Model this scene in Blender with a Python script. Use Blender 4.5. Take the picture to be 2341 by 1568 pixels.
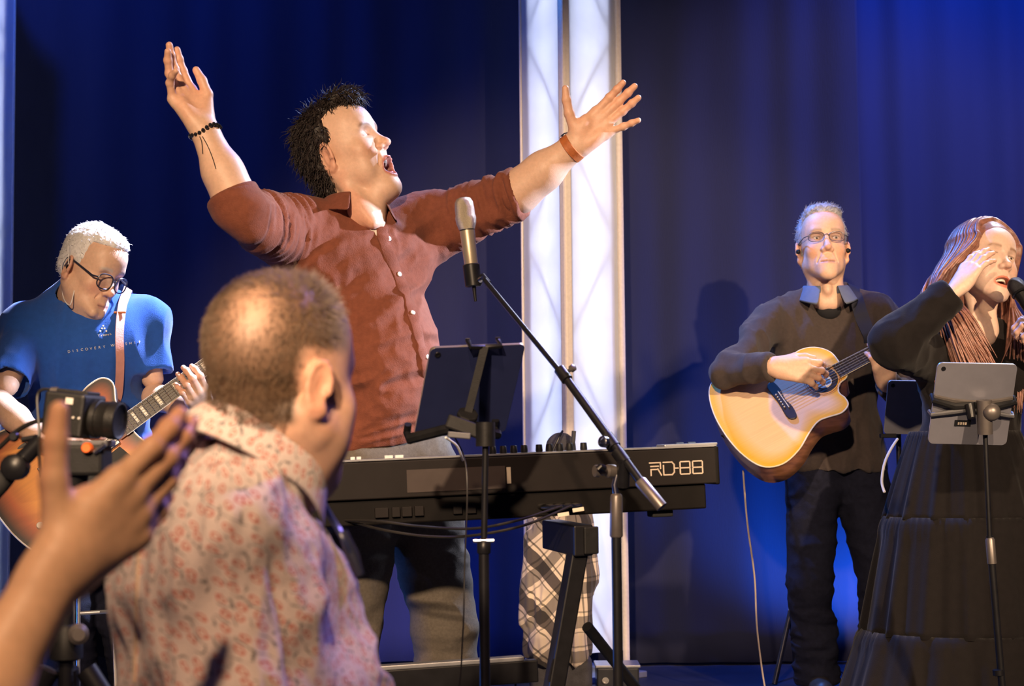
import bpy, bmesh, math, random
import numpy as np
from mathutils import Vector, Matrix, noise as mnoise
from mathutils.bvhtree import BVHTree

for o in list(bpy.data.objects):
    bpy.data.objects.remove(o, do_unlink=True)
SC = bpy.context.scene
COL = SC.collection
rnd = random.Random(7)

# ------------------------------------------------------------------ camera
IMW, IMH, FPX = 2341.0, 1568.0, 3700.0
CAM = Vector((0.0, 0.0, 0.85))          # z = 0 is the stage floor
PITCH, ROLL = math.radians(3.88), math.radians(-0.55)
RCAM = Matrix.Rotation(math.pi / 2 + PITCH, 3, 'X') @ Matrix.Rotation(ROLL, 3, 'Z')
cd = bpy.data.cameras.new('camera')
cd.sensor_width = 36.0
cd.lens = 36.0 * FPX / IMW
cd.clip_start = 0.05
cd.dof.use_dof = True
cd.dof.focus_distance = 4.5
cd.dof.aperture_fstop = 5.6
cam = bpy.data.objects.new('camera', cd)
COL.objects.link(cam)
cam.matrix_world = Matrix.Translation(CAM) @ RCAM.to_4x4()
SC.camera = cam


def P(px, py, d):
    """a pixel of the photograph at depth d (metres along +y)"""
    v = RCAM @ Vector(((px - IMW / 2) / FPX, -(py - IMH / 2) / FPX, -1.0))
    return CAM + v * (d / v.y)


# ------------------------------------------------------------------ world, lights, exposure
w = bpy.data.worlds.new('world')
SC.world = w
w.use_nodes = True
w.node_tree.nodes['Background'].inputs[0].default_value = (0.10, 0.11, 0.30, 1)
w.node_tree.nodes['Background'].inputs[1].default_value = 0.10
SC.view_settings.view_transform = 'Standard'
SC.view_settings.look = 'None'
SC.view_settings.gamma = 1.0
SC.view_settings.use_curve_mapping = False
SC.view_settings.exposure = 0.0


def spot(name, loc, aim, power, color, size=40, blend=0.6, radius=0.12):
    l = bpy.data.lights.new(name, 'SPOT')
    l.energy = power
    l.color = color
    l.spot_size = math.radians(size)
    l.spot_blend = blend
    l.shadow_soft_size = radius
    o = bpy.data.objects.new(name, l)
    COL.objects.link(o)
    o.location = loc
    o.rotation_euler = (Vector(aim) - Vector(loc)).to_track_quat('-Z', 'Y').to_euler()
    return o


WARM = (1.0, 0.70, 0.44)
COOL = (0.72, 0.78, 1.0)
BLUE = (0.02, 0.12, 1.0)
# front of house wash, one bar on each side of the hall
spot('front_wash_lamp_left', (-1.0, -3.0, 3.3), (-0.08, 4.2, 1.15), 2600, WARM, 23, 0.45, 0.10)
spot('house_lamp', (-0.15, -2.2, 4.7), (-0.35, 1.9, 0.75), 1150, (1.0, 0.63, 0.37), 34, 0.6, 0.12)
spot('front_wash_lamp_right', (3.3, -2.2, 3.3), (1.75, 5.1, 1.1), 2900, WARM, 30, 0.5, 0.08)
# back truss
spot('back_lamp_centre', (1.9, 5.9, 3.7), (0.0, 4.15, 1.40), 900, COOL, 34, 0.4, 0.06)
spot('side_lamp', (3.7, 4.40, 2.05), (-0.1, 4.2, 1.30), 2300, COOL, 13, 0.4, 0.06)
spot('back_lamp_left', (0.15, 5.5, 3.7), (-1.22, 4.8, 1.3), 2900, COOL, 24, 0.5, 0.06)
spot('back_lamp_right', (2.7, 6.1, 3.6), (1.55, 4.85, 1.4), 400, COOL, 36, 0.5, 0.06)
spot('blue_back_lamp', (-0.2, 6.0, 3.9), (1.1, 5.3, 1.3), 900, (0.05, 0.25, 1.0), 40, 0.6, 0.08)
spot('blue_back_lamp_far', (0.6, 6.05, 3.9), (-1.2, 4.7, 1.1), 700, (0.05, 0.22, 1.0), 44, 0.6, 0.08)
# purple wash from the stage towards the hall
spot('purple_wash_lamp', (1.6, 4.4, 3.6), (-0.3, 1.9, 0.7), 480, (0.36, 0.26, 1.0), 50, 0.6, 0.15)
# blue light on the drapes
spot('drape_lamp_left', (-2.1, 5.2, 4.6), (-1.5, 6.6, 2.5), 420, BLUE, 80, 1.0, 0.1)
spot('drape_lamp_right', (2.3, 5.9, 4.6), (2.0, 7.0, 1.9), 1700, BLUE, 70, 0.9, 0.1)
spot('floor_lamp_beam_left', (-0.75, 5.75, 0.12), (-0.62, 6.6, 0.45), 70, BLUE, 110, 0.9, 0.05)
spot('floor_lamp_beam_right', (1.30, 6.05, 0.12), (1.26, 6.5, 0.65), 150, (0.03, 0.22, 1.0), 110, 0.9, 0.05)
spot('floor_lamp_beam_far_left', (-2.3, 5.0, 0.25), (-1.1, 4.4, 0.45), 70, (0.04, 0.22, 1.0), 60, 0.9, 0.05)

# ------------------------------------------------------------------ object helpers
WLOC = {}


def reg(o, loc):
    WLOC[o.name] = Vector(loc)
    return o


def tag(o, label, cat, group=None, kind=None):
    if label:
        o['label'] = label
    if cat:
        o['category'] = cat
    if group:
        o['group'] = group
    if kind:
        o['kind'] = kind
    return o


def thing(name, label, cat, loc, group=None):
    o = bpy.data.objects.new(name, None)
    COL.objects.link(o)
    o.location = loc
    o.empty_display_size = 0.1
    reg(o, loc)
    return tag(o, label, cat, group)


def finish(name, me, mats, parent=None, loc=None, smooth=True, bevel=0.0, label=None):
    if not isinstance(mats, (list, tuple)):
        mats = [mats]
    for m in mats:
        me.materials.append(m)
    o = bpy.data.objects.new(name, me)
    COL.objects.link(o)
    if parent is not None:
        o.parent = parent
        reg(o, WLOC[parent.name])
    else:
        o.location = loc if loc is not None else (0, 0, 0)
        reg(o, o.location)
    if smooth:
        me.polygons.foreach_set('use_smooth', np.ones(len(me.polygons), dtype=bool))
    if bevel:
        b = o.modifiers.new('bevel', 'BEVEL')
        b.width = bevel
        b.segments = 2
        b.limit_method = 'ANGLE'
        b.angle_limit = math.radians(40)
    if label:
        o['label'] = label
    return o


def mk_np(name, V, Fq, mats, parent=None, loc=None, col=None, uv=None, midx=None, smooth=True):
    """numpy quads -> one mesh object; V in world space"""
    V = np.asarray(V, dtype=np.float64)
    org = np.array(WLOC[parent.name] if parent is not None else (loc if loc is not None else (0, 0, 0)))
    me = bpy.data.meshes.new(name)
    n, f = len(V), len(Fq)
    me.vertices.add(n)
    me.vertices.foreach_set('co', (V - org).astype(np.float32).ravel())
    k = Fq.shape[1]
    me.loops.add(f * k)
    me.loops.foreach_set('vertex_index', Fq.astype(np.int32).ravel())
    me.polygons.add(f)
    me.polygons.foreach_set('loop_start', np.arange(0, f * k, k, dtype=np.int32))
    if midx is not None:
        me.polygons.foreach_set('material_index', midx.astype(np.int32))
    me.update(calc_edges=True)
    me.validate()
    if col is not None:
        a = me.color_attributes.new('col', 'FLOAT_COLOR', 'POINT')
        c4 = np.ones((n, 4), dtype=np.float32)
        c4[:, :3] = col
        a.data.foreach_set('color', c4.ravel())
    if uv is not None:
        a = me.attributes.new('uvw', 'FLOAT_VECTOR', 'POINT')
        u3 = np.zeros((n, 3), dtype=np.float32)
        u3[:, :uv.shape[1]] = uv
        a.data.foreach_set('vector', u3.ravel())
    return finish(name, me, mats, parent, loc, smooth)


class MB:
    """collects world-space shapes into one mesh"""

    def __init__(s):
        s.v, s.f, s.m = [], [], []

    def add(s, V, F, mi=0):
        b = len(s.v)
        s.v += [tuple(v) for v in V]
        s.f += [tuple(i + b for i in f) for f in F]
        s.m += [mi] * len(F)
        return s

    def box(s, c, size, R=None, mi=0):
        c = Vector(c)
        R = R or Matrix.Identity(3)
        V = []
        for x in (-.5, .5):
            for y in (-.5, .5):
                for z in (-.5, .5):
                    V.append(c + R @ Vector((x * size[0], y * size[1], z * size[2])))
        F = [(0, 1, 3, 2), (4, 6, 7, 5), (0, 4, 5, 1), (2, 3, 7, 6), (0, 2, 6, 4), (1, 5, 7, 3)]
        return s.add(V, F, mi)

    def tube(s, pts, r, n=10, cap=True, mi=0):
        pts = [Vector(p) for p in pts]
        rs = r if isinstance(r, (list, tuple)) else [r] * len(pts)
        V, F = [], []
        up = None
        for i, p in enumerate(pts):
            a = pts[max(i - 1, 0)]
            b = pts[min(i + 1, len(pts) - 1)]
            t = (b - a).normalized() if (b - a).length > 1e-9 else Vector((0, 0, 1))
            if up is None:
                up = t.orthogonal().normalized()
            up = (up - t * up.dot(t))
            up = up.normalized() if up.length > 1e-6 else t.orthogonal().normalized()
            sd = t.cross(up)
            for k in range(n):
                an = 2 * math.pi * k / n
                V.append(p + (up * math.cos(an) + sd * math.sin(an)) * rs[i])
        for i in range(len(pts) - 1):
            for k in range(n):
                k2 = (k + 1) % n
                F.append((i * n + k, i * n + k2, (i + 1) * n + k2, (i + 1) * n + k))
        if cap:
            F.append(tuple(reversed(range(n))))
            F.append(tuple(range((len(pts) - 1) * n, len(pts) * n)))
        return s.add(V, F, mi)

    def lathe(s, a, axis, prof, n=20, mi=0):
        """prof: list of (distance along axis, radius)"""
        a, axis = Vector(a), Vector(axis).normalized()
        return s.tube_prof(a, axis, prof, n, mi)

    def tube_prof(s, a, axis, prof, n, mi):
        up = axis.orthogonal().normalized()
        sd = axis.cross(up)
        V, F = [], []
        for (t, r) in prof:
            for k in range(n):
                an = 2 * math.pi * k / n
                V.append(a + axis * t + (up * math.cos(an) + sd * math.sin(an)) * r)
        for i in range(len(prof) - 1):
            for k in range(n):
                k2 = (k + 1) % n
                F.append((i * n + k, i * n + k2, (i + 1) * n + k2, (i + 1) * n + k))
        F.append(tuple(reversed(range(n))))
        F.append(tuple(range((len(prof) - 1) * n, len(prof) * n)))
        return s.add(V, F, mi)

    def prism(s, poly, o, ux, uy, un, t0, t1, mi=0, mside=None):
        """polygon (2D, counter-clockwise about un) extruded from t0 to t1 along un"""
        o, ux, uy, un = Vector(o), Vector(ux), Vector(uy), Vector(un)
        n = len(poly)
        V = [o + ux * p[0] + uy * p[1] + un * t0 for p in poly] + \
            [o + ux * p[0] + uy * p[1] + un * t1 for p in poly]
        s.add(V, [tuple(reversed(range(n))), tuple(range(n, 2 * n))], mi)
        b = len(s.v) - 2 * n
        for i in range(n):
            j = (i + 1) % n
            s.f.append((b + i, b + j, b + n + j, b + n + i))
            s.m.append(mi if mside is None else mside)
        return s

    def build(s, name, mats, parent=None, loc=None, bevel=0.0, smooth=False, label=None, auto=True):
        org = WLOC[parent.name] if parent is not None else Vector(loc if loc is not None else (0, 0, 0))
        me = bpy.data.meshes.new(name)
        me.from_pydata([tuple(Vector(v) - org) for v in s.v], [], s.f)
        me.polygons.foreach_set('material_index', np.array(s.m, dtype=np.int32))
        me.update()
        o = finish(name, me, mats, parent, loc, smooth, bevel, label)
        if smooth and auto:
            me.set_sharp_from_angle(angle=math.radians(42))
        return o


def catmull(pts, n=8, closed=False):
    pts = [np.array(p, dtype=float) for p in pts]
    out = []
    m = len(pts)
    rng = range(m) if closed else range(m - 1)
    for i in rng:
        p0 = pts[(i - 1) % m] if closed else pts[max(i - 1, 0)]
        p1, p2 = pts[i], pts[(i + 1) % m]
        p3 = pts[(i + 2) % m] if closed else pts[min(i + 2, m - 1)]
        for k in range(n):
            t = k / n
            out.append(0.5 * ((2 * p1) + (-p0 + p2) * t + (2 * p0 - 5 * p1 + 4 * p2 - p3) * t * t
                              + (-p0 + 3 * p1 - 3 * p2 + p3) * t ** 3))
    if not closed:
        out.append(pts[-1])
    return [tuple(o) for o in out]


def cable(name, pts, r, m, label=None, cat=None, parent=None, n=7, sub=8, group=None):
    pp = catmull([tuple(p) for p in pts], sub)
    loc = pts[0]
    o = MB().tube(pp, r, n).build(name, m, parent, None if parent else loc, smooth=True)
    if label:
        tag(o, label, cat, group)
    return o


def frame(fwd, up):
    f = Vector(fwd).normalized()
    r = f.cross(Vector(up)).normalized()
    u = r.cross(f)
    return Matrix((r, f, u)).transposed()      # columns: right, forward, up


# ------------------------------------------------------------------ materials
def nd(nt, typ, **kw):
    n = nt.nodes.new(typ)
    for k, v in kw.items():
        setattr(n, k, v)
    return n


def mat(name, color, rough=0.5, metal=0.0, var=0.12, vscale=30.0, bump=0.0, bscale=200.0,
        spec=0.5, sheen=0.0, attr=None, stretch=None, trans=0.0, coat=0.0):
    m = bpy.data.materials.new(name)
    m.use_nodes = True
    nt = m.node_tree
    b = nt.nodes['Principled BSDF']
    tc = nd(nt, 'ShaderNodeTexCoord')
    mp = nd(nt, 'ShaderNodeMapping')
    nt.links.new(tc.outputs['Object'], mp.inputs[0])
    if stretch:
        mp.inputs['Scale'].default_value = stretch
    nz = nd(nt, 'ShaderNodeTexNoise')
    nz.inputs['Scale'].default_value = vscale
    nz.inputs['Detail'].default_value = 4
    nt.links.new(mp.outputs[0], nz.inputs['Vector'])
    mr = nd(nt, 'ShaderNodeMapRange')
    mr.inputs['From Min'].default_value = 0.3
    mr.inputs['From Max'].default_value = 0.7
    mr.inputs['To Min'].default_value = 1 - var
    mr.inputs['To Max'].default_value = 1 + var
    nt.links.new(nz.outputs[0], mr.inputs[0])
    mx = nd(nt, 'ShaderNodeVectorMath', operation='SCALE')
    if attr:
        at = nd(nt, 'ShaderNodeAttribute', attribute_name=attr)
        nt.links.new(at.outputs['Color'], mx.inputs[0])
    else:
        mx.inputs[0].default_value = color[:3]
    nt.links.new(mr.outputs[0], mx.inputs['Scale'])
    nt.links.new(mx.outputs[0], b.inputs['Base Color'])
    b.inputs['Roughness'].default_value = rough
    b.inputs['Metallic'].default_value = metal
    b.inputs['Specular IOR Level'].default_value = spec
    b.inputs['Sheen Weight'].default_value = sheen
    b.inputs['Transmission Weight'].default_value = trans
    b.inputs['Coat Weight'].default_value = coat
    if bump:
        n2 = nd(nt, 'ShaderNodeTexNoise')
        n2.inputs['Scale'].default_value = bscale
        n2.inputs['Detail'].default_value = 3
        nt.links.new(mp.outputs[0], n2.inputs['Vector'])
        bp = nd(nt, 'ShaderNodeBump')
        bp.inputs['Strength'].default_value = bump
        bp.inputs['Distance'].default_value = 0.004
        nt.links.new(n2.outputs[0], bp.inputs['Height'])
        nt.links.new(bp.outputs[0], b.inputs['Normal'])
    return m


# ------------------------------------------------------------------ noise
def _hash(i, j, k):
    n = (i.astype(np.int64) * 73856093) ^ (j.astype(np.int64) * 19349663) ^ (k.astype(np.int64) * 83492791)
    n = (n ^ (n >> 13)) * 1274126177
    return ((n ^ (n >> 16)) & 0xFFFF).astype(np.float64) / 65535.0


def vnoise(Q):
    i = np.floor(Q)
    f = Q - i
    i = i.astype(np.int64)
    f = f * f * (3 - 2 * f)
    r = 0
    for a in (0, 1):
        for b in (0, 1):
            for c in (0, 1):
                wgt = (f[:, 0] if a else 1 - f[:, 0]) * (f[:, 1] if b else 1 - f[:, 1]) * (f[:, 2] if c else 1 - f[:, 2])
                r = r + wgt * _hash(i[:, 0] + a, i[:, 1] + b, i[:, 2] + c)
    return r


def fbm(Q, oct=3):
    r, a, t = 0, 0.5, 0
    for o in range(oct):
        r = r + a * vnoise(Q * (2 ** o) + 17.3 * o)
        t += a
        a *= 0.5
    return r / t


def ridge(Q, oct=2):
    """sharp-topped folds, 0..1"""
    return 1 - np.abs(2 * fbm(Q, oct) - 1) * 2.2


# ------------------------------------------------------------------ implicit surfaces
def smin(a, b, k):
    if k <= 0:
        return np.minimum(a, b)
    h = np.clip(0.5 + 0.5 * (b - a) / k, 0, 1)
    return b + (a - b) * h - k * h * (1 - h)


class Field:
    def __init__(s, lo, hi, h):
        s.lo, s.h = np.array(lo, dtype=float), h
        n = np.ceil((np.array(hi, dtype=float) - s.lo) / h).astype(int) + 1
        s.ax = [(s.lo[i] + h * np.arange(n[i])) for i in range(3)]
        s.d = np.full(n, 0.09, dtype=np.float32)

    def region(s, lo, hi):
        sl, out = [], []
        for i in range(3):
            a = max(int((lo[i] - s.lo[i]) / s.h) - 1, 0)
            b = min(int((hi[i] - s.lo[i]) / s.h) + 3, len(s.ax[i]))
            if b <= a:
                return None, None
            sl.append(slice(a, b))
        X = s.ax[0][sl[0]][:, None, None]
        Y = s.ax[1][sl[1]][None, :, None]
        Z = s.ax[2][sl[2]][None, None, :]
        return tuple(sl), (X, Y, Z)

    def put(s, sl, v, k, sub):
        c = s.d[sl]
        s.d[sl] = (-smin(-c, v, k) if sub else smin(c, v, k)).astype(np.float32)

    def cap(s, a, b, r1, r2=None, k=0.01, sub=False, flat=None):
        """tapered capsule; flat=(direction, factor) squashes it along a direction"""
        r2 = r1 if r2 is None else r2
        a, b = np.array(a, dtype=float), np.array(b, dtype=float)
        m = max(r1, r2) + k + 3 * s.h
        sl, g = s.region(np.minimum(a, b) - m, np.maximum(a, b) + m)
        if sl is None:
            return s
        q = [g[i] - a[i] for i in range(3)]
        ba = b - a
        sc = 1.0
        if flat is not None:
            dr, fc = np.array(flat[0], dtype=float), flat[1]
            dr = dr / np.linalg.norm(dr)
            dt = (q[0] * dr[0] + q[1] * dr[1] + q[2] * dr[2]) * (1 / fc - 1)
            q = [q[i] + dr[i] * dt for i in range(3)]
            ba = ba + dr * (ba @ dr) * (1 / fc - 1)
            sc = (1 + fc) / 2
        h = np.clip((q[0] * ba[0] + q[1] * ba[1] + q[2] * ba[2]) / max(ba @ ba, 1e-12), 0, 1)
        v = np.sqrt((q[0] - ba[0] * h) ** 2 + (q[1] - ba[1] * h) ** 2 + (q[2] - ba[2] * h) ** 2) - (r1 + (r2 - r1) * h)
        s.put(sl, v * sc, k, sub)
        return s

    def ell(s, c, r, R=None, k=0.01, sub=False):
        c, r = np.array(c, dtype=float), np.array(r, dtype=float) * np.ones(3)
        m = r.max() + k + 3 * s.h
        sl, g = s.region(c - m, c + m)
        if sl is None:
            return s
        q = [g[i] - c[i] for i in range(3)]
        if R is not None:
            R = np.array(R)
            q = [R[0, i] * q[0] + R[1, i] * q[1] + R[2, i] * q[2] for i in range(3)]
        k0 = np.sqrt((q[0] / r[0]) ** 2 + (q[1] / r[1]) ** 2 + (q[2] / r[2]) ** 2)
        k1 = np.sqrt((q[0] / r[0] ** 2) ** 2 + (q[1] / r[1] ** 2) ** 2 + (q[2] / r[2] ** 2) ** 2)
        v = np.where(k1 > 1e-6, k0 * (k0 - 1) / np.maximum(k1, 1e-6), -r.min())
        s.put(sl, v, k, sub)
        return s

    def box(s, c, hs, R=None, rad=0.005, k=0.005, sub=False):
        c, hs = np.array(c, dtype=float), np.array(hs, dtype=float)
        m = np.linalg.norm(hs) + k + 3 * s.h
        sl, g = s.region(c - m, c + m)
        if sl is None:
            return s
        q = [g[i] - c[i] for i in range(3)]
        if R is not None:
            R = np.array(R)
            q = [R[0, i] * q[0] + R[1, i] * q[1] + R[2, i] * q[2] for i in range(3)]
        q = [np.abs(q[i]) - hs[i] + rad for i in range(3)]
        v = np.sqrt(sum(np.maximum(t, 0) ** 2 for t in q)) + np.minimum(np.maximum(np.maximum(q[0], q[1]), q[2]), 0) - rad
        s.put(sl, v, k, sub)
        return s

    def chain(s, pts, rs, k=0.01, sub=False, flat=None):
        for i in range(len(pts) - 1):
            s.cap(pts[i], pts[i + 1], rs[i], rs[i + 1], k, sub, flat)
        return s

    def plane_cut(s, p, n, k=0.005):
        """removes everything on the side n points to"""
        n = np.array(n, dtype=float) / np.linalg.norm(n)
        X, Y, Z = s.ax[0][:, None, None], s.ax[1][None, :, None], s.ax[2][None, None, :]
        v = -((X - p[0]) * n[0] + (Y - p[1]) * n[1] + (Z - p[2]) * n[2])
        s.d = (-smin(-s.d, v, k)).astype(np.float32)
        return s

    def mesh(s, smooth=2):
        d = s.d
        d[0], d[-1], d[:, 0], d[:, -1], d[:, :, 0], d[:, :, -1] = .05, .05, .05, .05, .05, .05
        ins = d < 0
        cnt = np.zeros(np.array(d.shape) - 1, dtype=np.int8)
        cs = [(a, b, c) for a in (0, 1) for b in (0, 1) for c in (0, 1)]
        n0, n1, n2 = cnt.shape
        for (a, b, c) in cs:
            cnt += ins[a:a + n0, b:b + n1, c:c + n2]
        act = (cnt > 0) & (cnt < 8)
        idx = np.argwhere(act)
        N = len(idx)
        if N == 0:
            return np.zeros((0, 3)), np.zeros((0, 4), dtype=int)
        vals = np.stack([d[idx[:, 0] + a, idx[:, 1] + b, idx[:, 2] + c] for (a, b, c) in cs], 1)
        pos, num = np.zeros((N, 3)), np.zeros(N)
        carr = np.array(cs, dtype=float)
        for i in range(8):
            for j in range(i + 1, 8):
                if np.abs(carr[i] - carr[j]).sum() != 1:
                    continue
                vi, vj = vals[:, i], vals[:, j]
                cr = (vi < 0) != (vj < 0)
                t = np.where(cr, vi / np.where(cr, vi - vj, 1), 0)
                pos += np.where(cr[:, None], carr[i] + (carr[j] - carr[i]) * t[:, None], 0)
                num += cr
        V = s.lo + (idx + pos / num[:, None]) * s.h
        ids = np.full(cnt.shape, -1, dtype=np.int32)
        ids[act] = np.arange(N)
        quads = []
        for ax in range(3):
            o1, o2 = (ax + 1) % 3, (ax + 2) % 3
            a = np.take(ins, range(0, d.shape[ax] - 1), ax)
            b = np.take(ins, range(1, d.shape[ax]), ax)
            e = np.argwhere(a != b)
            e = e[(e[:, o1] > 0) & (e[:, o2] > 0) & (e[:, o1] < cnt.shape[o1]) & (e[:, o2] < cnt.shape[o2])]
            sgn = a[e[:, 0], e[:, 1], e[:, 2]]
            q = []
            for (u, v) in ((-1, -1), (0, -1), (0, 0), (-1, 0)):
                c = e.copy()
                c[:, o1] += u
                c[:, o2] += v
                q.append(ids[c[:, 0], c[:, 1], c[:, 2]])
            q = np.stack(q, 1)
            q[~sgn] = q[~sgn][:, ::-1]
            quads.append(q)
        F = np.concatenate(quads)
        F = F[(F >= 0).all(1)]
        for _ in range(smooth):
            V = relax(V, F, 0.5)
        return V, F


def relax(V, F, w=0.5):
    acc, num = np.zeros_like(V), np.zeros(len(V))
    for i in range(4):
        a, b = F[:, i], F[:, (i + 1) % 4]
        for c in range(3):
            acc[:, c] += np.bincount(a, V[b, c], len(V)) + np.bincount(b, V[a, c], len(V))
        num += np.bincount(a, minlength=len(V)) + np.bincount(b, minlength=len(V))
    return V + (acc / np.maximum(num, 1)[:, None] - V) * w


def vnormals(V, F):
    n = np.cross(V[F[:, 2]] - V[F[:, 0]], V[F[:, 3]] - V[F[:, 1]])
    N = np.zeros_like(V)
    for i in range(4):
        for c in range(3):
            N[:, c] += np.bincount(F[:, i], n[:, c], len(V))
    return N / np.maximum(np.linalg.norm(N, axis=1), 1e-12)[:, None]


def xf(V, M, t):
    return V @ np.array(M).T + np.array(t)


def joinparts(parts):
    """[(V, F, col)] -> one"""
    Vs, Fs, Cs, b = [], [], [], 0
    for V, F, C in parts:
        Vs.append(V)
        Fs.append(F + b)
        Cs.append(np.broadcast_to(C, V.shape) if np.ndim(C) == 1 else C)
        b += len(V)
    return np.concatenate(Vs), np.concatenate(Fs), np.concatenate(Cs)


def bvh_of(o):
    me = o.data
    org = WLOC[o.name]
    return BVHTree.FromPolygons([v.co + org for v in me.vertices], [tuple(p.vertices) for p in me.polygons])


def hit(bvh, px, py):
    d = (P(px, py, 1.0) - CAM).normalized()
    loc, nor, i, t = bvh.ray_cast(CAM, d)
    if loc is None:
        loc, nor, i, t = bvh.find_nearest(P(px, py, 4.0))
    if nor.dot(d) > 0:
        nor = -nor
    return loc, nor


def strands(R, D, L, r0, seg=4, bend=None, jit=0.15, rng=None, wave=0.0, tip=0.15):
    """tapered three-sided hairs. R roots (N,3), D unit directions (N,3), L lengths (N,), bend = vector added per unit length"""
    rng = rng or np.random.default_rng(3)
    N = len(R)
    D = D + rng.normal(0, jit, (N, 3))
    D /= np.linalg.norm(D, axis=1)[:, None]
    L = np.broadcast_to(np.asarray(L, dtype=float), (N,))
    bend = np.zeros(3) if bend is None else np.asarray(bend, dtype=float)
    p, dcur = R.copy(), D.copy()
    sd = np.cross(D, rng.normal(0, 1, (N, 3)))
    sd /= np.maximum(np.linalg.norm(sd, axis=1)[:, None], 1e-9)
    ph = rng.uniform(0, 6.28, N)
    rings = []
    for i in range(seg + 1):
        t = i / seg
        up = np.cross(dcur, sd)
        rad = r0 * (1 - (1 - tip) * t ** 1.5)
        c = p + sd * (wave * np.sin(ph + t * 7))[:, None]
        rings.append(np.stack([c + (sd * math.cos(a) + up * math.sin(a)) * rad for a in (0, 2.094, 4.189)], 1))
        p = p + dcur * (L / seg)[:, None]
        dcur = dcur + bend * (L / seg)[:, None]
        dcur /= np.linalg.norm(dcur, axis=1)[:, None]
    A = np.stack(rings, 1)                      # N, seg+1, 3, 3
    V = A.reshape(-1, 3)
    base = (np.arange(N) * (seg + 1) * 3)[:, None]
    fs = []
    for i in range(seg):
        for k in range(3):
            k2 = (k + 1) % 3
            fs.append(np.concatenate([base + i * 3 + k, base + i * 3 + k2, base + (i + 1) * 3 + k2, base + (i + 1) * 3 + k], 1))
    return V, np.concatenate(fs)

# ------------------------------------------------------------------ the hall and the stage
M = {}
M['deck'] = mat('stage_deck_paint', (0.012, 0.013, 0.02), 0.55, var=0.35, vscale=6, bump=0.15, bscale=60)
M['carpet'] = mat('hall_carpet', (0.03, 0.028, 0.03), 0.95, var=0.3, vscale=60, bump=0.4, bscale=400)
M['wall'] = mat('hall_wall_paint', (0.012, 0.012, 0.02), 0.9, var=0.1, vscale=4)
M['drape'] = mat('navy_drape', (0.0185, 0.0205, 0.048), 0.92, var=0.14, vscale=3.0, bump=0.2, bscale=240, stretch=(1, 1, 0.15), spec=0.15)
M['black'] = mat('black_metal', (0.009, 0.009, 0.011), 0.36, 0.0, var=0.2, vscale=40, spec=0.3)
M['blackp'] = mat('black_plastic', (0.010, 0.010, 0.011), 0.5, 0.0, var=0.25, vscale=50, bump=0.1, bscale=500, spec=0.25)
M['gunmetal'] = mat('grey_tube', (0.17, 0.15, 0.14), 0.4, 0.6, var=0.12)
M['chrome'] = mat('chrome', (0.7, 0.68, 0.65), 0.2, 1.0, var=0.05)
M['steel'] = mat('brushed_aluminium', (0.42, 0.43, 0.46), 0.35, 0.7, var=0.08)
M['rubber'] = mat('rubber', (0.014, 0.014, 0.015), 0.8, var=0.2)
M['wirewhite'] = mat('white_cable_jacket', (0.72, 0.70, 0.68), 0.5, var=0.06)
M['wireblack'] = mat('black_cable_jacket', (0.02, 0.018, 0.017), 0.45, var=0.1)
M['hem'] = mat('canvas_hem', (0.62, 0.55, 0.48), 0.9, var=0.06, vscale=80, bump=0.2, bscale=300)


def fabric_lit(name):
    m = bpy.data.materials.new(name)
    m.use_nodes = True
    nt = m.node_tree
    nt.nodes.clear()
    out = nd(nt, 'ShaderNodeOutputMaterial')
    mixs = nd(nt, 'ShaderNodeMixShader')
    mixs.inputs[0].default_value = 0.6
    df, tr = nd(nt, 'ShaderNodeBsdfDiffuse'), nd(nt, 'ShaderNodeBsdfTranslucent')
    tc, nz = nd(nt, 'ShaderNodeTexCoord'), nd(nt, 'ShaderNodeTexNoise')
    nz.inputs['Scale'].default_value = 9
    nt.links.new(tc.outputs['Object'], nz.inputs['Vector'])
    cr = nd(nt, 'ShaderNodeValToRGB')
    cr.color_ramp.elements[0].color = (0.70, 0.72, 0.80, 1)
    cr.color_ramp.elements[1].color = (0.84, 0.85, 0.90, 1)
    nt.links.new(nz.outputs[0], cr.inputs[0])
    bp = nd(nt, 'ShaderNodeBump')
    bp.inputs['Strength'].default_value = 0.35
    bp.inputs['Distance'].default_value = 0.02
    nt.links.new(nz.outputs[0], bp.inputs['Height'])
    for s in (df, tr):
        nt.links.new(cr.outputs[0], s.inputs['Color'])
        nt.links.new(bp.outputs[0], s.inputs['Normal'])
    nt.links.new(df.outputs[0], mixs.inputs[1])
    nt.links.new(tr.outputs[0], mixs.inputs[2])
    nt.links.new(mixs.outputs[0], out.inputs[0])
    return m


M['scrim'] = fabric_lit('white_stretch_fabric')


def struct(name, mb, m, **k):
    o = mb.build(name, m, None, (0, 0, 0), **k)
    o['kind'] = 'structure'
    return o


struct('floor', MB().box((0, 2.5, -0.72), (14, 14, 0.1)), M['carpet'])
struct('wall_back', MB().box((0, 7.75, 1.6), (14, 0.1, 4.8)), M['wall'])
stage = struct('trim_1', MB().box((0, 5.32, -0.36), (10, 4.7, 0.62)), M['black'])
stage['label'] = 'low black stage platform under the band'
for i in range(8):
    for j in range(4):
        MB().box((-4.375 + i * 1.25, 3.55 + j * 1.18, -0.025), (1.244, 1.174, 0.05)).build(
            'deck_panel', M['deck'], stage, bevel=0.003)


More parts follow.
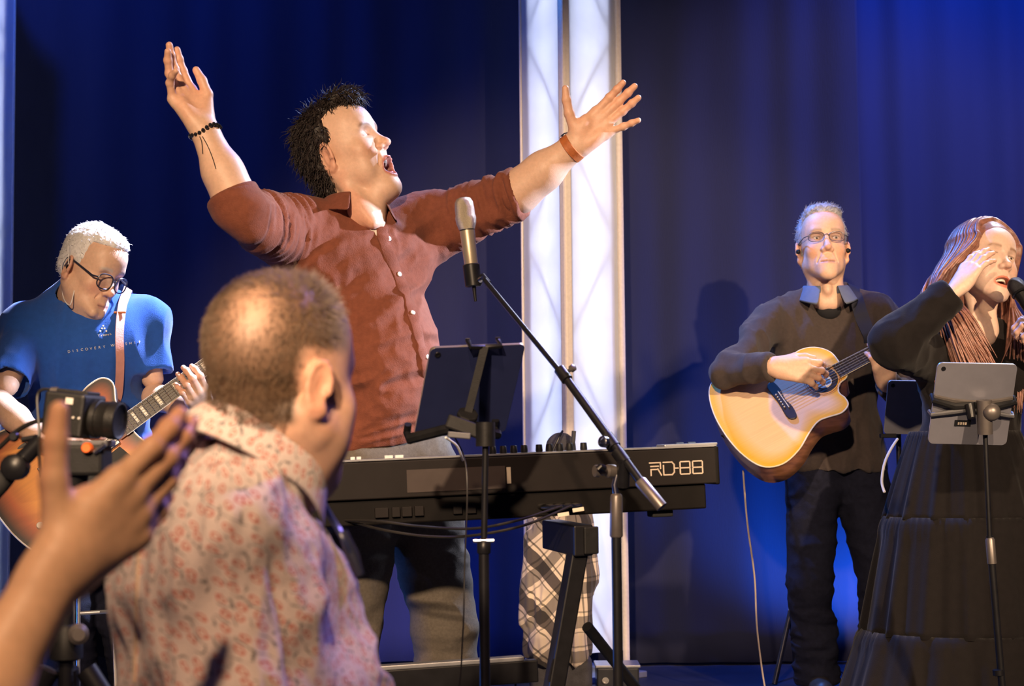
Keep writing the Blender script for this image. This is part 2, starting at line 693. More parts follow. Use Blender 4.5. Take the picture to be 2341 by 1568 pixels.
def curtain(name, x0, x1, y, label, n=26, amp=0.03, z1=3.9, y1=None, seed=1):
    rg = random.Random(seed)
    y1 = y if y1 is None else y1
    nx, nz = int((x1 - x0) * 90), 30
    V, F = [], []
    ph = [rg.uniform(0, 6.28) for _ in range(4)]
    for i in range(nx + 1):
        u = i / nx
        x = x0 + (x1 - x0) * u
        for k in range(nz + 1):
            z = 0.012 + (z1 - 0.012) * k / nz
            fl = 1.0 + 0.35 * (1 - k / nz)
            a = u * n * 2 * math.pi
            dy = amp * fl * (math.sin(a + 0.5 * math.sin(a * 0.37 + ph[0]) + 0.12 * math.sin(z * 2 + ph[1]))
                             + 0.5 * math.sin(a * 0.41 + ph[2] + 0.1 * z))
            V.append((x, y + (y1 - y) * u + dy, z))
    for i in range(nx):
        for k in range(nz):
            a = i * (nz + 1) + k
            F.append((a, a + nz + 1, a + nz + 2, a + 1))
    mb = MB().add(V, F)
    loc = ((x0 + x1) / 2, y, 0)
    o = mb.build(name, M['drape'], None, loc, smooth=True, auto=False)
    s = o.modifiers.new('thickness', 'SOLIDIFY')
    s.thickness = 0.004
    MB().tube([(x0 - 0.03, y, z1 + 0.01), (x1 + 0.03, y1, z1 + 0.01)], 0.02, 10).build('curtain_rail', M['black'], o, smooth=True)
    return tag(o, label, 'curtain')


curtain('stage_curtain', -2.95, 0.17, 6.62, 'wide dark navy drape behind the singer and blue-shirted guitarist', 14, 0.007, seed=3)
curtain('stage_curtain', 0.32, 1.42, 6.50, 'dark navy drape between the lit fabric column and the bright blue drape', 5, 0.006, seed=5)
curtain('stage_curtain', 1.36, 3.1, 7.05, 'brighter blue-lit drape behind the woman singing', 8, 0.012, seed=9)


def totem(cx, cy, wd, rot, label, height=3.05, hem_i=0):
    """square truss tower in a white stretch cover, lit from inside"""
    t = thing('fabric_column', label, 'column', (cx, cy, 0))
    R = Matrix.Rotation(rot, 3, 'Z')
    c = Vector((cx, cy, 0))
    MB().box(c + Vector((0, 0, 0.012)), (wd + 0.12, wd + 0.12, 0.024), R).build('base_plate', M['steel'], t, bevel=0.004)
    cor = [R @ Vector((sx * wd / 2, sy * wd / 2, 0)) for sx, sy in ((-1, -1), (1, -1), (1, 1), (-1, 1))]
    z0 = 0.10
    for i in range(4):
        a, b = c + cor[i], c + cor[(i + 1) % 4]
        n = (b - a).cross(Vector((0, 0, 1))).normalized()
        V, F = [], []
        nu, nv = 10, 70
        for k in range(nv + 1):
            z = z0 + (height - z0) * k / nv
            for u in range(nu + 1):
                t_ = u / nu
                bow = -0.012 * math.sin(math.pi * t_) + 0.004 * (mnoise.noise((t_ * 2 + i * 9, z * 3, 0.3)))
                V.append(a.lerp(b, t_) + n * bow + Vector((0, 0, z)))
        for k in range(nv):
            for u in range(nu):
                q = k * (nu + 1) + u
                F.append((q, q + 1, q + nu + 2, q + nu + 1))
        MB().add(V, F).build('fabric_panel', M['scrim'], t, smooth=True, auto=False)
    for i in range(4):
        p = c + cor[i] * 1.03
        hw = (0.012, 0.036, 0.024, 0.012)[(i + 1) % 4] if False else (0.036 if i == hem_i else 0.024 if i == (hem_i + 1) % 4 else 0.010)
        MB().box(p + Vector((0, 0, (z0 + height) / 2 - 0.02)), (hw, hw, height - z0 + 0.06), R).build('corner_hem', M['hem'], t, bevel=0.008)
    tr = MB()
    inn = [c + k * 0.80 for k in cor]
    for p in inn:
        tr.tube([p + Vector((0, 0, 0.02)), p + Vector((0, 0, height - 0.03))], 0.018, 10)
    z, s = 0.06, 0
    while z < height - 0.45:
        for i in range(4):
            a, b = (inn[i], inn[(i + 1) % 4]) if (s + i) % 2 else (inn[(i + 1) % 4], inn[i])
            tr.tube([a + Vector((0, 0, z)), b + Vector((0, 0, z + 0.40))], 0.005, 7)
        z += 0.40
        s += 1
    tr.build('truss', M['steel'], t, smooth=True)
    lb = MB().tube([c + Vector((0, 0, 0.03)), c + Vector((0, 0, 0.12))], 0.05, 14)
    lb.build('light_fixture', M['black'], t, smooth=True)
    for k in range(16):
        l = bpy.data.lights.new('column_lamp', 'POINT')
        l.energy = 0.78
        l.color = (0.74, 0.80, 1.0)
        l.shadow_soft_size = 0.07
        o = bpy.data.objects.new('column_lamp', l)
        COL.objects.link(o)
        o.parent = t
        o.location = (0, 0, 0.18 + k * 0.185)
    return t


totem(0.232, 6.22, 0.262, math.radians(37), 'tall white fabric-covered truss column lit from inside, between the navy drapes')
totem(P(-84, 1000, 6.25).x, 6.25, 0.262, math.radians(37), 'white lit fabric column beside the blue-shirted guitarist', hem_i=2)

# ------------------------------------------------------------------ keyboard
M['kb'] = mat('keyboard_case', (0.013, 0.0105, 0.0105), 0.5, 0.0, var=0.1, vscale=20, bump=0.06, bscale=700, spec=0.2)
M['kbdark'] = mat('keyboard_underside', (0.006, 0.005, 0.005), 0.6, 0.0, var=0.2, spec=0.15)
M['ink'] = mat('pale_print', (0.62, 0.52, 0.42), 0.6, var=0.05)
M['plate'] = mat('glossy_label', (0.075, 0.062, 0.058), 0.22, var=0.06)
M['tape'] = mat('pale_tape', (0.75, 0.68, 0.55), 0.7, var=0.06)
M['ivory'] = mat('ivory_keys', (0.75, 0.74, 0.72), 0.3, var=0.03)
M['panelgrey'] = mat('control_panel', (0.10, 0.10, 0.11), 0.4, 0.2, var=0.1)

A = P(1641, 1022, 3.80)
B0 = P(720, 1061, 3.61)
KU = (A - B0).normalized()
KL = 1.284
B = A - KU * KL
KN = KU.cross(Vector((0, 0, 1))).normalized()      # out of the back panel, towards the hall
KV = KN.cross(KU).normalized()
if KV.z < 0:
    KV = -KV
KR = Matrix((KU, KN, KV)).transposed()


def K(u, v, n=0.0):
    """point on the keyboard: u from its low end, v up from the top back edge, n out of the back panel"""
    return B + KU * u + KV * v + KN * n


def kpix(px, py, n=0.0):
    d = (P(px, py, 1.0) - CAM)
    t = (K(0, 0, n) - CAM).dot(KN) / d.dot(KN)
    q = CAM + d * t - B
    return q.dot(KU), q.dot(KV)


kb = thing('stage_piano', 'long black digital stage piano with RD-88 lettering on its back, on a stand', 'keyboard', K(KL / 2, -0.145, -0.13))
prof = [(0.0, -0.084), (0.0, 0.0), (-0.10, 0.004), (-0.115, -0.012), (-0.262, -0.02), (-0.265, -0.075), (-0.262, -0.084)]
mb = MB()
mb.prism([(p[0], p[1]) for p in prof][::-1], B, KN, KV, KU, 0.0, KL)
mb.build('case', M['kb'], kb, bevel=0.003)
mb = MB()
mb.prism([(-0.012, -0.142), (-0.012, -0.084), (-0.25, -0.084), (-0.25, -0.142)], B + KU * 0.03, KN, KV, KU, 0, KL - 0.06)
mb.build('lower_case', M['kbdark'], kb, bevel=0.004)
for u0 in (0.10, KL - 0.13):
    MB().box(K(u0, -0.15, -0.06), (0.05, 0.05, 0.016), KR).build('rubber_foot', M['rubber'], kb, bevel=0.003)
# metal top strip with controls
MB().box(K(KL / 2, 0.004, -0.05), (KL - 0.004, 0.094, 0.004), KR).build('control_panel', M['steel'], kb)
for px in (1127, 1151, 1175, 1199, 1233, 1257, 1280, 1303, 1335):
    u, v = kpix(px, 1040, -0.03)
    MB().lathe(K(u, 0.006, -0.03), KV, [(0, 0.0075), (0.003, 0.0085), (0.016, 0.0075), (0.0175, 0.0065)], 14).build('knob', M['blackp'], kb, smooth=True)
for px in (1557, 1584):
    u, v = kpix(px, 1022, -0.05)
    MB().lathe(K(u, 0.003, -0.062), KU, [(-0.009, 0.002), (-0.009, 0.012), (0.009, 0.012), (0.009, 0.002)], 16).build('pitch_wheel', M['chrome'], kb, smooth=True)
MB().box(K(kpix(1570, 1020, -.05)[0], 0.008, -0.05), (0.13, 0.07, 0.006), KR).build('wheel_plate', M['steel'], kb, bevel=0.002)
for px in (806, 820, 884, 893, 908, 917):
    u, v = kpix(px, 1050, -0.04)
    MB().box(K(u, 0.009, -0.04), (0.010, 0.012, 0.007), KR).build('button', M['ivory'], kb, bevel=0.001)
# end caps
for u0 in (0.004, KL - 0.004):
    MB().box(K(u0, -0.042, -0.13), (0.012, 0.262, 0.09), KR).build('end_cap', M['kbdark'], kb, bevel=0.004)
# keys (they face the player)
kw = (KL - 0.14) / 52
for i in range(52):
    MB().box(K(0.11 + kw * (i + 0.5), -0.012, -0.19), (kw - 0.001, 0.14, 0.012), KR).build('white_key', M['ivory'], kb, bevel=0.001)
    if i % 7 in (0, 2, 3, 5, 6) and i < 51:
        MB().box(K(0.11 + kw * (i + 1), -0.001, -0.165), (kw * 0.55, 0.09, 0.014), KR).build('black_key', M['blackp'], kb, bevel=0.001)
# flat marks on the back: label plate, tape, lettering
a, b = kpix(929, 1072), kpix(1156, 1118)
MB().box(K((a[0] + b[0]) / 2, (a[1] + b[1]) / 2, 0.001), (abs(b[0] - a[0]), 0.002, abs(a[1] - b[1]) * 0.92), KR).build('label_plate', M['plate'], kb)
a, b = kpix(1158, 1068), kpix(1168, 1105)
MB().box(K((a[0] + b[0]) / 2, (a[1] + b[1]) / 2, 0.001), (0.0095, 0.002, abs(a[1] - b[1])), KR).build('tape_strip', M['tape'], kb)
o_ = kpix(1486, 1087)
e_ = kpix(1609, 1082)
LW = e_[0] - o_[0]
lh, tk = 0.0290, 0.0030


def strokes(segs):
    m_ = MB()
    for (x0, y0, x1, y1) in segs:
        p, q = K(o_[0] + x0, o_[1] + y0, 0.0009), K(o_[0] + x1, o_[1] + y1, 0.0009)
        t = (q - p).normalized()
        R_ = Matrix((t, KN, KN.cross(t))).transposed()
        m_.box((p + q) / 2, ((q - p).length + tk, 0.0016, tk), R_)
    return m_


cw = LW / 5.05
x = 0.0
h2 = lh / 2
strokes([(x + cw * .1, 0, x + cw * .1, h2 - .003), (x + cw * .1, h2 - .001, x + cw * .75, h2 - .001), (x, lh, x + cw, lh), (x + cw, lh, x + cw, h2 + .001),
         (x + cw * .1, lh * .72, x + cw * .8, lh * .72), (x + cw * .75, h2, x + cw * 1.05, 0)]).build('letter_r', M['ink'], kb)
x = cw * 1.28
strokes([(x, 0, x + cw * .8, 0), (x, 0, x, lh * .75), (x, lh, x + cw * .8, lh), (x + cw * .8, lh, x + cw, lh * .8), (x + cw, lh * .8, x + cw, lh * .2),
         (x + cw, lh * .2, x + cw * .8, 0)]).build('letter_d', M['ink'], kb)
x = cw * 2.42
strokes([(x, h2, x + cw * .22, h2)]).build('dash', M['ink'], kb)
for x in (cw * 2.80, cw * 3.98):
    strokes([(x + .003, 0, x + cw - .003, 0), (x + .003, h2, x + cw - .003, h2), (x + .003, lh, x + cw - .003, lh), (x + .001, .002, x + .001, h2 - .002),
             (x + .001, h2 + .002, x + .001, lh - .002), (x + cw - .001, .002, x + cw - .001, h2 - .002),
             (x + cw - .001, h2 + .002, x + cw - .001, lh - .002)]).build('digit_eight', M['ink'], kb)
# sockets under the panel
for px, w_ in ((872, .03), (905, .018), (930, .022), (958, .02), (1046, .02), (1078, .02)):
    u, v = kpix(px, 1172, -0.008)
    MB().box(K(u, -0.115, -0.008), (w_, 0.012, 0.022), KR).build('socket', M['kb'], kb, bevel=0.001)
for px in (1236, 1256, 1278, 1296):
    u, v = kpix(px, 1158, 0.0)
    MB().lathe(K(u, -0.118, -0.012), KN + KU * 0.5, [(0, 0.006), (0.012, 0.006), (0.012, 0.0075), (0.045, 0.006), (0.055, 0.003)], 12).build('jack_plug', M['chrome'], kb, smooth=True)

for px, py in ((1322, 1165), (1288, 1176)):
    MB().box(P(px, py, 3.66), (.026, .008, .009), Matrix.Rotation(-.15, 3, 'Y')).build('cable_tag', M['tape'], kb, bevel=.001)

# keyboard stand
ks = thing('keyboard_stand', 'black square-tube keyboard stand holding the stage piano', 'stand', (K(KL / 2, 0, -.13).x, 3.85, 0))
for px, s in ((1322, 1), (560, -1)):
    u = kpix(px, 1200, 0)[0]
    top = K(u, -0.158 - 0.040, 0.0)
    base = Vector((top.x, top.y, 0))
    R_ = Matrix((KU, KN, Vector((0, 0, 1)))).transposed()
    MB().box(top - KN * 0.12 , (0.045, 0.33, 0.07), R_).build('support_arm', M['black'], ks, bevel=0.004)
    MB().box(top + KN * 0.049 + KU * 0.016 + Vector((0, 0, 0.0)), (0.034, 0.012, 0.062), R_).build('end_cap', M['blackp'], ks, bevel=0.003)
    a = top - KU * s * 0.004 + Vector((0, 0, -0.03))
    b = Vector((a.x, a.y, 0.03)) - KU * s * 0.115
    t = (a - b).normalized()
    Rl = Matrix((KN.cross(t), KN, t)).transposed()
    MB().box((a + b) / 2, (0.038, 0.06, (a - b).length), Rl).build('leg', M['black'], ks, bevel=0.004)
    MB().box(Vector((b.x, b.y, 0.02)) - KN * 0.10, (0.045, 0.46, 0.04), R_).build('foot', M['black'], ks, bevel=0.004)
    if s == 1:
        rb = b
        c_ = P(1342, 1432, 3.72)
        MB().tube([c_, P(1372, 1470, 3.76), Vector((c_.x + 0.33, 3.95, 0.02))], 0.013, 10).build('brace', M['black'], ks, smooth=True)
    else:
        lb_ = b
zc = P(1240, 1530, 3.7).z
p0, p1 = lb_.lerp(rb, 0.02), rb.lerp(lb_, 0.0)
t = (rb - lb_)
c = (rb + lb_) / 2
MB().box(Vector((c.x, c.y, zc - 0.012)), (t.length - 0.005 + 0.04, 0.03, 0.05), KR).build('cross_bar', M['black'], ks, bevel=0.003)
MB().box(Vector((c.x, c.y, zc + 0.018)), (t.length - 0.03, 0.034, 0.010), KR).build('lit_edge_strip', M['steel'], ks, bevel=0.002)  # pale added strip imitating the backlight along the bar's top edge

# cables of the keyboard
plug = lambda px: K(kpix(px, 1158, 0.0)[0], -0.118, -0.012) + (KN + KU * 0.5).normalized() * 0.050
cable('audio_cable', [plug(1256), P(1180, 1190, 3.62), P(1080, 1208, 3.6), P(960, 1203, 3.56), P(870, 1192, 3.555), K(kpix(790, 1183, 0)[0], -0.128, -0.014)], 0.0032, M['wireblack'],
      'black cable sagging under the stage piano, upper of two', 'cable')
cable('audio_cable', [plug(1278), P(1200, 1200, 3.62), P(1080, 1224, 3.6), P(980, 1226, 3.56), P(880, 1212, 3.555), K(kpix(806, 1188, 0)[0], -0.132, -0.014)], 0.0032, M['wireblack'],
      'black cable sagging under the stage piano, lower of two', 'cable')

# ------------------------------------------------------------------ tablet stands
M['tabback'] = mat('blue_lit_tablet_back', (0.028, 0.036, 0.11), 0.3, 0.2, var=0.05)  # blue light reflected on the back is put into this base colour
M['tabedge'] = mat('tablet_edge', (0.55, 0.45, 0.36), 0.3, 0.8, var=0.05)
M['tabgrey'] = mat('grey_tablet_back', (0.20, 0.20, 0.24), 0.4, 0.35, var=0.05)
M['screen'] = mat('dark_screen', (0.01, 0.01, 0.012), 0.1, var=0.02)


def rrect(w_, h_, r, n=6):
    out = []
    for cx, cy, a0 in ((w_ / 2 - r, h_ / 2 - r, 0), (-w_ / 2 + r, h_ / 2 - r, 90), (-w_ / 2 + r, -h_ / 2 + r, 180), (w_ / 2 - r, -h_ / 2 + r, 270)):
        for k in range(n + 1):
            a = math.radians(a0 + 90 * k / n)
            out.append((cx + r * math.cos(a), cy + r * math.sin(a)))
    return out


def tablet(corners, label, back, edge, r=0.012, th=0.007):
    TL, TR, BL, BR = corners
    c = (TL + TR + BL + BR) / 4
    ux = ((TR - TL) + (BR - BL)).normalized()
    uy = (TL - BL) + (TR - BR)
    uy = (uy - ux * uy.dot(ux)).normalized()
    w_, h_ = ((TR - TL).length + (BR - BL).length) / 2, ((TL - BL).length + (TR - BR).length) / 2
    un = ux.cross(uy)
    if un.y > 0:
        un = -un
    t = thing('tablet', label, 'tablet', c - uy * h_ / 2)
    MB().prism(rrect(w_, h_, r), c, ux, uy, ux.cross(uy), -th / 2, th / 2, 0, 1).build('tablet_body', [back, edge], t, bevel=0.0012)
    s = 1 if ux.cross(uy).dot(un) > 0 else -1
    MB().prism(rrect(w_ - .012, h_ - .012, r * .7), c - un * (th / 2 + .0003), ux, uy, ux.cross(uy), -.0003, .0003).build('screen', M['screen'], t)
    cp = c - ux * (w_ / 2 - 0.017) + uy * (h_ / 2 - 0.017) + un * (th / 2)
    MB().lathe(cp, un, [(0, 0.0065), (0.0015, 0.006), (0.0016, 0.0035), (0.001, 0.003)], 14).build('camera_lens', M['screen'], t, smooth=True)
    return t, c, ux, uy, un, w_, h_


tb = tablet((P(988, 792, 3.20), P(1207, 786, 3.27), P(941, 1000, 3.34), P(1148, 985, 3.41)),
            'dark slanted tablet seen from the back, on the stand before the stage piano', M['tabback'], M['tabedge'])
t, c, ux, uy, un, tw, th_ = tb
st = thing('tablet_stand', 'slim black pole stand with clamp holding the slanted tablet', 'stand', (P(1106, 1500, 3.16).x, 3.16, 0))
pt = P(1110, 1018, 3.16)
pm = P(1106, 1236, 3.16)
bx_ = Vector((pm.x, 3.16, 0.0))
MB().tube([pt, pm + Vector((0, 0, -0.02))], 0.0065, 12).build('upper_pole', M['black'], st, smooth=True)
MB().tube([pm, Vector((pm.x, 3.16, 0.02))], 0.0105, 12).build('lower_pole', M['black'], st, smooth=True)
MB().lathe(pm + Vector((0, 0, -0.025)), (0, 0, 1), [(0, .012), (.002, .0135), (.02, .0135), (.026, .009)], 14).build('collar', M['black'], st, smooth=True)
MB().tube([pm + Vector((-0.02, -.004, 0)), pm + Vector((0.02, -.004, 0))], 0.004, 8).build('wing_screw', M['chrome'], st, smooth=True)
MB().lathe((pm.x, 3.16, 0), (0, 0, 1), [(0, .14), (.006, .14), (.014, .12), (.022, .03), (.04, .014)], 28).build('base', M['black'], st, smooth=True)
# clamp head
cl = P(1090, 985, 3.17)
MB().tube([pt + Vector((0, 0, -0.002)), pt + Vector((0, 0, 0.045))], 0.019, 14).build('clamp_body', M['blackp'], st, smooth=True)
MB().box(P(1060, 975, 3.2), (0.07, 0.04, 0.028), Matrix.Rotation(0.35, 3, 'Y')).build('clamp_jaw', M['blackp'], st, bevel=0.004)
MB().box(P(1050, 995, 3.17), (0.045, 0.018, 0.012), Matrix.Rotation(0.1, 3, 'Y')).build('clamp_plate', M['panelgrey'], st, bevel=0.002)
cen = c + un * 0.012
topc = c + uy * (th_ / 2 + .004) + un * 0.010 + ux * 0.01
lowc = P(1066, 962, 3.24)
MB().tube([lowc, topc], 0.011, 4).build('spine', M['blackp'], st)
MB().tube([lowc - uy * 0.01, lowc + uy * 0.02], 0.022, 8).build('spine_socket', M['blackp'], st, bevel=0.003)
for s in (-1, 1):
    q = topc + ux * s * 0.032
    MB().tube([q - un * 0.018 + uy * 0.008, q - un * 0.016 + uy * 0.004, q + un * 0.006 + uy * 0.004, topc - uy * 0.002], 0.0055, 8).build('top_hook', M['black'], st, smooth=True)
for (tx, ty, dd) in ((936, 1003, 3.30), (1136, 992, 3.37)):
    q = P(tx, ty, dd)
    MB().tube([lowc + un * 0.01, lowc.lerp(q, 0.4) + un * 0.006, q], [0.012, 0.011, 0.011], 8).build('lower_arm', M['blackp'], st, smooth=True)
    MB().tube([q + un * 0.008, q - un * 0.02, q - un * 0.022 + uy * 0.02], 0.008, 8).build('rest_hook', M['black'], st, smooth=True)
cable('charging_cable', [P(1040, 1000, 3.28), P(1062, 1050, 3.22), P(1068, 1130, 3.20), P(1062, 1300, 3.22), P(1058, 1450, 3.22), P(1040, 1620, 3.24), Vector((-0.20, 3.30, 0.10)), Vector((-0.27, 3.33, 0.008)), Vector((-0.36, 3.36, 0.004))],
      0.0016, M['wireblack'], 'thin dark charging cable hanging from the slanted tablet', 'cable')
cable('charging_cable', [P(1019, 1000, 3.36), P(1045, 1020, 3.4), P(1058, 1052, 3.44)], 0.0026, M['wirewhite'],
      'short white cable end beside the slanted tablet', 'cable')

# tablet of the woman
tb2 = tablet((P(2147, 829, 4.30), P(2322, 831, 4.30), P(2117, 1012, 4.40), P(2304, 1018, 4.40)),
             'grey tablet seen from the back, clamped to the stand before the woman singing', M['tabgrey'], M['steel'], r=0.014)
t2, c2, ux2, uy2, un2, tw2, th2 = tb2
MB().box(c2 - uy2 * 0.055 - ux2 * 0.02 + un2 * 0.0045, (0.044, 0.001, 0.018), Matrix((ux2, un2, uy2)).transposed()).build('label_sticker', M['screen'], t2)
for k in range(4):
    MB().box(c2 - uy2 * 0.0555 - ux2 * (0.031 - 0.0065 * k) + un2 * 0.0055, (0.0046, 0.001, 0.0075), Matrix((ux2, un2, uy2)).transposed()).build('label_print', M['ink'], t2)
st2 = thing('tablet_stand', 'slim black pole stand with round clamp holding the grey tablet', 'stand', (P(2290, 1568, 4.34).x + .012, 4.34, 0))
p0 = P(2252, 985, 4.34)
p1 = P(2262, 1225, 4.34)
fx = WLOC[st2.name]
MB().tube([p0, p1], 0.0065, 12).build('upper_pole', M['black'], st2, smooth=True)
MB().tube([p1, fx + Vector((0, 0, 0.02))], 0.0095, 12).build('lower_pole', M['black'], st2, smooth=True)
MB().lathe(P(2268, 1290, 4.34), (p1 - fx), [(0, .010), (.002, .0125), (.065, .0125), (.072, .009)], 14).build('clutch', M['gunmetal'], st2, smooth=True)
MB().lathe(P(2283, 1545, 4.34), (p1 - fx), [(0, .010), (.002, .015), (.016, .015), (.018, .010)], 14).build('collar', M['black'], st2, smooth=True)
MB().lathe(fx, (0, 0, 1), [(0, .15), (.006, .15), (.014, .13), (.022, .03), (.04, .014)], 28).build('base', M['black'], st2, smooth=True)
MB().tube([P(2252, 992, 4.325), P(2250, 915, 4.312)], 0.020, 12).build('clamp_post', M['gunmetal'], st2, smooth=True)
MB().lathe(P(2266, 942, 4.305), (0, -1, 0), [(-.01, .012), (-.008, .022), (.006, .024), (.016, .018), (.02, .006)], 18).build('clamp_knob', M['gunmetal'], st2, smooth=True)
for s, e in ((-1, 1), (1, 1)):
    a = c2 + un2 * 0.014 + uy2 * 0.002
    MB().tube([a, a + ux2 * s * 0.05 - uy2 * 0.004, a + ux2 * s * (tw2 / 2 + .004) + uy2 * 0.012, a + ux2 * s * (tw2 / 2 + .004) + uy2 * 0.02 - un2 * 0.02],
              [.010, .010, .008, .006], 8).build('grip_arm', M['blackp'], st2, smooth=True)
    MB().tube([a - uy2 * .01, a + ux2 * s * 0.05 - uy2 * 0.02, a + ux2 * s * (tw2 / 2 + .004) - uy2 * 0.03, a + ux2 * s * (tw2 / 2 + .004) - uy2 * 0.028 - un2 * 0.02],
              [.008, .007, .006, .006], 8).build('grip_arm', M['panelgrey'], st2, smooth=True)
V, F = [], []
for i in range(13):
    u = -1 + i / 6
    z0_ = 0.012 - 0.014 * (1 - u * u)
    for (dy, dz) in ((0.005, z0_ + .016), (0.010, z0_ + .013), (0.010, z0_), (0.005, z0_ - .004)):
        V.append(c2 + ux2 * u * tw2 * 0.49 + uy2 * dz + un2 * dy)
for i in range(12):
    for k in range(3):
        a = i * 4 + k
        F.append((a, a + 4, a + 5, a + 1))
MB().add(V, F).build('grip_band', M['gunmetal'], st2, smooth=True)
MB().tube([P(2222, 955, 4.32), P(2216, 925, 4.33)], [.010, .014], 10).build('tilt_lever', M['black'], st2, smooth=True)

# tablet of the acoustic guitarist, half hidden behind the woman
tb3 = tablet((P(2046, 872, 5.23), P(2160, 872, 5.23), P(2004, 988, 5.29), P(2120, 992, 5.29)),
             'tablet on a stand in front of the acoustic guitarist, half hidden behind the woman', M['tabgrey'], M['steel'])
st3 = thing('tablet_stand', 'pole stand behind the woman, under the half-hidden tablet', 'stand', (P(2085, 1000, 5.26).x, 5.44, 0))
q = tb3[1] + tb3[4] * 0.02
MB().tube([tb3[1] - tb3[4] * 0.03, Vector((tb3[1].x, 5.44, tb3[1].z - .02))], .010, 10).build('bracket', M['black'], st3, smooth=True)
q = tb3[1]
MB().tube([Vector((q.x, 5.44, .02)), Vector((q.x, 5.44, q.z))], 0.009, 10).build('pole', M['black'], st3, smooth=True)
MB().lathe((q.x, 5.44, 0), (0, 0, 1), [(0, .095), (.006, .095), (.014, .08), (.022, .03)], 24).build('base', M['black'], st3, smooth=True)
MB().box(P(2030, 996, 5.29), (0.05, 0.03, 0.014)).build('ledge', M['black'], st3, bevel=.002)
MB().box(tb3[1] - tb3[4] * 0.026, (0.06, 0.02, 0.05)).build('clamp', M['black'], st3, bevel=.003)

# ------------------------------------------------------------------ boom stand and silver microphone
M['micsilver'] = mat('champagne_microphone', (0.62, 0.52, 0.38), 0.32, 0.75, var=0.05)
M['mesh'] = mat('microphone_grille', (0.52, 0.45, 0.34), 0.42, 0.8, var=0.25, vscale=900, bump=0.6, bscale=900)
ms = thing('microphone_stand', 'black boom microphone stand with grey clutch in front of the stage piano', 'stand', (P(1412, 1500, 3.36).x, 3.36, 0))
fx = WLOC[ms.name]
j = P(1402, 1090, 3.36)
gt = P(1409, 1135, 3.36)
gb = P(1409, 1228, 3.36)
MB().tube([Vector((fx.x, 3.36, .02)), gb + Vector((0, 0, .01))], 0.0105, 14).build('lower_pole', M['black'], ms, smooth=True)
MB().lathe(gb, (gt - gb), [(0, .0120), (.003, .0138), (.082, .0128), (.087, .0115), (.09, .008)], 18).build('clutch', M['gunmetal'], ms, smooth=True)
MB().tube([gt, gt.lerp(j, .6), j + Vector((.008, 0, .004))], .0065, 12).build('upper_pole', M['chrome'], ms, smooth=True)
b0, b1, b2, b3 = P(1514, 1160, 3.30), P(1462, 1098, 3.32), P(1288, 856, 3.46), P(1108, 640, 3.66)
MB().lathe(b0, (b1 - b0), [(0, .006), (.001, .0125), ((b1 - b0).length - .004, .0135), ((b1 - b0).length, .011)], 18).build('counterweight', M['gunmetal'], ms, smooth=True)
MB().tube([b0.lerp(b1, .9), b2], .0092, 14).build('boom_outer', M['black'], ms, smooth=True)
MB().tube([b2.lerp(b1, .08), b3], .0062, 14).build('boom_inner', M['black'], ms, smooth=True)
for (qq, rr) in ((b2, .013), (P(1395, 1010, 3.375), .015), (P(1420, 1045, 3.355), .014)):
    tt = (b2 - b1).normalized()
    MB().lathe(qq - tt * .018, tt, [(0, .009), (.002, rr), (.034, rr), (.036, .009)], 16).build('boom_collar', M['black'], ms, smooth=True)
MB().lathe(P(1300, 848, 3.45), Vector((.7, -.5, .5)), [(0, .004), (.006, .004), (.007, .008), (.016, .008), (.018, .005)], 12).build('boom_knob', M['gunmetal'], ms, smooth=True)
MB().lathe(P(1389, 1011, 3.36), Vector((-.7, -.7, .1)), [(0, .005), (.006, .005), (.007, .012), (.017, .012), (.019, .009)], 14).build('boom_knob', M['chrome'], ms, smooth=True)
MB().lathe(j + Vector((-.012, -.002, .012)), Vector((-.9, -.45, .02)), [(-.016, .014), (.0, .014), (.004, .009), (.02, .009), (.022, .013), (.03, .012)], 16).build('swivel', M['gunmetal'], ms, smooth=True)
MB().tube([P(1382, 1070, 3.33), P(1372, 1066, 3.32), P(1366, 1072, 3.32)], .006, 8).build('swivel_lever', M['black'], ms, smooth=True)
MB().tube([j + Vector((.02, .005, -.02)), b2.lerp(b1, .80)], .014, 10).build('swivel_block', M['black'], ms, smooth=True)
for an in (30, 150, 270):
    d_ = Vector((math.cos(math.radians(an)), math.sin(math.radians(an)), 0))
    MB().tube([Vector((fx.x, 3.36, .10)), Vector((fx.x, 3.36, .0)) + d_ * .24 + Vector((0, 0, .012))], [.010, .009], 10).build('leg', M['black'], ms, smooth=True)
mi = thing('microphone', 'champagne silver handheld microphone on the boom stand', 'microphone', P(1083, 640, 3.70))
m0, m1 = P(1080, 628, 3.70), P(1059, 452, 3.70)
ax_ = (m1 - m0)
Lm = ax_.length
MB().lathe(m0, ax_, [(0, .0145), (.004, .0155), (Lm * .40, .0165), (Lm * .54, .0175), (Lm * .57, .0178)], 24).build('handle', M['micsilver'], mi, smooth=True)
MB().lathe(m0, ax_, [(Lm * .57, .0172), (Lm * .585, .0172)], 24).build('grille_ring', M['black'], mi, smooth=True)
MB().lathe(m0, ax_, [(Lm * .585, .0182), (Lm * .66, .0225), (Lm * .72, .0240), (Lm * .75, .0240), (Lm * .77, .0228), (Lm * .86, .0226), (Lm * .94, .0210), (Lm * .985, .0165), (Lm, .010)], 28).build('grille', M['mesh'], mi, smooth=True)
MB().lathe(m0, -ax_, [(0, .0142), (.012, .013), (.014, .006), (.045, .004), (.062, .0035)], 14).build('antenna', M['black'], mi, smooth=True)
cl_ = thing('microphone_clip', 'black microphone clip joining the boom to the silver microphone', 'clip', P(1085, 650, 3.69))
MB().lathe(P(1083, 655, 3.70), ax_, [(0, .0165), (.002, .0195), (.05, .0198), (.052, .0178)], 20).build('cradle', M['black'], cl_, smooth=True)
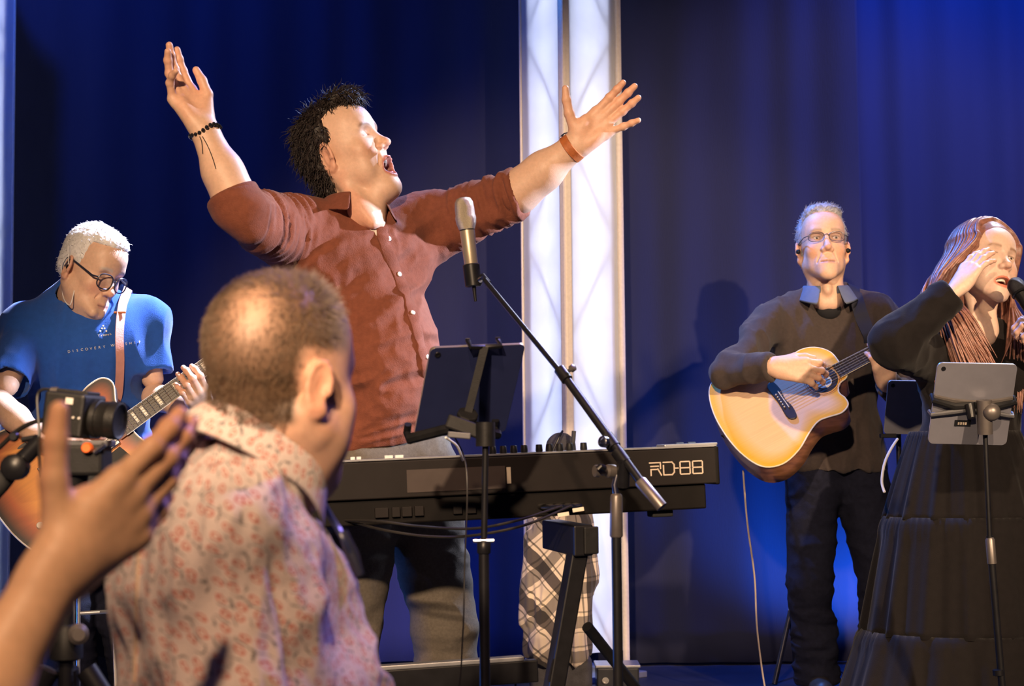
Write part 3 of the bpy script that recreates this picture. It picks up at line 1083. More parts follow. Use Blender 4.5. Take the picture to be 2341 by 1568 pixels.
MB().tube([P(1092, 648, 3.69), P(1104, 632, 3.68), P(1116, 648, 3.66)], [.009, .008, .008], 10).build('hinge', M['black'], cl_, smooth=True)
MB().lathe(P(1098, 640, 3.675), Vector((.5, -.8, .3)), [(0, .007), (.006, .007), (.012, .005)], 10).build('screw', M['chrome'], cl_, smooth=True)

# ------------------------------------------------------------------ gig bag with plaid shirt
M['bag'] = mat('dark_grey_bag', (0.045, 0.043, 0.05), 0.85, var=0.25, vscale=40, bump=0.4, bscale=300)


def plaid_mat():
    m = mat('plaid_flannel', (0.6, 0.55, 0.5), 0.95, var=0.1, vscale=300, bump=0.25, bscale=500, sheen=0.2)
    nt = m.node_tree
    b = nt.nodes['Principled BSDF']
    at = nd(nt, 'ShaderNodeAttribute', attribute_name='uvw')
    sp = nd(nt, 'ShaderNodeSeparateXYZ')
    nt.links.new(at.outputs['Vector'], sp.inputs[0])
    bands = []
    for ch in (0, 1):
        md = nd(nt, 'ShaderNodeMath', operation='FRACT')
        nt.links.new(sp.outputs[ch], md.inputs[0])
        cr = nd(nt, 'ShaderNodeValToRGB')
        cr.color_ramp.interpolation = 'CONSTANT'
        e = cr.color_ramp.elements
        e[0].position, e[0].color = 0.0, (0.12, 0.11, 0.12, 1)
        e[1].position, e[1].color = 0.34, (1, .95, .86, 1)
        for p_, v_ in ((0.44, .25), (0.49, .95), (0.86, .3), (0.90, .95)):
            q_ = e.new(p_)
            q_.color = (v_, v_ * .95, v_ * .9, 1)
        nt.links.new(md.outputs[0], cr.inputs[0])
        bands.append(cr)
    mx = nd(nt, 'ShaderNodeMixRGB', blend_type='MULTIPLY')
    mx.inputs[0].default_value = 0.75
    nt.links.new(bands[0].outputs[0], mx.inputs[1])
    nt.links.new(bands[1].outputs[0], mx.inputs[2])
    m2 = nd(nt, 'ShaderNodeMixRGB', blend_type='MULTIPLY')
    m2.inputs[0].default_value = 1
    m2.inputs[2].default_value = (0.66, 0.60, 0.55, 1)
    nt.links.new(mx.outputs[0], m2.inputs[1])
    nt.links.new(m2.outputs[0], b.inputs['Base Color'])
    return m


M['plaid'] = plaid_mat()
bd = 5.75
bc = P(1278, 1200, bd)
bag = thing('gig_bag', 'dark grey rounded bag standing before the lit fabric column', 'bag', (bc.x, bd + .02, 0))
F_ = Field((bc.x - .2, bd - .2, -.02), (bc.x + .2, bd + .25, 1.0), 0.009)
zt = P(1280, 984, bd).z
F_.cap((bc.x - .005, bd + .02, .10), (bc.x + .01, bd + .02, zt - .06), .10, .055, .02, flat=((0, 1, 0), .7))
F_.box((bc.x, bd + .02, .07), (.11, .075, .065), None, .03, .03)
V, Fq = F_.mesh(2)
V[:, 2] = np.maximum(V[:, 2], 0.002)
mk_np('bag_body', V, Fq, M['bag'], bag)
cable('carry_handle', [P(1300, 1022, bd - .03), P(1309, 1012, bd - .05), P(1312, 985, bd - .05)], .008, M['bag'], parent=bag)
cable('zip_strip', [P(1262, 1035, bd - .06), P(1278, 1000, bd - .052), P(1286, 985, bd - .03)], .004, M['black'], parent=bag)
# the shirt hanging round the bag
lo, hi = (bc.x - .2, bd - .2, .03), (bc.x + .2, bd + .2, .9)
F_ = Field(lo, hi, 0.006)
zt2 = P(1270, 1120, bd).z
F_.cap((bc.x + .0, bd, zt2), (bc.x + .01, bd, .42), .105, .125, .02, flat=((0, 1, 0), .8))
F_.cap((bc.x - .03, bd - .02, .55), (bc.x - .045, bd - .03, .17), .075, .085, .02, flat=((0, 1, 0), .8))
F_.cap((bc.x + .06, bd - .03, .60), (bc.x + .055, bd - .04, .14), .052, .05, .006)
F_.cap((bc.x - .085, bd - .03, .55), (bc.x - .10, bd - .03, .27), .035, .045, .006)
F_.cap((bc.x - .005, bd + .02, .10), (bc.x + .01, bd + .02, zt - .06), .116, .071, .004, True, flat=((0, 1, 0), .7))
F_.box((bc.x, bd + .02, .07), (.124, .089, .080), None, .03, .004, True)
V, Fq = F_.mesh(2)
N_ = vnormals(V, Fq)
V = V + N_ * (0.012 * (ridge(V * np.array([26, 26, 4]) + 3.1) - 0.4))[:, None]
an_ = np.arctan2(V[:, 0] - bc.x, -(V[:, 1] - bd))
tw_ = np.where(V[:, 0] < bc.x + .02, 0.75, 0.06)
u_ = an_ * 0.11
uvp = np.stack([(u_ * np.cos(tw_) + V[:, 2] * np.sin(tw_)) * 8.5, (-u_ * np.sin(tw_) + V[:, 2] * np.cos(tw_)) * 8.5], 1)
tag(mk_np('plaid_shirt', V, Fq, M['plaid'], None, (bc.x, bd, .03), uv=uvp), 'black and cream plaid flannel shirt draped over the dark bag', 'shirt')

# small things on the stage floor by the column
M['case'] = mat('dark_case', (0.03, 0.032, 0.04), 0.3, 0.2, var=0.15)
fc = thing('stage_box', 'low black cable box with metal rim at the foot of the lit column', 'box', (P(1408, 1520, 5.9).x, 5.85, 0))
bx0 = WLOC[fc.name]
MB().box(bx0 + Vector((0, 0, .045)), (.15, .13, .086)).build('box_body', M['case'], fc, bevel=.006)
MB().box(bx0 + Vector((0, 0, .093)), (.16, .14, .010)).build('rim', M['steel'], fc, bevel=.003)
for k in range(3):
    MB().lathe(bx0 + Vector((-.045 + .045 * k, -.066, .045)), (0, -1, 0), [(0, .012), (.006, .012), (.0062, .008), (.002, .007)], 14).build('socket', M['chrome'], fc, smooth=True)
cable('coiled_cable', [bx0 + Vector((-.03 + .2 * t_, -.11 - .02 * math.sin(t_ * 9), .012 + 0.004 * math.sin(t_ * 14))) for t_ in np.linspace(0, 1, 9)], .007, M['wirewhite'],
      'pale cable lying on the floor before the low cable box', 'cable')
gc = P(1165, 1520, 6.05)
cable('coiled_cable', [Vector((gc.x + .07 * math.cos(a) * (1 + .1 * math.sin(3 * a)), 6.1 + .05 * math.sin(a), .008 + .0022 * a)) for a in np.linspace(0, 18, 40)], .005,
      mat('tan_cable', (.5, .36, .2), .6), 'small coil of tan cable on the floor beside the plaid shirt', 'cable', sub=3)
ub = {}
for nm, loc, lb in (('uplight', (-0.75, 5.72, 0), 'small black floor uplight behind the singer'), ('uplight', (1.30, 6.04, 0), 'small black floor uplight behind the acoustic guitarist')):
    u_ = thing(nm, lb, 'stage light', loc)
    c_ = Vector(loc)
    MB().box(c_ + Vector((0, -.07, .053)), (.10, .07, .07), Matrix.Rotation(-.35, 3, 'X')).build('housing', M['black'], u_, bevel=.006)
    MB().box(c_ + Vector((0, -.03, .008)), (.13, .05, .012)).build('yoke', M['black'], u_, bevel=.002)
# folding guitar stand behind the acoustic guitarist
gs = thing('guitar_stand', 'folded tubular guitar stand behind the acoustic guitarist', 'stand', (P(1800, 1568, 5.95).x, 5.95, 0))
a = P(1808, 1395, 5.95)
g0 = WLOC[gs.name]
MB().tube([a, Vector((P(1775, 1568, 5.9).x - .01, 5.88, .012))], .010, 10).build('leg', M['black'], gs, smooth=True)
MB().tube([a, Vector((a.x + .16, 5.90, .012))], .010, 10).build('leg', M['black'], gs, smooth=True)
MB().tube([a, Vector((a.x + .05, 6.15, .012))], .010, 10).build('leg', M['black'], gs, smooth=True)
MB().tube([a - Vector((0, 0, .02)), a + Vector((0.01, 0, .10))], .012, 10).build('yoke', M['steel'], gs, smooth=True)

# ------------------------------------------------------------------ video camera on a tripod in front of the stage
M['camblack'] = mat('camera_body', (0.012, 0.0115, 0.011), 0.45, 0.1, var=0.25, vscale=60, bump=0.15, bscale=400)
M['orange'] = mat('orange_button', (0.9, 0.16, 0.02), 0.4, var=0.05)
M['white'] = mat('white_print', (0.75, 0.70, 0.62), 0.6, var=0.08)
M['lensglass'] = mat('lens_glass', (0.01, 0.012, 0.02), 0.05, var=0.02, coat=0.5)
cdp = 2.62
tri = thing('tripod', 'black camera tripod standing in front of the stage', 'tripod', (P(152, 1450, cdp).x, cdp, -.67))
hub = P(152, 1460, cdp)
MB().tube([P(150, 1225, cdp), hub, Vector((hub.x, cdp, hub.z - .35))], .012, 12).build('centre_column', M['black'], tri, smooth=True)
MB().lathe(hub + Vector((0, 0, -.035)), (0, 0, 1), [(0, .018), (.004, .026), (.05, .026), (.058, .02)], 16).build('hub', M['blackp'], tri, smooth=True)
for k, (px, py) in enumerate(((92, 1568), (222, 1568), (165, 1568))):
    dv = (P(px, py, cdp) - hub)
    if k == 2:
        dv = Vector((.0, .045, -.2))
    dv = dv * ((hub.z + .655) / -dv.z)
    s0 = hub + dv * .04
    lg = MB().tube([s0, s0 + dv * .30], .0175, 12).build('leg', M['black'], tri, smooth=True)
    MB().tube([s0 + dv * .30, s0 + dv * .945], .013, 12).build('leg_tube', M['gunmetal'], lg, smooth=True)
    MB().lathe(s0 + dv * .29, dv, [(0, .0185), (.003, .0205), (.03, .0205), (.033, .0165)], 14).build('leg_lock', M['blackp'], lg, smooth=True)
    MB().lathe(s0 + dv * .955, -dv, [(0, .014), (.01, .017), (.03, .013)], 12).build('rubber_foot', M['rubber'], lg, smooth=True)
MB().lathe(P(179, 1448, cdp - .02), (0.3, -1, 0), [(-.01, .009), (.0, .0165), (.014, .0165), (.02, .010)], 16).build('lock_knob', M['gunmetal'], tri, smooth=True)
MB().lathe(P(128, 1440, cdp), Vector((-1, 0, .15)), [(-.02, .006), (.0, .008), (.022, .007)], 10).build('lock_lever', M['gunmetal'], tri, smooth=True)
# fluid head and pan handle
MB().box(P(186, 1052, cdp), (.085, .07, .05)).build('fluid_head', M['blackp'], tri, bevel=.006)
MB().box(P(196, 1015, cdp), (.085, .06, .012)).build('head_plate', M['panelgrey'], tri, bevel=.003)
MB().tube([P(165, 1070, cdp), P(150, 1225, cdp)], [.028, .018], 12).build('head_base', M['blackp'], tri, smooth=True)
MB().lathe(P(198, 1024, cdp - .045), (0, -1, 0), [(-.01, .009), (.0, .009), (.004, .007)], 14).build('release_button', M['orange'], tri, smooth=True)
MB().tube([P(215, 1035, cdp - .04), P(240, 1015, cdp - .04)], .004, 8).build('level_lever', M['chrome'], tri, smooth=True)
# the camera
vc = thing('video_camera', 'black compact video camera with a short lens on the tripod', 'camera', P(190, 1002, cdp))
cc = P(180, 950, cdp)
Rc = Matrix.Rotation(math.radians(-10), 3, 'Z') @ Matrix.Rotation(math.radians(7), 3, 'Y')
s_ = cdp / FPX


def cx(dx, dy, dz):
    return cc + Rc @ Vector((dx * s_, dy, -dz * s_))


MB().box(cx(-12, 0, 0), (98 * s_, .085, 100 * s_), Rc).build('camera_body', M['camblack'], vc, bevel=.005)
MB().box(cx(-12, 0, -52), (86 * s_, .05, 10 * s_), Rc).build('top_rail', M['camblack'], vc, bevel=.002)
MB().lathe(cx(36, 0, 2), Rc @ Vector((1, 0, 0)), [(0, .027), (.004, .031), (.012, .031), (.013, .029), (.030, .030), (.031, .031), (.046, .031), (.047, .028), (.044, .024)], 28).build('lens', M['camblack'], vc, smooth=True)
MB().lathe(cx(36, 0, 2) + Rc @ Vector((.040, 0, 0)), Rc @ Vector((1, 0, 0)), [(0, .025), (.002, .018), (.003, .007)], 24).build('front_glass', M['lensglass'], vc, smooth=True)
MB().box(cx(2, -.0435, -32), (18 * s_, .001, 14 * s_), Rc).build('white_mark', M['white'], vc)
MB().box(cx(-10, -.0435, -3), (20 * s_, .001, 20 * s_), Rc).build('white_mark', M['white'], vc)
MB().box(cx(-10, -.044, -3), (12 * s_, .001, 12 * s_), Rc).build('mark_inset', M['camblack'], vc)
for dx in (16, 30):
    MB().lathe(cx(dx, -.043, 4), Rc @ Vector((0, -1, 0)), [(0, .0022), (.002, .0018)], 8).build('button', M['white'], vc, smooth=True)
MB().box(cx(-52, 0, -20), (16 * s_, .07, 60 * s_), Rc).build('battery', M['blackp'], vc, bevel=.003)
MB().tube([cx(-60, -.02, -50), cx(-44, -.02, -52)], .006, 10).build('connector', M['gunmetal'], vc, smooth=True)
cable('video_cable', [cx(-58, -.02, -52), cx(-82, -.02, -50), cx(-92, -.02, -30), P(90, 985, cdp - .02), P(88, 1010, cdp - .02), P(92, 1090, cdp)], .0024, M['wireblack'],
      'thin black cable looping behind the video camera', 'cable')
cable('video_cable', [cx(-66, 0, 16), P(80, 964, cdp + .02), P(40, 985, cdp + .05), P(0, 1022, cdp + .08), P(-60, 1075, cdp + .12), P(-120, 1400, cdp + .22), Vector((P(-150, 1500, cdp).x, cdp + .24, -.66))], .0042, M['wireblack'],
      'thicker black cable running from the video camera to the left', 'cable')
# pan handle with arm
ph = thing('pan_handle', 'black jointed handle fixed to the tripod head below the video camera', 'handle', P(100, 1030, cdp))
MB().tube([P(150, 1048, cdp), P(95, 1015, cdp)], .012, 10).build('bracket', M['blackp'], ph, smooth=True)
MB().tube([P(95, 1005, cdp), P(62, 1040, cdp), P(35, 1065, cdp)], .0135, 12).build('upper_arm', M['black'], ph, smooth=True)
MB().lathe(P(32, 1068, cdp - .02), (0, -1, 0), [(-.025, .014), (-.02, .021), (.006, .021), (.012, .014)], 16).build('joint', M['black'], ph, smooth=True)
MB().tube([P(32, 1070, cdp), P(0, 1105, cdp), P(-70, 1180, cdp)], [.014, .0165, .0165], 12).build('grip', M['rubber'], ph, smooth=True)
MB().tube([P(80, 1000, cdp), P(50, 1006, cdp)], .0048, 8).build('lever', M['black'], ph, smooth=True)
MB().lathe(P(32, 998, cdp), (0, -1, 0), [(-.004, .005), (.0, .009), (.006, .006)], 12).build('lever_tip', M['black'], ph, smooth=True)

# ------------------------------------------------------------------ small table beside the guitarist
sd = 4.30
tx0, tx1 = P(184, 1285, sd).x, P(300, 1285, sd).x
tz = P(230, 1284, sd).z
sb = thing('equipment_table', 'small black tray table on thin posts beside the blue-shirted guitarist', 'table', ((tx0 + tx1) / 2, sd, 0))
MB().box(((tx0 + tx1) / 2 + .06, sd + .1, tz), (tx1 - tx0 + .12, .26, .014)).build('tray', M['black'], sb, bevel=.002)
MB().box((P(232, 1284, sd).x, sd - .031, tz), (.055 , .002, .004)).build('edge_highlight', M['tabedge'], sb)  # gold strip painted on as the highlight of the tray's front edge
for px, yy in ((168, 0), (181, .03)):
    p = P(px, 1300, sd + yy)
    MB().tube([Vector((p.x, sd + yy, 0.004)), Vector((p.x, sd + yy, tz - .03))], .0055, 10).build('post', M['steel'], sb, smooth=True)
MB().tube([Vector((P(296, 1300, sd).x, sd + .12, .004)), Vector((P(296, 1300, sd).x, sd + .12, tz))], .0055, 10).build('post', M['steel'], sb, smooth=True)
MB().tube([P(184, 1402, sd + .03), P(226, 1399, sd + .03), P(296, 1396, sd + .12)], .0055, 10).build('cross_rail', M['steel'], sb, smooth=True)
MB().tube([P(165, 1297, sd), P(190, 1290, sd), P(200, 1286, sd)], .005, 8).build('bracket', M['steel'], sb, smooth=True)
pd = thing('small_mixer', 'small blue-lit control box on the tray table', 'device', P(250, 1281, sd + .08))
MB().box(P(240, 1262, sd + .10), (.042, .05, .034), Matrix.Rotation(.3, 3, 'Y')).build('box', M['case'], pd, bevel=.003)
MB().box(P(252, 1275, sd + .04), (.05, .07, .012), Matrix.Rotation(-.12, 3, 'Y')).build('cover', M['wirewhite'], pd, bevel=.003)
cable('charging_cable', [P(245, 1274, sd - .035), P(247, 1295, sd - .04), P(252, 1350, sd - .05), P(260, 1430, sd - .05), P(263, 1520, sd - .06), P(268, 1640, sd - .05), Vector((P(270, 1700, sd).x, sd, .005))],
      .0040, M['wirewhite'], 'white cable hanging from the tray table', 'cable')
am = thing('guitar_amplifier', 'small dark guitar amplifier on the floor behind the tray table', 'amplifier', (P(225, 1500, 5.3).x, 5.35, 0))
ac = WLOC[am.name]
MB().box(ac + Vector((0, .05, .235)), (.30, .2, .45)).build('cabinet', M['case'], am, bevel=.01)
MB().box(ac + Vector((0, -.052, .2)), (.26, .006, .34)).build('grille_cloth', M['bag'], am, bevel=.002)
MB().lathe(ac + Vector((0.03, -.056, .25)), (0, -1, 0), [(0, .05), (.002, .048), (.001, .03)], 20).build('speaker_cone', M['black'], am, smooth=True)
MB().box(ac + Vector((0, -.052, .415)), (.26, .006, .06)).build('control_strip', M['steel'], am, bevel=.002)

# cable of the acoustic guitar
cable('guitar_cable', [P(1699, 1075, 5.42), P(1702, 1120, 5.42), P(1709, 1200, 5.42), P(1725, 1320, 5.44), P(1730, 1430, 5.45), P(1742, 1530, 5.5), P(1752, 1590, 5.5)], .0032,
      mat('tan_grey_cable', (.35, .28, .25), .6), 'thin cable hanging from the acoustic guitar to the floor', 'cable')

# ------------------------------------------------------------------ people
def _cut(s, p, n, rad, k=0.004):
    p, n = np.array(p, dtype=float), np.array(n, dtype=float)
    n = n / np.linalg.norm(n)
    sl, g = s.region(p - rad, p + rad)
    if sl is None:
        return s
    q = [g[i] - p[i] for i in range(3)]
    v = np.maximum(-(q[0] * n[0] + q[1] * n[1] + q[2] * n[2]), np.sqrt(q[0] ** 2 + q[1] ** 2 + q[2] ** 2) - rad)
    s.put(sl, v, k, True)
    return s


Field.cut = _cut
M['skin'] = mat('skin', (0.6, 0.4, 0.3), 0.48, var=0.06, vscale=120, bump=0.10, bscale=420, attr='col', spec=0.4)
M['skin'].node_tree.nodes['Principled BSDF'].inputs['Subsurface Weight'].default_value = 0.08
M['skin'].node_tree.nodes['Principled BSDF'].inputs['Subsurface Radius'].default_value = (0.012, 0.004, 0.002)
M['eye'] = mat('eye', (0.8, 0.8, 0.8), 0.15, var=0.02, attr='col')
M['teeth'] = mat('teeth', (0.80, 0.74, 0.62), 0.25, var=0.03)
M['glass'] = bpy.data.materials.new('spectacle_glass')
M['glass'].use_nodes = True
_nt = M['glass'].node_tree
_nt.nodes.clear()
_o, _mx, _t, _g = (nd(_nt, t) for t in ('ShaderNodeOutputMaterial', 'ShaderNodeMixShader', 'ShaderNodeBsdfTransparent', 'ShaderNodeBsdfGlossy'))
_f = nd(_nt, 'ShaderNodeValue')
_f.outputs[0].default_value = 0.07
_g.inputs['Roughness'].default_value = 0.05
_t.inputs[0].default_value = (0.86, 0.87, 0.92, 1)
for a_, b_ in ((_f.outputs[0], _mx.inputs[0]), (_t.outputs[0], _mx.inputs[1]), (_g.outputs[0], _mx.inputs[2]), (_mx.outputs[0], _o.inputs[0])):
    _nt.links.new(a_, b_)


def ss(a, b, x):
    t = np.clip((x - a) / (b - a), 0, 1)
    return t * t * (3 - 2 * t)


def mixc(col, c, m):
    return col + (np.array(c) - col) * m[:, None]


class Head:
    """head-local frame: x to the person's right, y forward, z up, origin between the ears"""

    def __init__(s, c, fwd, up, scale=1.0):
        s.c, s.R, s.v = np.array(c), np.array(frame(fwd, up)), np.ones(3) * scale
        s.s = float(s.v.mean())

    def w(s, L):
        return (np.asarray(L, dtype=float) * s.v) @ s.R.T + s.c

    def l(s, W):
        return ((np.array(W) - s.c) @ s.R) / s.v

    def wd(s, D):
        return np.asarray(D, dtype=float) @ s.R.T


def skull(F, t=0.0, k=0.03):
    F.ell((0, -.006, .045), (.0765 + t, .0985 + t, .0855 + t), None, k)
    return F


def build_head(H, neck, notch, skin, jaw=0.0, eyes='open', mouth='closed', lip=(.55, .22, .18), brow=(.2, .12, .08),
               fem=0.0, wide=1.0, h=0.0023, blush=0.25, nose=1.0, scalp=None, age=0.0, chinfat=0.0, eyelevel=.011, cheek=1.0, ear=1.0):
    nb, nt = H.l(neck), H.l(notch)
    lo = np.minimum((-.115, -.14, -.16), np.minimum(nb, nt) - .06)
    hi = np.maximum((.115, .145, .155), np.maximum(nb, nt) + .06)
    F = Field(lo, hi, h)
    skull(F)
    F.ell((0, .034, -.012), (.067 * wide, .062, .083), None, .03)
    F.ell((0, .052, .058), (.058, .042, .045), None, .03)
    jz, jy = -jaw, -jaw * .25
    jw = .050 - .005 * fem
    for sx in (-1, 1):
        F.cap((sx * jw * wide, .010, -.050 + jz * .15), (sx * .014, .074 + jy, -.096 + jz), .024, .0175, .024)
        F.ell((sx * .042 * wide, .060, -.022), (.025, .022, .022), None, .02)
        F.ell((sx * .043 * wide, .046, -.055 + jz * .4), (.022 * cheek, .028 * cheek, .03 * cheek), None, .025)
    F.ell((0, .081 + jy, -.101 + jz), (.021 - .003 * fem, .0155, .0165), None, .014)
    F.ell((0, .079 + jy * .4, -.067 + jz * .45), (.033, .021, .027 + jaw * .4), None, .02)
    if chinfat:
        F.ell((0, .045 + jy, -.105 + jz), (.045, .045, .03 * chinfat), None, .03)
    F.cap((-.036, .0785, .030), (.036, .0785, .030), .0135 - .003 * fem, None, .016)
    # nose
    F.cap((0, .085, .017), (0, .104 * nose + .002, -.022), .0075, .0105, .012)
    F.ell((0, .109 * nose + .001, -.0275), (.0115, .0115, .0098), None, .008)
    for sx in (-1, 1):
        F.ell((sx * .0135, .098, -.0315), (.0078, .0100, .0080), None, .006)
        F.ell((sx * .0062, .107, -.0405), (.0036, .0062, .0046), None, .003, True)
        F.ell((sx * .033, .099, eyelevel + .002), (.0185, .0165, .0115), None, .012, True)
        F.ell((sx * .0318, .0715, eyelevel), (.0150, .0140, .0125), None, .005)
        if eyes == 'open':
            F.ell((sx * .0318, .0870, eyelevel), (.0122, .0110, .0032), None, .002, True)
        # fold from nostril to mouth corner
        if age:
            F.cap((sx * .021, .094, -.036), (sx * .033, .082, -.066 + jz * .3), .0035, .003, .004, True)
    # lips and mouth
    zc = -.0665
    if mouth == 'closed':
        for (p, q, r) in (((-.022, .0895, zc), (0, .0985, zc + .004), .0042), ((0, .0985, zc + .004), (.022, .0895, zc), .0042),
                          ((-.019, .0890, zc - .007), (0, .0965, zc - .009), .0050), ((0, .0965, zc - .009), (.019, .0890, zc - .007), .0050)):
            F.cap(p, q, r, None, .004)
        F.cap((-.024, .094, zc - .002), (0, .1025, zc - .0015), .0018, None, .002, True)
        F.cap((0, .1025, zc - .0015), (.024, .094, zc - .002), .0018, None, .002, True)
        mo = None
    else:
        wv, hv = (.026, .006 + jaw * .58) if mouth == 'open' else (.026, .0045 + jaw * .45)
        mc = np.array((0, .094 + jy * .3, zc - .004 + jz * .45))
        up_, lo_ = mc[2] + hv + .0015, mc[2] - hv - .0035
        for (za, y0, r, dip) in ((up_, .099, .0046, .0), (lo_, .096 + jy * .55, .0055, .0)):
            sgn = 1 if za > mc[2] else -1
            pts = [(wv * u, y0 - .012 * u * u, mc[2] + (za - mc[2]) * (1 - .82 * u * u)) for u in (-1, -.6, -.2, .2, .6, 1)]
            for a, b in zip(pts[:-1], pts[1:]):
                F.cap(a, b, r, None, .004)
        F.ell(mc, (wv, .034, hv), None, .003, True)
        mo = (mc, wv, hv)
    # ears
    for sx in (-1, 1):
        Re = np.array(Matrix.Rotation(sx * -.42, 3, 'Z') @ Matrix.Rotation(-.18, 3, 'X'))
        ec = np.array((sx * .0785, -.010, -.002))
        F.ell(ec, (.0055, .0175 * ear, .030 * ear), Re, .006)
        pts = []
        for a in np.linspace(-100, 190, 11):
            ar = math.radians(a)
            wv_ = .0175 if a < 60 else .0175
            pts.append(ec + Re @ np.array((sx * .0035, -.0165 * ear * math.sin(math.radians(a + 90)), .029 * ear * math.sin(ar))))
        for a, b in zip(pts[:-1], pts[1:]):
            F.cap(a, b, .0038, None, .003)
        F.ell(ec + Re @ np.array((sx * .0075, .003, -.001)), (.0065, .0085, .0150), Re, .004, True)
        F.ell(ec + Re @ np.array((sx * .001, .008, -.026)), (.0055, .0085, .0085), Re, .006)
        F.ell(ec + Re @ np.array((sx * .004, .0130, -.004)), (.004, .004, .006), Re, .003)
    # neck
    nr = .054 - .008 * fem
    F.cap((0, -.018, -.045), nb, nr, nr + .005, .03)
    for sx in (-1, 1):
        F.cap((sx * .052, -.018, -.040), nt + np.array((sx * .016, -.004, 0)), .017, .012, .025)
    F.ell(nb * .55 + nt * .45, (.06, .055, .05), None, .04)
    if not fem:
        th = np.array((0, .02, -.09)) * .5 + nt * .5
        F.ell(th + np.array((0, .012, 0)), (.013, .012, .016), None, .02)
    V, Q = F.mesh(1)
    # colours of the skin itself, plus crease shade painted in
    col = np.tile(np.array(skin), (len(V), 1))
    x, y, z = V[:, 0], V[:, 1], V[:, 2]
    ax = np.abs(x)
    red = np.array(skin) * (1.02, .72, .66)
    m = np.exp(-((ax - .042) ** 2 + (z + .028) ** 2) / .0005) * ss(.03, .06, y)
    m = np.maximum(m, np.exp(-(x ** 2 + (z + .03) ** 2) / .0002) * ss(.09, .105, y))
    m = np.maximum(m, ss(.072, .082, ax) * .8)
    col = mixc(col, red, np.clip(m * blush * 2, 0, 1))
    if scalp is not None:
        col = scalp(V, col)
    bm = ss(.012, .017, ax) * (1 - ss(.046, .056, ax)) * np.exp(-((z - .0335 + .25 * (ax - .032) ** 2 / .03) / .0045) ** 2) * ss(.05, .07, y)
    col = mixc(col, brow, np.clip(bm * 1.1, 0, 1) * .8)
    if mouth == 'closed':
        lm = np.exp(-((z - zc + .0025) / .0068) ** 4) * (1 - ss(.019, .025, ax)) * ss(.080, .088, y)
        col = mixc(col, lip, lm * .75)
        cr = np.exp(-((z - zc + .0018) / .0018) ** 2) * (1 - ss(.021, .026, ax)) * ss(.080, .088, y)
        col = mixc(col, np.array(lip) * .35, cr * .8)  # shade in the line between the lips, put into the colour
    else:
        mc, wv, hv = mo
        e = np.sqrt((x / (wv + .007)) ** 2 + ((z - mc[2] + .001) / (hv + .0085)) ** 2)
        lm = (1 - ss(.90, 1.02, e)) * ss(.075, .082, y)
        col = mixc(col, lip, lm * .9)
        e2 = np.sqrt((x / (wv * 1.0)) ** 2 + ((z - mc[2]) / (hv * 1.0)) ** 2)
        ins = (1 - ss(.92, 1.03, e2)) * (1 - ss(.088, .097, y)) * ss(.04, .05, y)
        col = mixc(col, (.16, .025, .02), ins)
    if eyes == 'closed':
        for sx in (-1, 1):
            cr = np.exp(-((z - (eyelevel - .005) - 12 * (x - sx * .032) ** 2) / .0022) ** 2) * (1 - ss(.011, .015, np.abs(x - sx * .032))) * ss(.06, .07, y)
            col = mixc(col, np.array(skin) * (.35, .25, .2), cr * .85)  # crease shade of the closed lid, painted as a dark line
    else:
        for sx in (-1, 1):
            cr = np.exp(-((z - (eyelevel + .005) + 14 * (x - sx * .032) ** 2) / .0020) ** 2) * (1 - ss(.012, .015, np.abs(x - sx * .032))) * ss(.06, .07, y)
            col = mixc(col, np.array(brow) * .6, cr * .8)
    W = H.w(V)
    extras = []
    return (W, Q, col), mo


def eyes_mesh(H, iris=(.12, .09, .07), look=(0, 1, 0), lvl=.011):
    out = []
    for sx in (-1, 1):
        n, mrow = 18, 12
        V, Q = [], []
        c = np.array((sx * .0318, .0722, lvl))
        R = np.array(frame(look, (0, 0, 1)))
        for i in range(mrow + 1):
            a = math.pi * i / mrow
            for k in range(n):
                b = 2 * math.pi * k / n
                V.append(c + R @ (np.array((math.sin(a) * math.cos(b), math.cos(a), math.sin(a) * math.sin(b))) * .0125))
        for i in range(mrow):
            for k in range(n):
                k2 = (k + 1) % n
                Q.append((i * n + k, (i + 1) * n + k, (i + 1) * n + k2, i * n + k2))
        V = np.array(V)
        lc = (V - c) @ R / .0125
        col = np.tile(np.array((.75, .70, .68)), (len(V), 1))
        ang = np.arccos(np.clip(lc[:, 1], -1, 1))
        col[ang < .52] = iris
        col[ang < .24] = (.01, .01, .01)
        out.append((H.w(V), np.array(Q), col))
    return out


def teeth_mesh(H, mo, upper=True):
    """one smooth arch of teeth behind the lip"""
    mc, wv, hv = mo
    n = 20
    sg = 1 if upper else -1
    z1 = mc[2] + hv * sg
    hh = .0090 if upper else .006
    V, F = [], []
    for i in range(n + 1):
        u = i / n * 2 - 1
        x = u * wv * .90
        y = .0895 - .020 * u * u
        zt = mc[2] + (z1 - mc[2]) * (1 - .45 * u * u) + .002 * sg
        zb = zt - (hh - .0006 * (1 if i % 3 == 0 else 0)) * sg
        for (yy, zz) in ((y, zt), (y + .0008, (zt + zb) / 2), (y, zb), (y - .005, zb), (y - .005, zt)):
            V.append(H.w((x, yy, zz)))
    for i in range(n):
        for k in range(5):
            k2 = (k + 1) % 5
            F.append((i * 5 + k, i * 5 + k2, (i + 1) * 5 + k2, (i + 1) * 5 + k))
    F.append((0, 1, 2, 3, 4))
    F.append(tuple(n * 5 + k for k in (4, 3, 2, 1, 0)))
    return MB().add(V, F)


FING = [((.092, .027, 0), (.045, .027, .021), .0104), ((.097, .007, .0), (.049, .031, .022), .0107),
        ((.092, -.013, .0), (.046, .029, .021), .0101), ((.082, -.031, .0), (.036, .022, .019), .0089)]


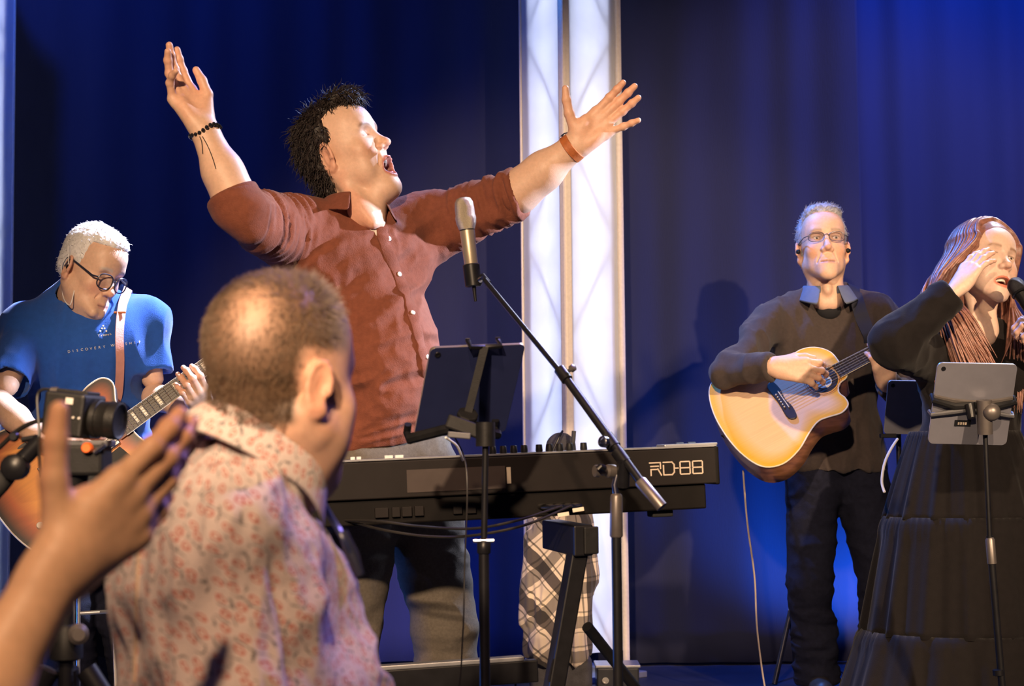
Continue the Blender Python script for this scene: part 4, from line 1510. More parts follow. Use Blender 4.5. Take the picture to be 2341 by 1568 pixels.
def build_hand(wrist, X, Z, right, elbow, curls, spread=(10, 3, -4, -12), thumb=((.62, .75, .25), (.75, .62, .2), (.85, .5, .15)),
               scale=1.0, rw=.026, re=.043, h=.0022, skin=(.6, .4, .3), upto=1.0, skew=0.0):
    X = Vector(X).normalized()
    Z = Vector(Z)
    Z = (Z - X * Z.dot(X)).normalized()
    Y = X.cross(Z) if right else Z.cross(X)
    R = np.array(Matrix((X, Y, Z)).transposed())
    wr = np.array(wrist)
    el = (np.array(elbow) - wr) @ R / scale
    el = el * upto
    ext = np.maximum(np.array((.22, .125, .125)), el + .06)
    low = np.minimum(np.array((-.05, -.10, -.09)), el - .06)
    F = Field(low, ext, h)
    # forearm, slightly flattened near the wrist
    mid = el * .55
    F.cap((0, 0, 0), mid, rw, rw + (re - rw) * .62, .02, flat=((0, 0, 1), .84))
    F.cap(mid, el, rw + (re - rw) * .62, re, .02)
    # palm
    for i, (b, ln, r) in enumerate(FING):
        b = np.array(b)
        F.cap((.010, b[1] * .55, 0), b - np.array((.004, 0, 0)), .0155, .0125 if i < 3 else .0115, .016)
    F.ell((.042, .022, .010), (.030, .0165, .0155), np.array(Matrix.Rotation(.45, 3, 'Z')), .014)
    F.ell((.040, -.022, .008), (.034, .0135, .0140), None, .014)
    F.cap((-.01, 0, 0), (.022, 0, 0), rw * .92, .022, .018, flat=((0, 0, 1), .78))
    tips = []
    for i, (b, ln, r) in enumerate(FING):
        p = np.array(b, dtype=float)
        sp = math.radians(spread[i])
        d0 = np.array((math.cos(sp), math.sin(sp), 0))
        a = 0
        F.cap(p - np.array((.012, 0, 0)), p, r * 1.12, r * 1.08, .007)
        for kk in range(3):
            a += math.radians(curls[i][kk])
            d = d0 * math.cos(a) + np.array((0, 0, 1)) * math.sin(a)
            q = p + d * ln[kk]
            rr = (r * (1.05 - .1 * kk), r * (.95 - .1 * kk))
            F.cap(p, q, rr[0], rr[1], .0045 if kk else .006)
            F.ell(p - d0 * 0 , (rr[0] * 1.06,) * 3, None, .004)
            p = q
        tips.append((p, d))
    p = np.array((.022, .024, .008))
    for kk, (ln, r0, r1) in enumerate(((.045, .0145, .0125), (.034, .0120, .0108), (.027, .0108, .0085))):
        d = np.array(thumb[kk], dtype=float)
        d /= np.linalg.norm(d)
        q = p + d * ln
        F.cap(p, q, r0, r1, .012 if kk == 0 else .005)
        p = q
    V, Q = F.mesh(1)
    if np.linalg.det(R) < 0:
        Q = Q[:, ::-1]
    col = np.tile(np.array(skin), (len(V), 1))
    n = ss(.10, .17, V[:, 0])
    col = mixc(col, np.array(skin) * (1.03, .82, .76), n * .6)
    pal = ss(.004, .012, V[:, 2]) * ss(.0, .03, V[:, 0])
    col = mixc(col, np.array(skin) * (1.04, .86, .80), pal * .6)
    return xf(V * scale, R, wr), Q, col


def limb_r(off, r):
    return r + off


def body_field(F, J, off=0.0, torso=True, arms=(1.0, 1.0), legs=True, build=1.0, belly=0.0, arm_off=None, foreR=None, foreL=None, kk=.04, legoff=None):
    """J: joints in world space. arms: how far down each upper arm; foreR/foreL: fraction of forearm covered"""
    fr = np.array(J['front'], dtype=float)
    g = {k: np.array(v, dtype=float) for k, v in J.items()}
    rt = g['shR'] - g['shL']
    sw = np.linalg.norm(rt)
    rt = rt / sw
    b = build
    ao = off if arm_off is None else arm_off
    if torso:
        ch, pe = g['chest'], g['pelvis']
        F.cap(ch - rt * .070 * b, ch + rt * .070 * b, .112 * b + off, None, kk, flat=(fr, .88))
        mid = ch * .5 + pe * .5
        F.cap(ch, mid, .142 * b + off, .138 * b + off, kk, flat=(fr, .70))
        F.cap(mid, pe, .140 * b + off, .142 * b + off, kk, flat=(fr, .72))
        F.cap(pe - rt * .055 * b, pe + rt * .055 * b, .108 * b + off, None, kk, flat=(fr, .92))
        if belly:
            F.ell(mid * .55 + pe * .45 + fr * .05, np.array((.13, .13, .13)) * belly + off, None, .06)
        nk = g['neck']
        for s in ('R', 'L'):
            sh = g['sh' + s]
            inn = nk * .35 + sh * .65
            F.cap(nk - fr * .005, sh, .046 + off, .050 + off, .035)
            F.cap(ch, sh, .085 * b + off, .052 * b + off, .045)
    for s, cov, fore in (('R', arms[0], foreR), ('L', arms[1], foreL)):
        if cov <= 0:
            continue
        sh, el, wr = g['sh' + s], g['el' + s], g['wr' + s]
        e = sh + (el - sh) * cov
        F.ell(sh, (.056 * b + ao,) * 3, None, .03)
        F.cap(sh, e, .053 * b + ao, (.053 - .010 * cov) * b + ao, .025)
        if fore:
            F.cap(el, el + (wr - el) * fore, .043 * b + ao, (.043 - .014 * fore) * b + ao, .02)
    if legs:
        lo_ = off if legoff is None else legoff
        for s in ('R', 'L'):
            hp, kn, an = g['hip' + s], g['knee' + s], g['ank' + s]
            F.cap(hp, kn, .086 * b + lo_, .060 * b + lo_, .035)
            F.cap(kn, an, .060 * b + lo_, .046 * b + lo_, .03)
    return F


def bounds(pts, m):
    a = np.array([np.array(p) for p in pts])
    return a.min(0) - m, a.max(0) + m


def joints_all(J, keys):
    return [J[k] for k in keys if k in J]


def core_part(J, skin, h=.010, build=1.0, **kw):
    lo, hi = bounds([J[k] for k in J if k not in ('front', 'floor')], .17)
    F = Field(lo, hi, h)
    body_field(F, J, -.012, build=build, kk=.04, arms=(.75, .75), **kw)
    for s in ('R', 'L'):
        an, fr = np.array(J['ank' + s]), np.array(J['front'])
        F.cap(an - np.array((0, 0, .03)), an + fr * .12 - np.array((0, 0, .055)), .03, .025, .02)
    V, Q = F.mesh(1)
    return V, Q, np.array(skin)


def shoes(root, J, m):
    for s in ('R', 'L'):
        an, fr = np.array(J['ank' + s]), np.array(J['front'], dtype=float)
        fr[2] = 0
        fr /= np.linalg.norm(fr)
        zf = J['floor']
        lo, hi = bounds([an - fr * .12, an + fr * .24], .09)
        lo[2] = zf - .01
        F = Field(lo, hi, .007)
        b = np.array((an[0], an[1], zf))
        F.cap(b - fr * .055 + (0, 0, .045), b + fr * .16 + (0, 0, .034), .044, .036, .02)
        F.cap(b + (0, 0, .07), b + (0, 0, .105), .048, .045, .03)
        F.plane_cut(b + (0, 0, .012), (0, 0, -1), .002)
        F.cut(b + (0, 0, .118), (0, 0, 1), .1)
        V, Q = F.mesh(1)
        o = mk_np('shoe', V, Q, m, root)
        a = math.atan2(fr[1], fr[0])
        R = Matrix.Rotation(a, 3, 'Z')
        MB().prism([tuple(p) for p in rrect(.29, .088, .04)], Vector(b + fr * .052), R @ Vector((1, 0, 0)), R @ Vector((0, 1, 0)), (0, 0, 1), 0.001, .014).build('sole', M['rubber'], o, bevel=.003)


def trousers(root, J, m, off=.020, build=1.0, name='trousers', h=.007, folds=.006, waist=None, flare=0.0):
    ks = ('pelvis', 'hipR', 'kneeR', 'ankR', 'hipL', 'kneeL', 'ankL')
    lo, hi = bounds([J[k] for k in ks], .17)
    F = Field(lo, hi, h)
    g = {k: np.array(v, dtype=float) for k, v in J.items()}
    fr = g['front']
    rt = g['shR'] - g['shL']
    rt[2] = 0
    rt /= np.linalg.norm(rt)
    pe = g['pelvis']
    F.cap(pe - rt * .055 * build + (0, 0, -.03), pe + rt * .055 * build + (0, 0, -.03), .115 * build + off * .6, None, .04, flat=(fr, .9))
    F.cap(pe - rt * .045 * build + (0, 0, .06), pe + rt * .045 * build + (0, 0, .06), .108 * build + off * .5, None, .04, flat=(fr, .9))
    for s in ('R', 'L'):
        hp, kn, an = g['hip' + s], g['knee' + s], g['ank' + s].copy()
        an[2] = J['floor'] + .065
        F.cap(hp, kn, .090 * build + off, .064 * build + off, .03)
        F.cap(kn, an, .064 * build + off, .056 * build + off + flare, .03)
    F.cut(pe + (0, 0, .115), (0, 0, 1), .3)
    for s in ('R', 'L'):
        F.cut(np.array((g['ank' + s][0], g['ank' + s][1], J['floor'] + .035)), (0, 0, -1), .15)
    V, Q = F.mesh(1)
    N = vnormals(V, Q)
    low = 1 - ss(J['floor'] + .1, J['floor'] + .45, V[:, 2])
    d = folds * (ridge(V * np.array([9, 9, 16]) + 5.0) - .45) + folds * 1.4 * low * (ridge(V * np.array([7, 7, 30]) + 1.0) - .4)
    V = V + N * d[:, None]
    return mk_np(name, V, Q, m, root)


def collar(root, c, R, m, rx=.066, ry=.070, open_deg=40, stand=.035, fall=.055, point=.03, tilt=0.0, name='collar', drop=.02, flare=.022, n=44):
    """fold-over shirt collar; R columns: right, forward, up of the neck"""
    c, R = np.array(c), np.array(R)
    V, F = [], []
    a0 = math.radians(open_deg)
    for i in range(n + 1):
        u = i / n
        a = a0 + (2 * math.pi - 2 * a0) * u         # angle from the front
        fr = (math.cos(a) + 1) / 2                  # 1 at the front
        ex = max(0, (abs(u - .5) - .36) / .14)
        dirv = np.array((-math.sin(a) * rx, math.cos(a) * ry, 0))
        dn = dirv / np.linalg.norm(dirv)
        base = np.array((0, 0, -drop * fr * 1.6 + tilt * (1 - fr)))
        rows = [(0.94, -.006), (1.0, stand * (1 - .35 * fr)), (1.05, stand * (1 - .35 * fr) + .004), (1.12, stand * .8 * (1 - .35 * fr))]
        for (k, z) in rows:
            V.append(c + R @ (dirv * k + base + np.array((0, 0, z))))
        dirf = dirv * 1.12 + dn * (flare + .012 * ex)
        V.append(c + R @ (dirf + base + np.array((0, 0, stand * .8 * (1 - .35 * fr) - fall - point * ex))))
    w_ = 5
    for i in range(n):
        for k in range(w_ - 1):
            a = i * w_ + k
            F.append((a, a + w_, a + w_ + 1, a + 1))
    o = MB().add(V, F).build(name, m, root, smooth=True, auto=False)
    s = o.modifiers.new('thickness', 'SOLIDIFY')
    s.thickness = .003
    s.offset = 0
    sb = o.modifiers.new('smooth', 'SUBSURF')
    sb.levels = sb.render_levels = 1
    return o


def button(root, p, n, m, r=.0055):
    o = MB().lathe(p, n, [(-.001, r), (.0015, r), (.0022, r * .75), (.0016, r * .55)], 12).build('button', m, root, smooth=True)
    return o


def drape_strip(name, bvh, pix, width, m, root, lift=.002, thick=.003, sub=8, cross=None):
    """a band lying on a surface, laid along photo pixels"""
    pts = []
    for (px, py) in [tuple(q) for q in catmull(pix, sub)]:
        loc, nor = hit(bvh, px, py)
        pts.append((loc, nor))
    V, F = [], []
    for i, (p, n) in enumerate(pts):
        t = (pts[min(i + 1, len(pts) - 1)][0] - pts[max(i - 1, 0)][0]).normalized()
        sd = t.cross(n).normalized()
        for (u, l) in ((-1, -thick * .4), (-1, lift + thick * .6), (-.9, lift + thick), (.9, lift + thick), (1, lift + thick * .6), (1, -thick * .4)):
            V.append(p + sd * width / 2 * u + n * l)
    k6 = 6
    for i in range(len(pts) - 1):
        for k in range(k6 - 1):
            a = i * k6 + k
            F.append((a, a + 1, a + k6 + 1, a + k6))
    return MB().add(V, F).build(name, m, root, smooth=True)


def spectacles(root, H, m, rw=.025, rh=.018, y=.100, lvl=.010, rim=.0016, name='eyeglasses', drop=0.0, square=.6):
    g = MB()
    lens = MB()
    W = lambda p: Vector(H.w(p))
    for sx in (-1, 1):
        pts = []
        for a in np.linspace(0, 2 * math.pi, 28, endpoint=False):
            ca, sa = math.cos(a), math.sin(a)
            ex = 1 - .35 * square
            px_ = math.copysign(abs(ca) ** ex, ca) * rw
            pz_ = math.copysign(abs(sa) ** ex, sa) * rh
            pts.append(W((sx * .034 + px_, y - .25 * max(0, abs(sx * .034 + px_) - .03), lvl + pz_ - drop)))
        g.tube(pts + [pts[0]], rim * H.s, 7, cap=False)
        lens.add(pts, [tuple(range(28))])
        tx = sx * (.034 + rw)
        g.tube([W((tx, y - .008, lvl + rh * .35 - drop)), W((sx * .073, y - .022, lvl + .005 - drop)), W((sx * .082, .0, .020)), W((sx * .083, -.012, .016)), W((sx * .082, -.022, -.006))],
               [rim * 1.2 * H.s, rim * 1.5 * H.s, rim * 1.4 * H.s, rim * 1.4 * H.s, rim * H.s], 7)
    g.tube([W((-.034 + rw - .001, y, lvl + .004 - drop)), W((0, y + .003, lvl + .008 - drop)), W((.034 - rw + .001, y, lvl + .004 - drop))], rim * H.s, 7)
    o = g.build(name, m, root, smooth=True)
    lens.build('lens', M['glass'], o, smooth=False)
    return o


def tube_chain(pts, rs, n=12):
    return MB().tube(catmull([tuple(p) for p in pts], 6), rs, n)


def hair_flow(H, V, N, flow):
    """tangential direction field in head space"""
    t = flow(V)
    t = t - N * (t * N).sum(1)[:, None]
    return t / np.maximum(np.linalg.norm(t, axis=1)[:, None], 1e-9)


def build_hair(root, H, m, shape, flow, count, length, r0, lift=.35, jit=.2, h=.004, seed=1, bend=None, bump=.004, bfreq=60, wave=.002,
               name='hair', colr=None, keep=None, seg=4, cap=True, thin=None):
    """shape(F): puts the hair mass into a head-local field"""
    F = Field((-.16, -.18, -.2), (.16, .16, .22), h)
    shape(F)
    V, Q = F.mesh(1)
    N = vnormals(V, Q)
    rng = np.random.default_rng(seed)
    if bump:
        V = V + N * (bump * (ridge(V * bfreq + 2.2) - .3))[:, None]
    e1 = np.sqrt((V[:, 0] / .0765) ** 2 + ((V[:, 1] + .006) / .0985) ** 2 + ((V[:, 2] - .045) / .0855) ** 2)
    e2 = np.sqrt((V[:, 0] / .067) ** 2 + ((V[:, 1] - .034) / .062) ** 2 + ((V[:, 2] + .012) / .083) ** 2)
    ok = (e1 > 1.04) & (e2 > 1.04)
    idx = rng.choice(np.flatnonzero(ok), count)
    R = V[idx] + rng.normal(0, h * .5, (count, 3))
    T = hair_flow(H, V[idx], N[idx], flow)
    D = T + N[idx] * lift
    D /= np.linalg.norm(D, axis=1)[:, None]
    L = length * rng.uniform(.6, 1.25, count)
    if thin is not None:
        L = L * thin(V[idx])
    SV, SQ = strands(R - N[idx] * .003, D, L, r0, seg, bend, jit, rng, wave)
    parts = [(V, Q, (1, 1, 1)), (SV, SQ, (1, 1, 1))] if cap else [(SV, SQ, (1, 1, 1))]
    A, B_, C_ = joinparts([(a, b, np.array(c)) for a, b, c in parts])
    if colr is not None:
        C_ = colr(A)
    else:
        C_ = np.ones_like(A)
    return mk_np(name, H.w(A), B_, m, root, col=C_)

# ------------------------------------------------------------------ where the two guitars are held (origin at the bridge)
def _guitar_axes(un, ux):
    un = Vector(un).normalized()
    ux = Vector(ux)
    ux = (ux - un * ux.dot(un)).normalized()
    uy = un.cross(ux)
    return (ux, -uy if uy.z < 0 else uy, un)


AG_O = P(1788, 918, 5.32)
AG_X, AG_Y, AG_N = _guitar_axes((-.245, -.82, .513), (.90, .05, .43))
_gd = 4.60
_a, _b = P(268, 988, _gd - .02), P(480, 836, _gd + .04)
EG_X, EG_Y, EG_N = _guitar_axes((.05, -.97, .22), _b - _a)
EG_O = _a + EG_X * ((P(500, 820, _gd + .03) - _a).dot(EG_X) + .10 - .628)


def on_guitar(O, X, Y, N, x, y, z):
    return O + X * x + Y * y + N * z


def fretting_hand(O, X, Y, N, xn, board):
    """wrist, metacarpal direction and curl direction of a left hand fretting the neck at xn"""
    d = X * .10 + Y * .25 + N * .96
    c = Y * .97 - N * .25
    knuckle = on_guitar(O, X, Y, N, xn, -.047, board - .003)
    return knuckle - d.normalized() * .095, d, c


FRET_CURLS = ((20, 65, 25), (22, 66, 25), (22, 66, 25), (24, 64, 25))
EG_W, EG_D, EG_C = fretting_hand(EG_O, EG_X, EG_Y, EG_N, (P(432, 876, _gd + .03) - EG_O).dot(EG_X), .016)
AG_W, AG_D, AG_C = fretting_hand(AG_O, AG_X, AG_Y, AG_N, (P(2006, 812, 5.33) - AG_O).dot(AG_X), .011)

SKIN1, SKIN2 = (0.66, 0.42, 0.30), (0.60, 0.36, 0.25)


def shirt(root, J, m, off, name='shirt', h=.006, build=1.0, belly=0.0, arms=(1, 1), foreR=None, foreL=None, neck=None, hem=None, cuffs=(), fold=None,
          arm_off=None, uv=None, cut_r=.14, refill=False, extra=None, kk=.04):
    keys = ['neck', 'chest', 'pelvis', 'shR', 'shL', 'elR', 'elL'] + (['wrR'] if foreR else []) + (['wrL'] if foreL else [])
    lo, hi = bounds([J[k] for k in keys], .20)
    F = Field(lo, hi, h)
    body_field(F, J, off, True, arms, False, build, belly, arm_off, foreR, foreL, kk)
    if extra:
        extra(F)
    for (p, axis, r) in cuffs:
        p, axis = np.array(p), np.array(axis, dtype=float)
        axis = axis / np.linalg.norm(axis)
        F.cut(p, axis, cut_r)
        F.cap(p - axis * .025, p + axis * .05, r, None, .003, True)
    if refill:                          # a sleeve opening must not bite into the side of the shirt
        body_field(F, J, off, True, (0, 0), False, build, belly, kk=kk)
    if hem is not None:
        F.plane_cut(hem[0], hem[1], .006)
    if neck is not None:
        for (a, b, r1, r2) in neck:
            F.cap(a, b, r1, r2, .006, True)
    V, Q = F.mesh(1)
    if fold is not None:
        N = vnormals(V, Q)
        V = V + N * fold(V)[:, None]
    return mk_np(name, V, Q, m, root, uv=None if uv is None else uv(V))


def armdir(J, s):
    a = np.array(J['el' + s]) - np.array(J['sh' + s])
    return a / np.linalg.norm(a)


def near_seg(V, a, b):
    a, b = np.array(a), np.array(b)
    t = np.clip(((V - a) @ (b - a)) / ((b - a) @ (b - a)), 0, 1)
    return np.linalg.norm(V - a - t[:, None] * (b - a), axis=1), t


# ================================================================== the singer
M['rust'] = mat('rust_brown_linen', (0.185, 0.058, 0.034), 0.85, var=0.10, vscale=90, bump=0.35, bscale=350, sheen=0.05, spec=.2)
M['olive'] = mat('grey_brown_denim', (0.125, 0.105, 0.085), 0.9, var=0.15, vscale=150, bump=0.3, bscale=500)
M['cream'] = mat('cream_cotton', (0.70, 0.64, 0.55), 0.9, var=0.05, bump=.2)
M['hairdark'] = mat('dark_brown_hair', (0.018, 0.011, 0.009), 0.6, var=0.35, vscale=90, stretch=(1, 1, 1))
M['leather'] = mat('tan_leather', (0.45, 0.13, 0.035), 0.5, var=0.15, vscale=60, bump=.2)
M['bead'] = mat('black_bead', (0.015, 0.015, 0.018), 0.2, var=0.2)
M['pearl'] = mat('pale_button', (0.75, 0.68, 0.62), 0.35, var=0.05)
M['belt'] = mat('tan_belt', (0.30, 0.15, 0.06), 0.5, var=0.15)
M['shoe'] = mat('dark_shoe', (0.03, 0.026, 0.024), 0.5, var=0.2)

J = dict(neck=P(800, 488, 4.16), chest=P(818, 605, 4.16), pelvis=P(875, 1010, 4.18), front=Vector((.50, -.86, .08)).normalized(),
         shR=P(668, 520, 4.05), elR=P(548, 478, 3.84), wrR=P(463, 288, 3.83), shL=P(985, 512, 4.26), elL=P(1185, 438, 4.16), wrL=P(1316, 332, 4.10),
         hipR=P(838, 1090, 4.12), hipL=P(950, 1090, 4.22), kneeR=P(792, 1420, 4.08), kneeL=P(1018, 1430, 4.24))
J['ankR'] = Vector((P(775, 1500, 4.12).x, 4.14, .09))
J['ankL'] = Vector((P(1022, 1500, 4.28).x, 4.30, .09))
J['floor'] = 0.0
p1 = thing('person', 'man in a rust brown shirt singing with both arms raised, behind the stage piano', 'person', (P(890, 1500, 4.2).x, 4.2, 0))
H1 = Head(P(789, 354, 4.14), (.84, -.38, .42), (-.30, -.05, 1), 1.05)
notch = P(862, 508, 4.06)
hd, mo = build_head(H1, J['neck'], notch, SKIN1, jaw=.026, eyes='closed', mouth='open', lip=(.55, .20, .17), brow=(.20, .10, .06), blush=.35, age=1, wide=1.03, chinfat=.9, nose=1.02, ear=1.18)
hr = build_hand(J['wrR'], (P(382, 150, 3.84) - P(456, 268, 3.83)), (.62, -.74, .25), True, J['elR'],
                ((12, 12, 8), (16, 14, 10), (22, 20, 12), (42, 34, 18)), (1, 0, -1, -4), ((.86, .42, .28), (.98, .12, .15), (1, .0, .08)), 1.08, .030, .054, skin=SKIN1)
hl = build_hand(J['wrL'], (P(1432, 225, 4.08) - P(1318, 328, 4.10)), (-.15, -.95, -.15), False, J['elL'],
                ((6, 8, 5), (4, 6, 4), (4, 8, 5), (8, 10, 8)), (4, 1, -3, -22), ((.36, .9, .15), (.50, .86, .1), (.60, .80, .05)), 1.06, .030, .056, skin=SKIN1)
Vb, Qb, Cb = joinparts([hd, hr, hl, core_part(J, SKIN1, build=1.02)])
body1 = mk_np('body', Vb, Qb, M['skin'], p1, col=Cb)
teeth_mesh(H1, mo).build('teeth', M['teeth'], p1, smooth=True)
tg = Field((-.03, .03, -.12), (.03, .12, -.05), .002)
mc = mo[0]
tg.ell((0, .070, mc[2] - mo[2] * .75), (.016, .024, .006), None, .003)
Vt, Qt = tg.mesh(1)
mk_np('tongue', H1.w(Vt), Qt, M['skin'], p1, col=np.tile((.55, .20, .17), (len(Vt), 1)))

cR = np.array(J['elR']) * .98 + np.array(J['wrR']) * .02
cL = np.array(J['elL']) * .97 + np.array(J['shL']) * .03
fR = np.array(J['wrR'] - J['elR'])
fL = np.array(J['elL'] - J['shL'])
gJ = {k: np.array(v) for k, v in J.items() if k != 'floor'}


def fold1(V):
    dR, tR = near_seg(V, gJ['shR'], gJ['elR'])
    dL, tL = near_seg(V, gJ['shL'], gJ['elL'])
    wR, wL = (1 - ss(.08, .13, dR)), (1 - ss(.07, .12, dL)) * ss(.1, .4, tL)
    ar = np.maximum(wR, wL)
    d = ar * .013 * (ridge(np.stack([tR * 9 + tL * 11, V[:, 2] * 10, V[:, 1] * 8 + V[:, 0] * 5], 1) + 3) - .35)
    tz = ss(.9, 1.3, V[:, 2])
    dg = V @ np.array([[.6, 0, .8], [0, 1, 0], [-.8, 0, .6]])
    d = d + (1 - ar) * (.013 * tz * (ridge(dg * np.array([17, 6, 3.5]) + 1.3) - .45)
                        + .014 * (1 - tz) * (ridge(V * np.array([3.2, 4, 22]) + 7.7 + .8 * np.sin(V[:, [0]] * 9)) - .45)
                        + .0035 * (ridge(V * np.array([26, 18, 18]) + 2) - .4))
    return d


def extra1(F):
    # rolled cuffs and the loose back of the sleeve
    e = gJ['elR']
    a = gJ['wrR'] - e
    a = a / np.linalg.norm(a)
    F.cap(e + a * .002, e + a * .040, .066, .062, .012)
    F.cap(gJ['shR'] + (0, 0, -.05), e + (.03, 0, -.035), .062, .056, .03)
    l = gJ['elL']
    b = gJ['elL'] - gJ['shL']
    b = b / np.linalg.norm(b)
    F.cap(l - b * .045, l + b * .0, .058, .060, .008)
    F.cap(gJ['shL'] + (0, 0, -.04), l + (0, 0, -.012), .062, .046, .03)
    F.ell(gJ['chest'] * .45 + gJ['pelvis'] * .55 + gJ['front'] * .045, (.150, .150, .23), None, .05)


aR = fR / np.linalg.norm(fR)
aL = fL / np.linalg.norm(fL)
hemp = np.array(P(900, 1022, 4.05))
sh1 = shirt(p1, J, M['rust'], .013, h=.0055, build=1.06, arms=(1, 1), extra=extra1,
            hem=(hemp, (.05, .15, -1)), cuffs=((gJ['elR'] + aR * .040, aR, .053), (gJ['elL'] + aL * .0, aL, .050)),
            neck=((np.array(J['neck']) + (0, 0, -.01), np.array(J['neck']) + (0, 0, .12), .062, .066), (np.array(notch) + (.0, -.05, .03), np.array(P(878, 575, 3.96)), .044, .014)), fold=fold1)
bv1 = bvh_of(sh1)
for (q, ax_, r_) in ((gJ['elR'] + aR * .014, aR, .062), (gJ['elL'] - aL * .034, aL, .0595)):
    MB().lathe(q, ax_, [(0, r_ - .012), (.002, r_ - .002), (.008, r_), (.020, r_ + .001), (.030, r_ - .001), (.034, r_ - .006), (.030, r_ - .010)], 30).build('cuff', M['rust'], sh1, smooth=True)
nkR = np.array(frame((.50, -.80, .30), (.05, .15, 1)))
co1 = collar(sh1, np.array(P(812, 478, 4.13)), nkR, M['rust'], rx=.076, ry=.080, open_deg=34, stand=.032, fall=.045, point=.02, drop=.012, flare=.016)
drape_strip('placket', bv1, [(872, 520), (880, 560), (908, 625), (940, 710), (962, 790), (978, 860)], .030, M['rust'], sh1, .0015, .0025)
for px, py in ((792, 458), (817, 497), (886, 547), (910, 628), (942, 718), (973, 817)):
    loc, nor = hit(bv1, px, py)
    button(sh1, loc + nor * (.006 if py > 500 else .010), nor, M['pearl'], .0062)
un_ = Field(np.array(notch) - .1, np.array(notch) + .1, .004)
un_.ell(np.array(P(853, 538, 4.10)), (.046, .045, .040), None)
Vt, Qt = un_.mesh(1)
mk_np('undershirt', Vt, Qt, M['cream'], p1)
tr1 = trousers(p1, J, M['olive'], .018, 1.03, folds=.008)
bp_ = np.array(J['pelvis']) + (0, 0, .055)
ring = [Vector(bp_ + np.array((math.cos(a) * .185, math.sin(a) * .125, 0))) for a in np.linspace(0, 2 * math.pi, 40, endpoint=False)]
shoes(p1, J, M['shoe'])


def hairshape1(F):
    F.ell((0, -.012, .050), (.0885, .097, .0885), None, .02)
    F.ell((0, -.050, -.005), (.076, .050, .075), None, .03)
    F.ell((0, -.060, -.062), (.060, .038, .036), None, .03)
    F.ell((0, .050, .112), (.052, .050, .032), None, .02)
    F.box((0, .130, -.064), (.15, .115, .146), None, .02, .022, True)
    for sx in (-1, 1):
        F.ell((sx * .066, .070, .088), (.030, .058, .034), None, .01, True)
        F.ell((sx * .095, .000, -.012), (.040, .042, .052), None, .008, True)
    F.ell((0, .045, -.11), (.1, .075, .09), None, .01, True)


build_hair(p1, H1, M['hairdark'], hairshape1,
           lambda V: np.stack([V[:, 0] * 3, np.full(len(V), -.8) + 2.2 * ss(.10, .14, V[:, 2]), -.6 - 2 * ss(.0, -.08, V[:, 1])], 1),
           3600, .034, .0015, lift=.38, jit=.5, bend=(0, -8, -16), bump=.008, bfreq=44, wave=.0035, seed=4, seg=5)
# bracelet of dark beads with hanging cords, leather watch strap
br = thing('bead_bracelet', 'black beaded bracelet with hanging cords on the singer\'s raised wrist', 'bracelet', P(462, 300, 3.8))
ax1 = Vector(aR)
wc = J['wrR'] + (J['elR'] - J['wrR']) * .07
uu = ax1.orthogonal().normalized()
vv = ax1.cross(uu)
for k in range(22):
    a = 2 * math.pi * k / 22
    q = wc + (uu * math.cos(a) + vv * math.sin(a)) * .0375 + ax1 * .004 * math.sin(a * 3)
    MB().lathe(q - ax1 * .005, ax1, [(0, .001), (.0015, .0035), (.005, .0052), (.0085, .0035), (.010, .001)], 8).build('bead', M['bead'], br, smooth=True)
bvb = bvh_of(body1)
cq = lambda px, py: (lambda h: h[0] + h[1] * .0022)(hit(bvb, px, py))
cable('cord', [cq(457, 312), cq(462, 325), cq(465, 352)], .0011, M['bead'], parent=br)
cable('cord', [cq(463, 312), cq(472, 328), cq(480, 345), cq(488, 366), cq(494, 386)], .0011, M['bead'], parent=br)
wt = thing('wristwatch', 'wristwatch with a tan leather strap on the singer\'s outstretched wrist', 'watch', P(1305, 340, 4.06))
axw = (J['wrL'] - J['elL']).normalized()
wc = J['wrL'] - axw * .012
uu, vv = axw.orthogonal().normalized(), None
vv = axw.cross(uu)
V, F = [], []
for k in range(36):
    a = 2 * math.pi * k / 36
    d = uu * math.cos(a) + vv * math.sin(a)
    for (t_, r_) in ((-.011, .034), (-.010, .0385), (.010, .0385), (.011, .034)):
        V.append(wc + axw * t_ + d * r_)
for k in range(36):
    k2 = (k + 1) % 36
    for j_ in range(3):
        F.append((k * 4 + j_, k * 4 + j_ + 1, k2 * 4 + j_ + 1, k2 * 4 + j_))
MB().add(V, F).build('strap', M['leather'], wt, smooth=True)
bk = (Vector((-.45, .5, .6)) - axw * Vector((-.45, .5, .6)).dot(axw)).normalized()
MB().lathe(wc + bk * .036, bk, [(0, .015), (.002, .0165), (.007, .0165), (.009, .014)], 20).build('watch_case', M['chrome'], wt, smooth=True)

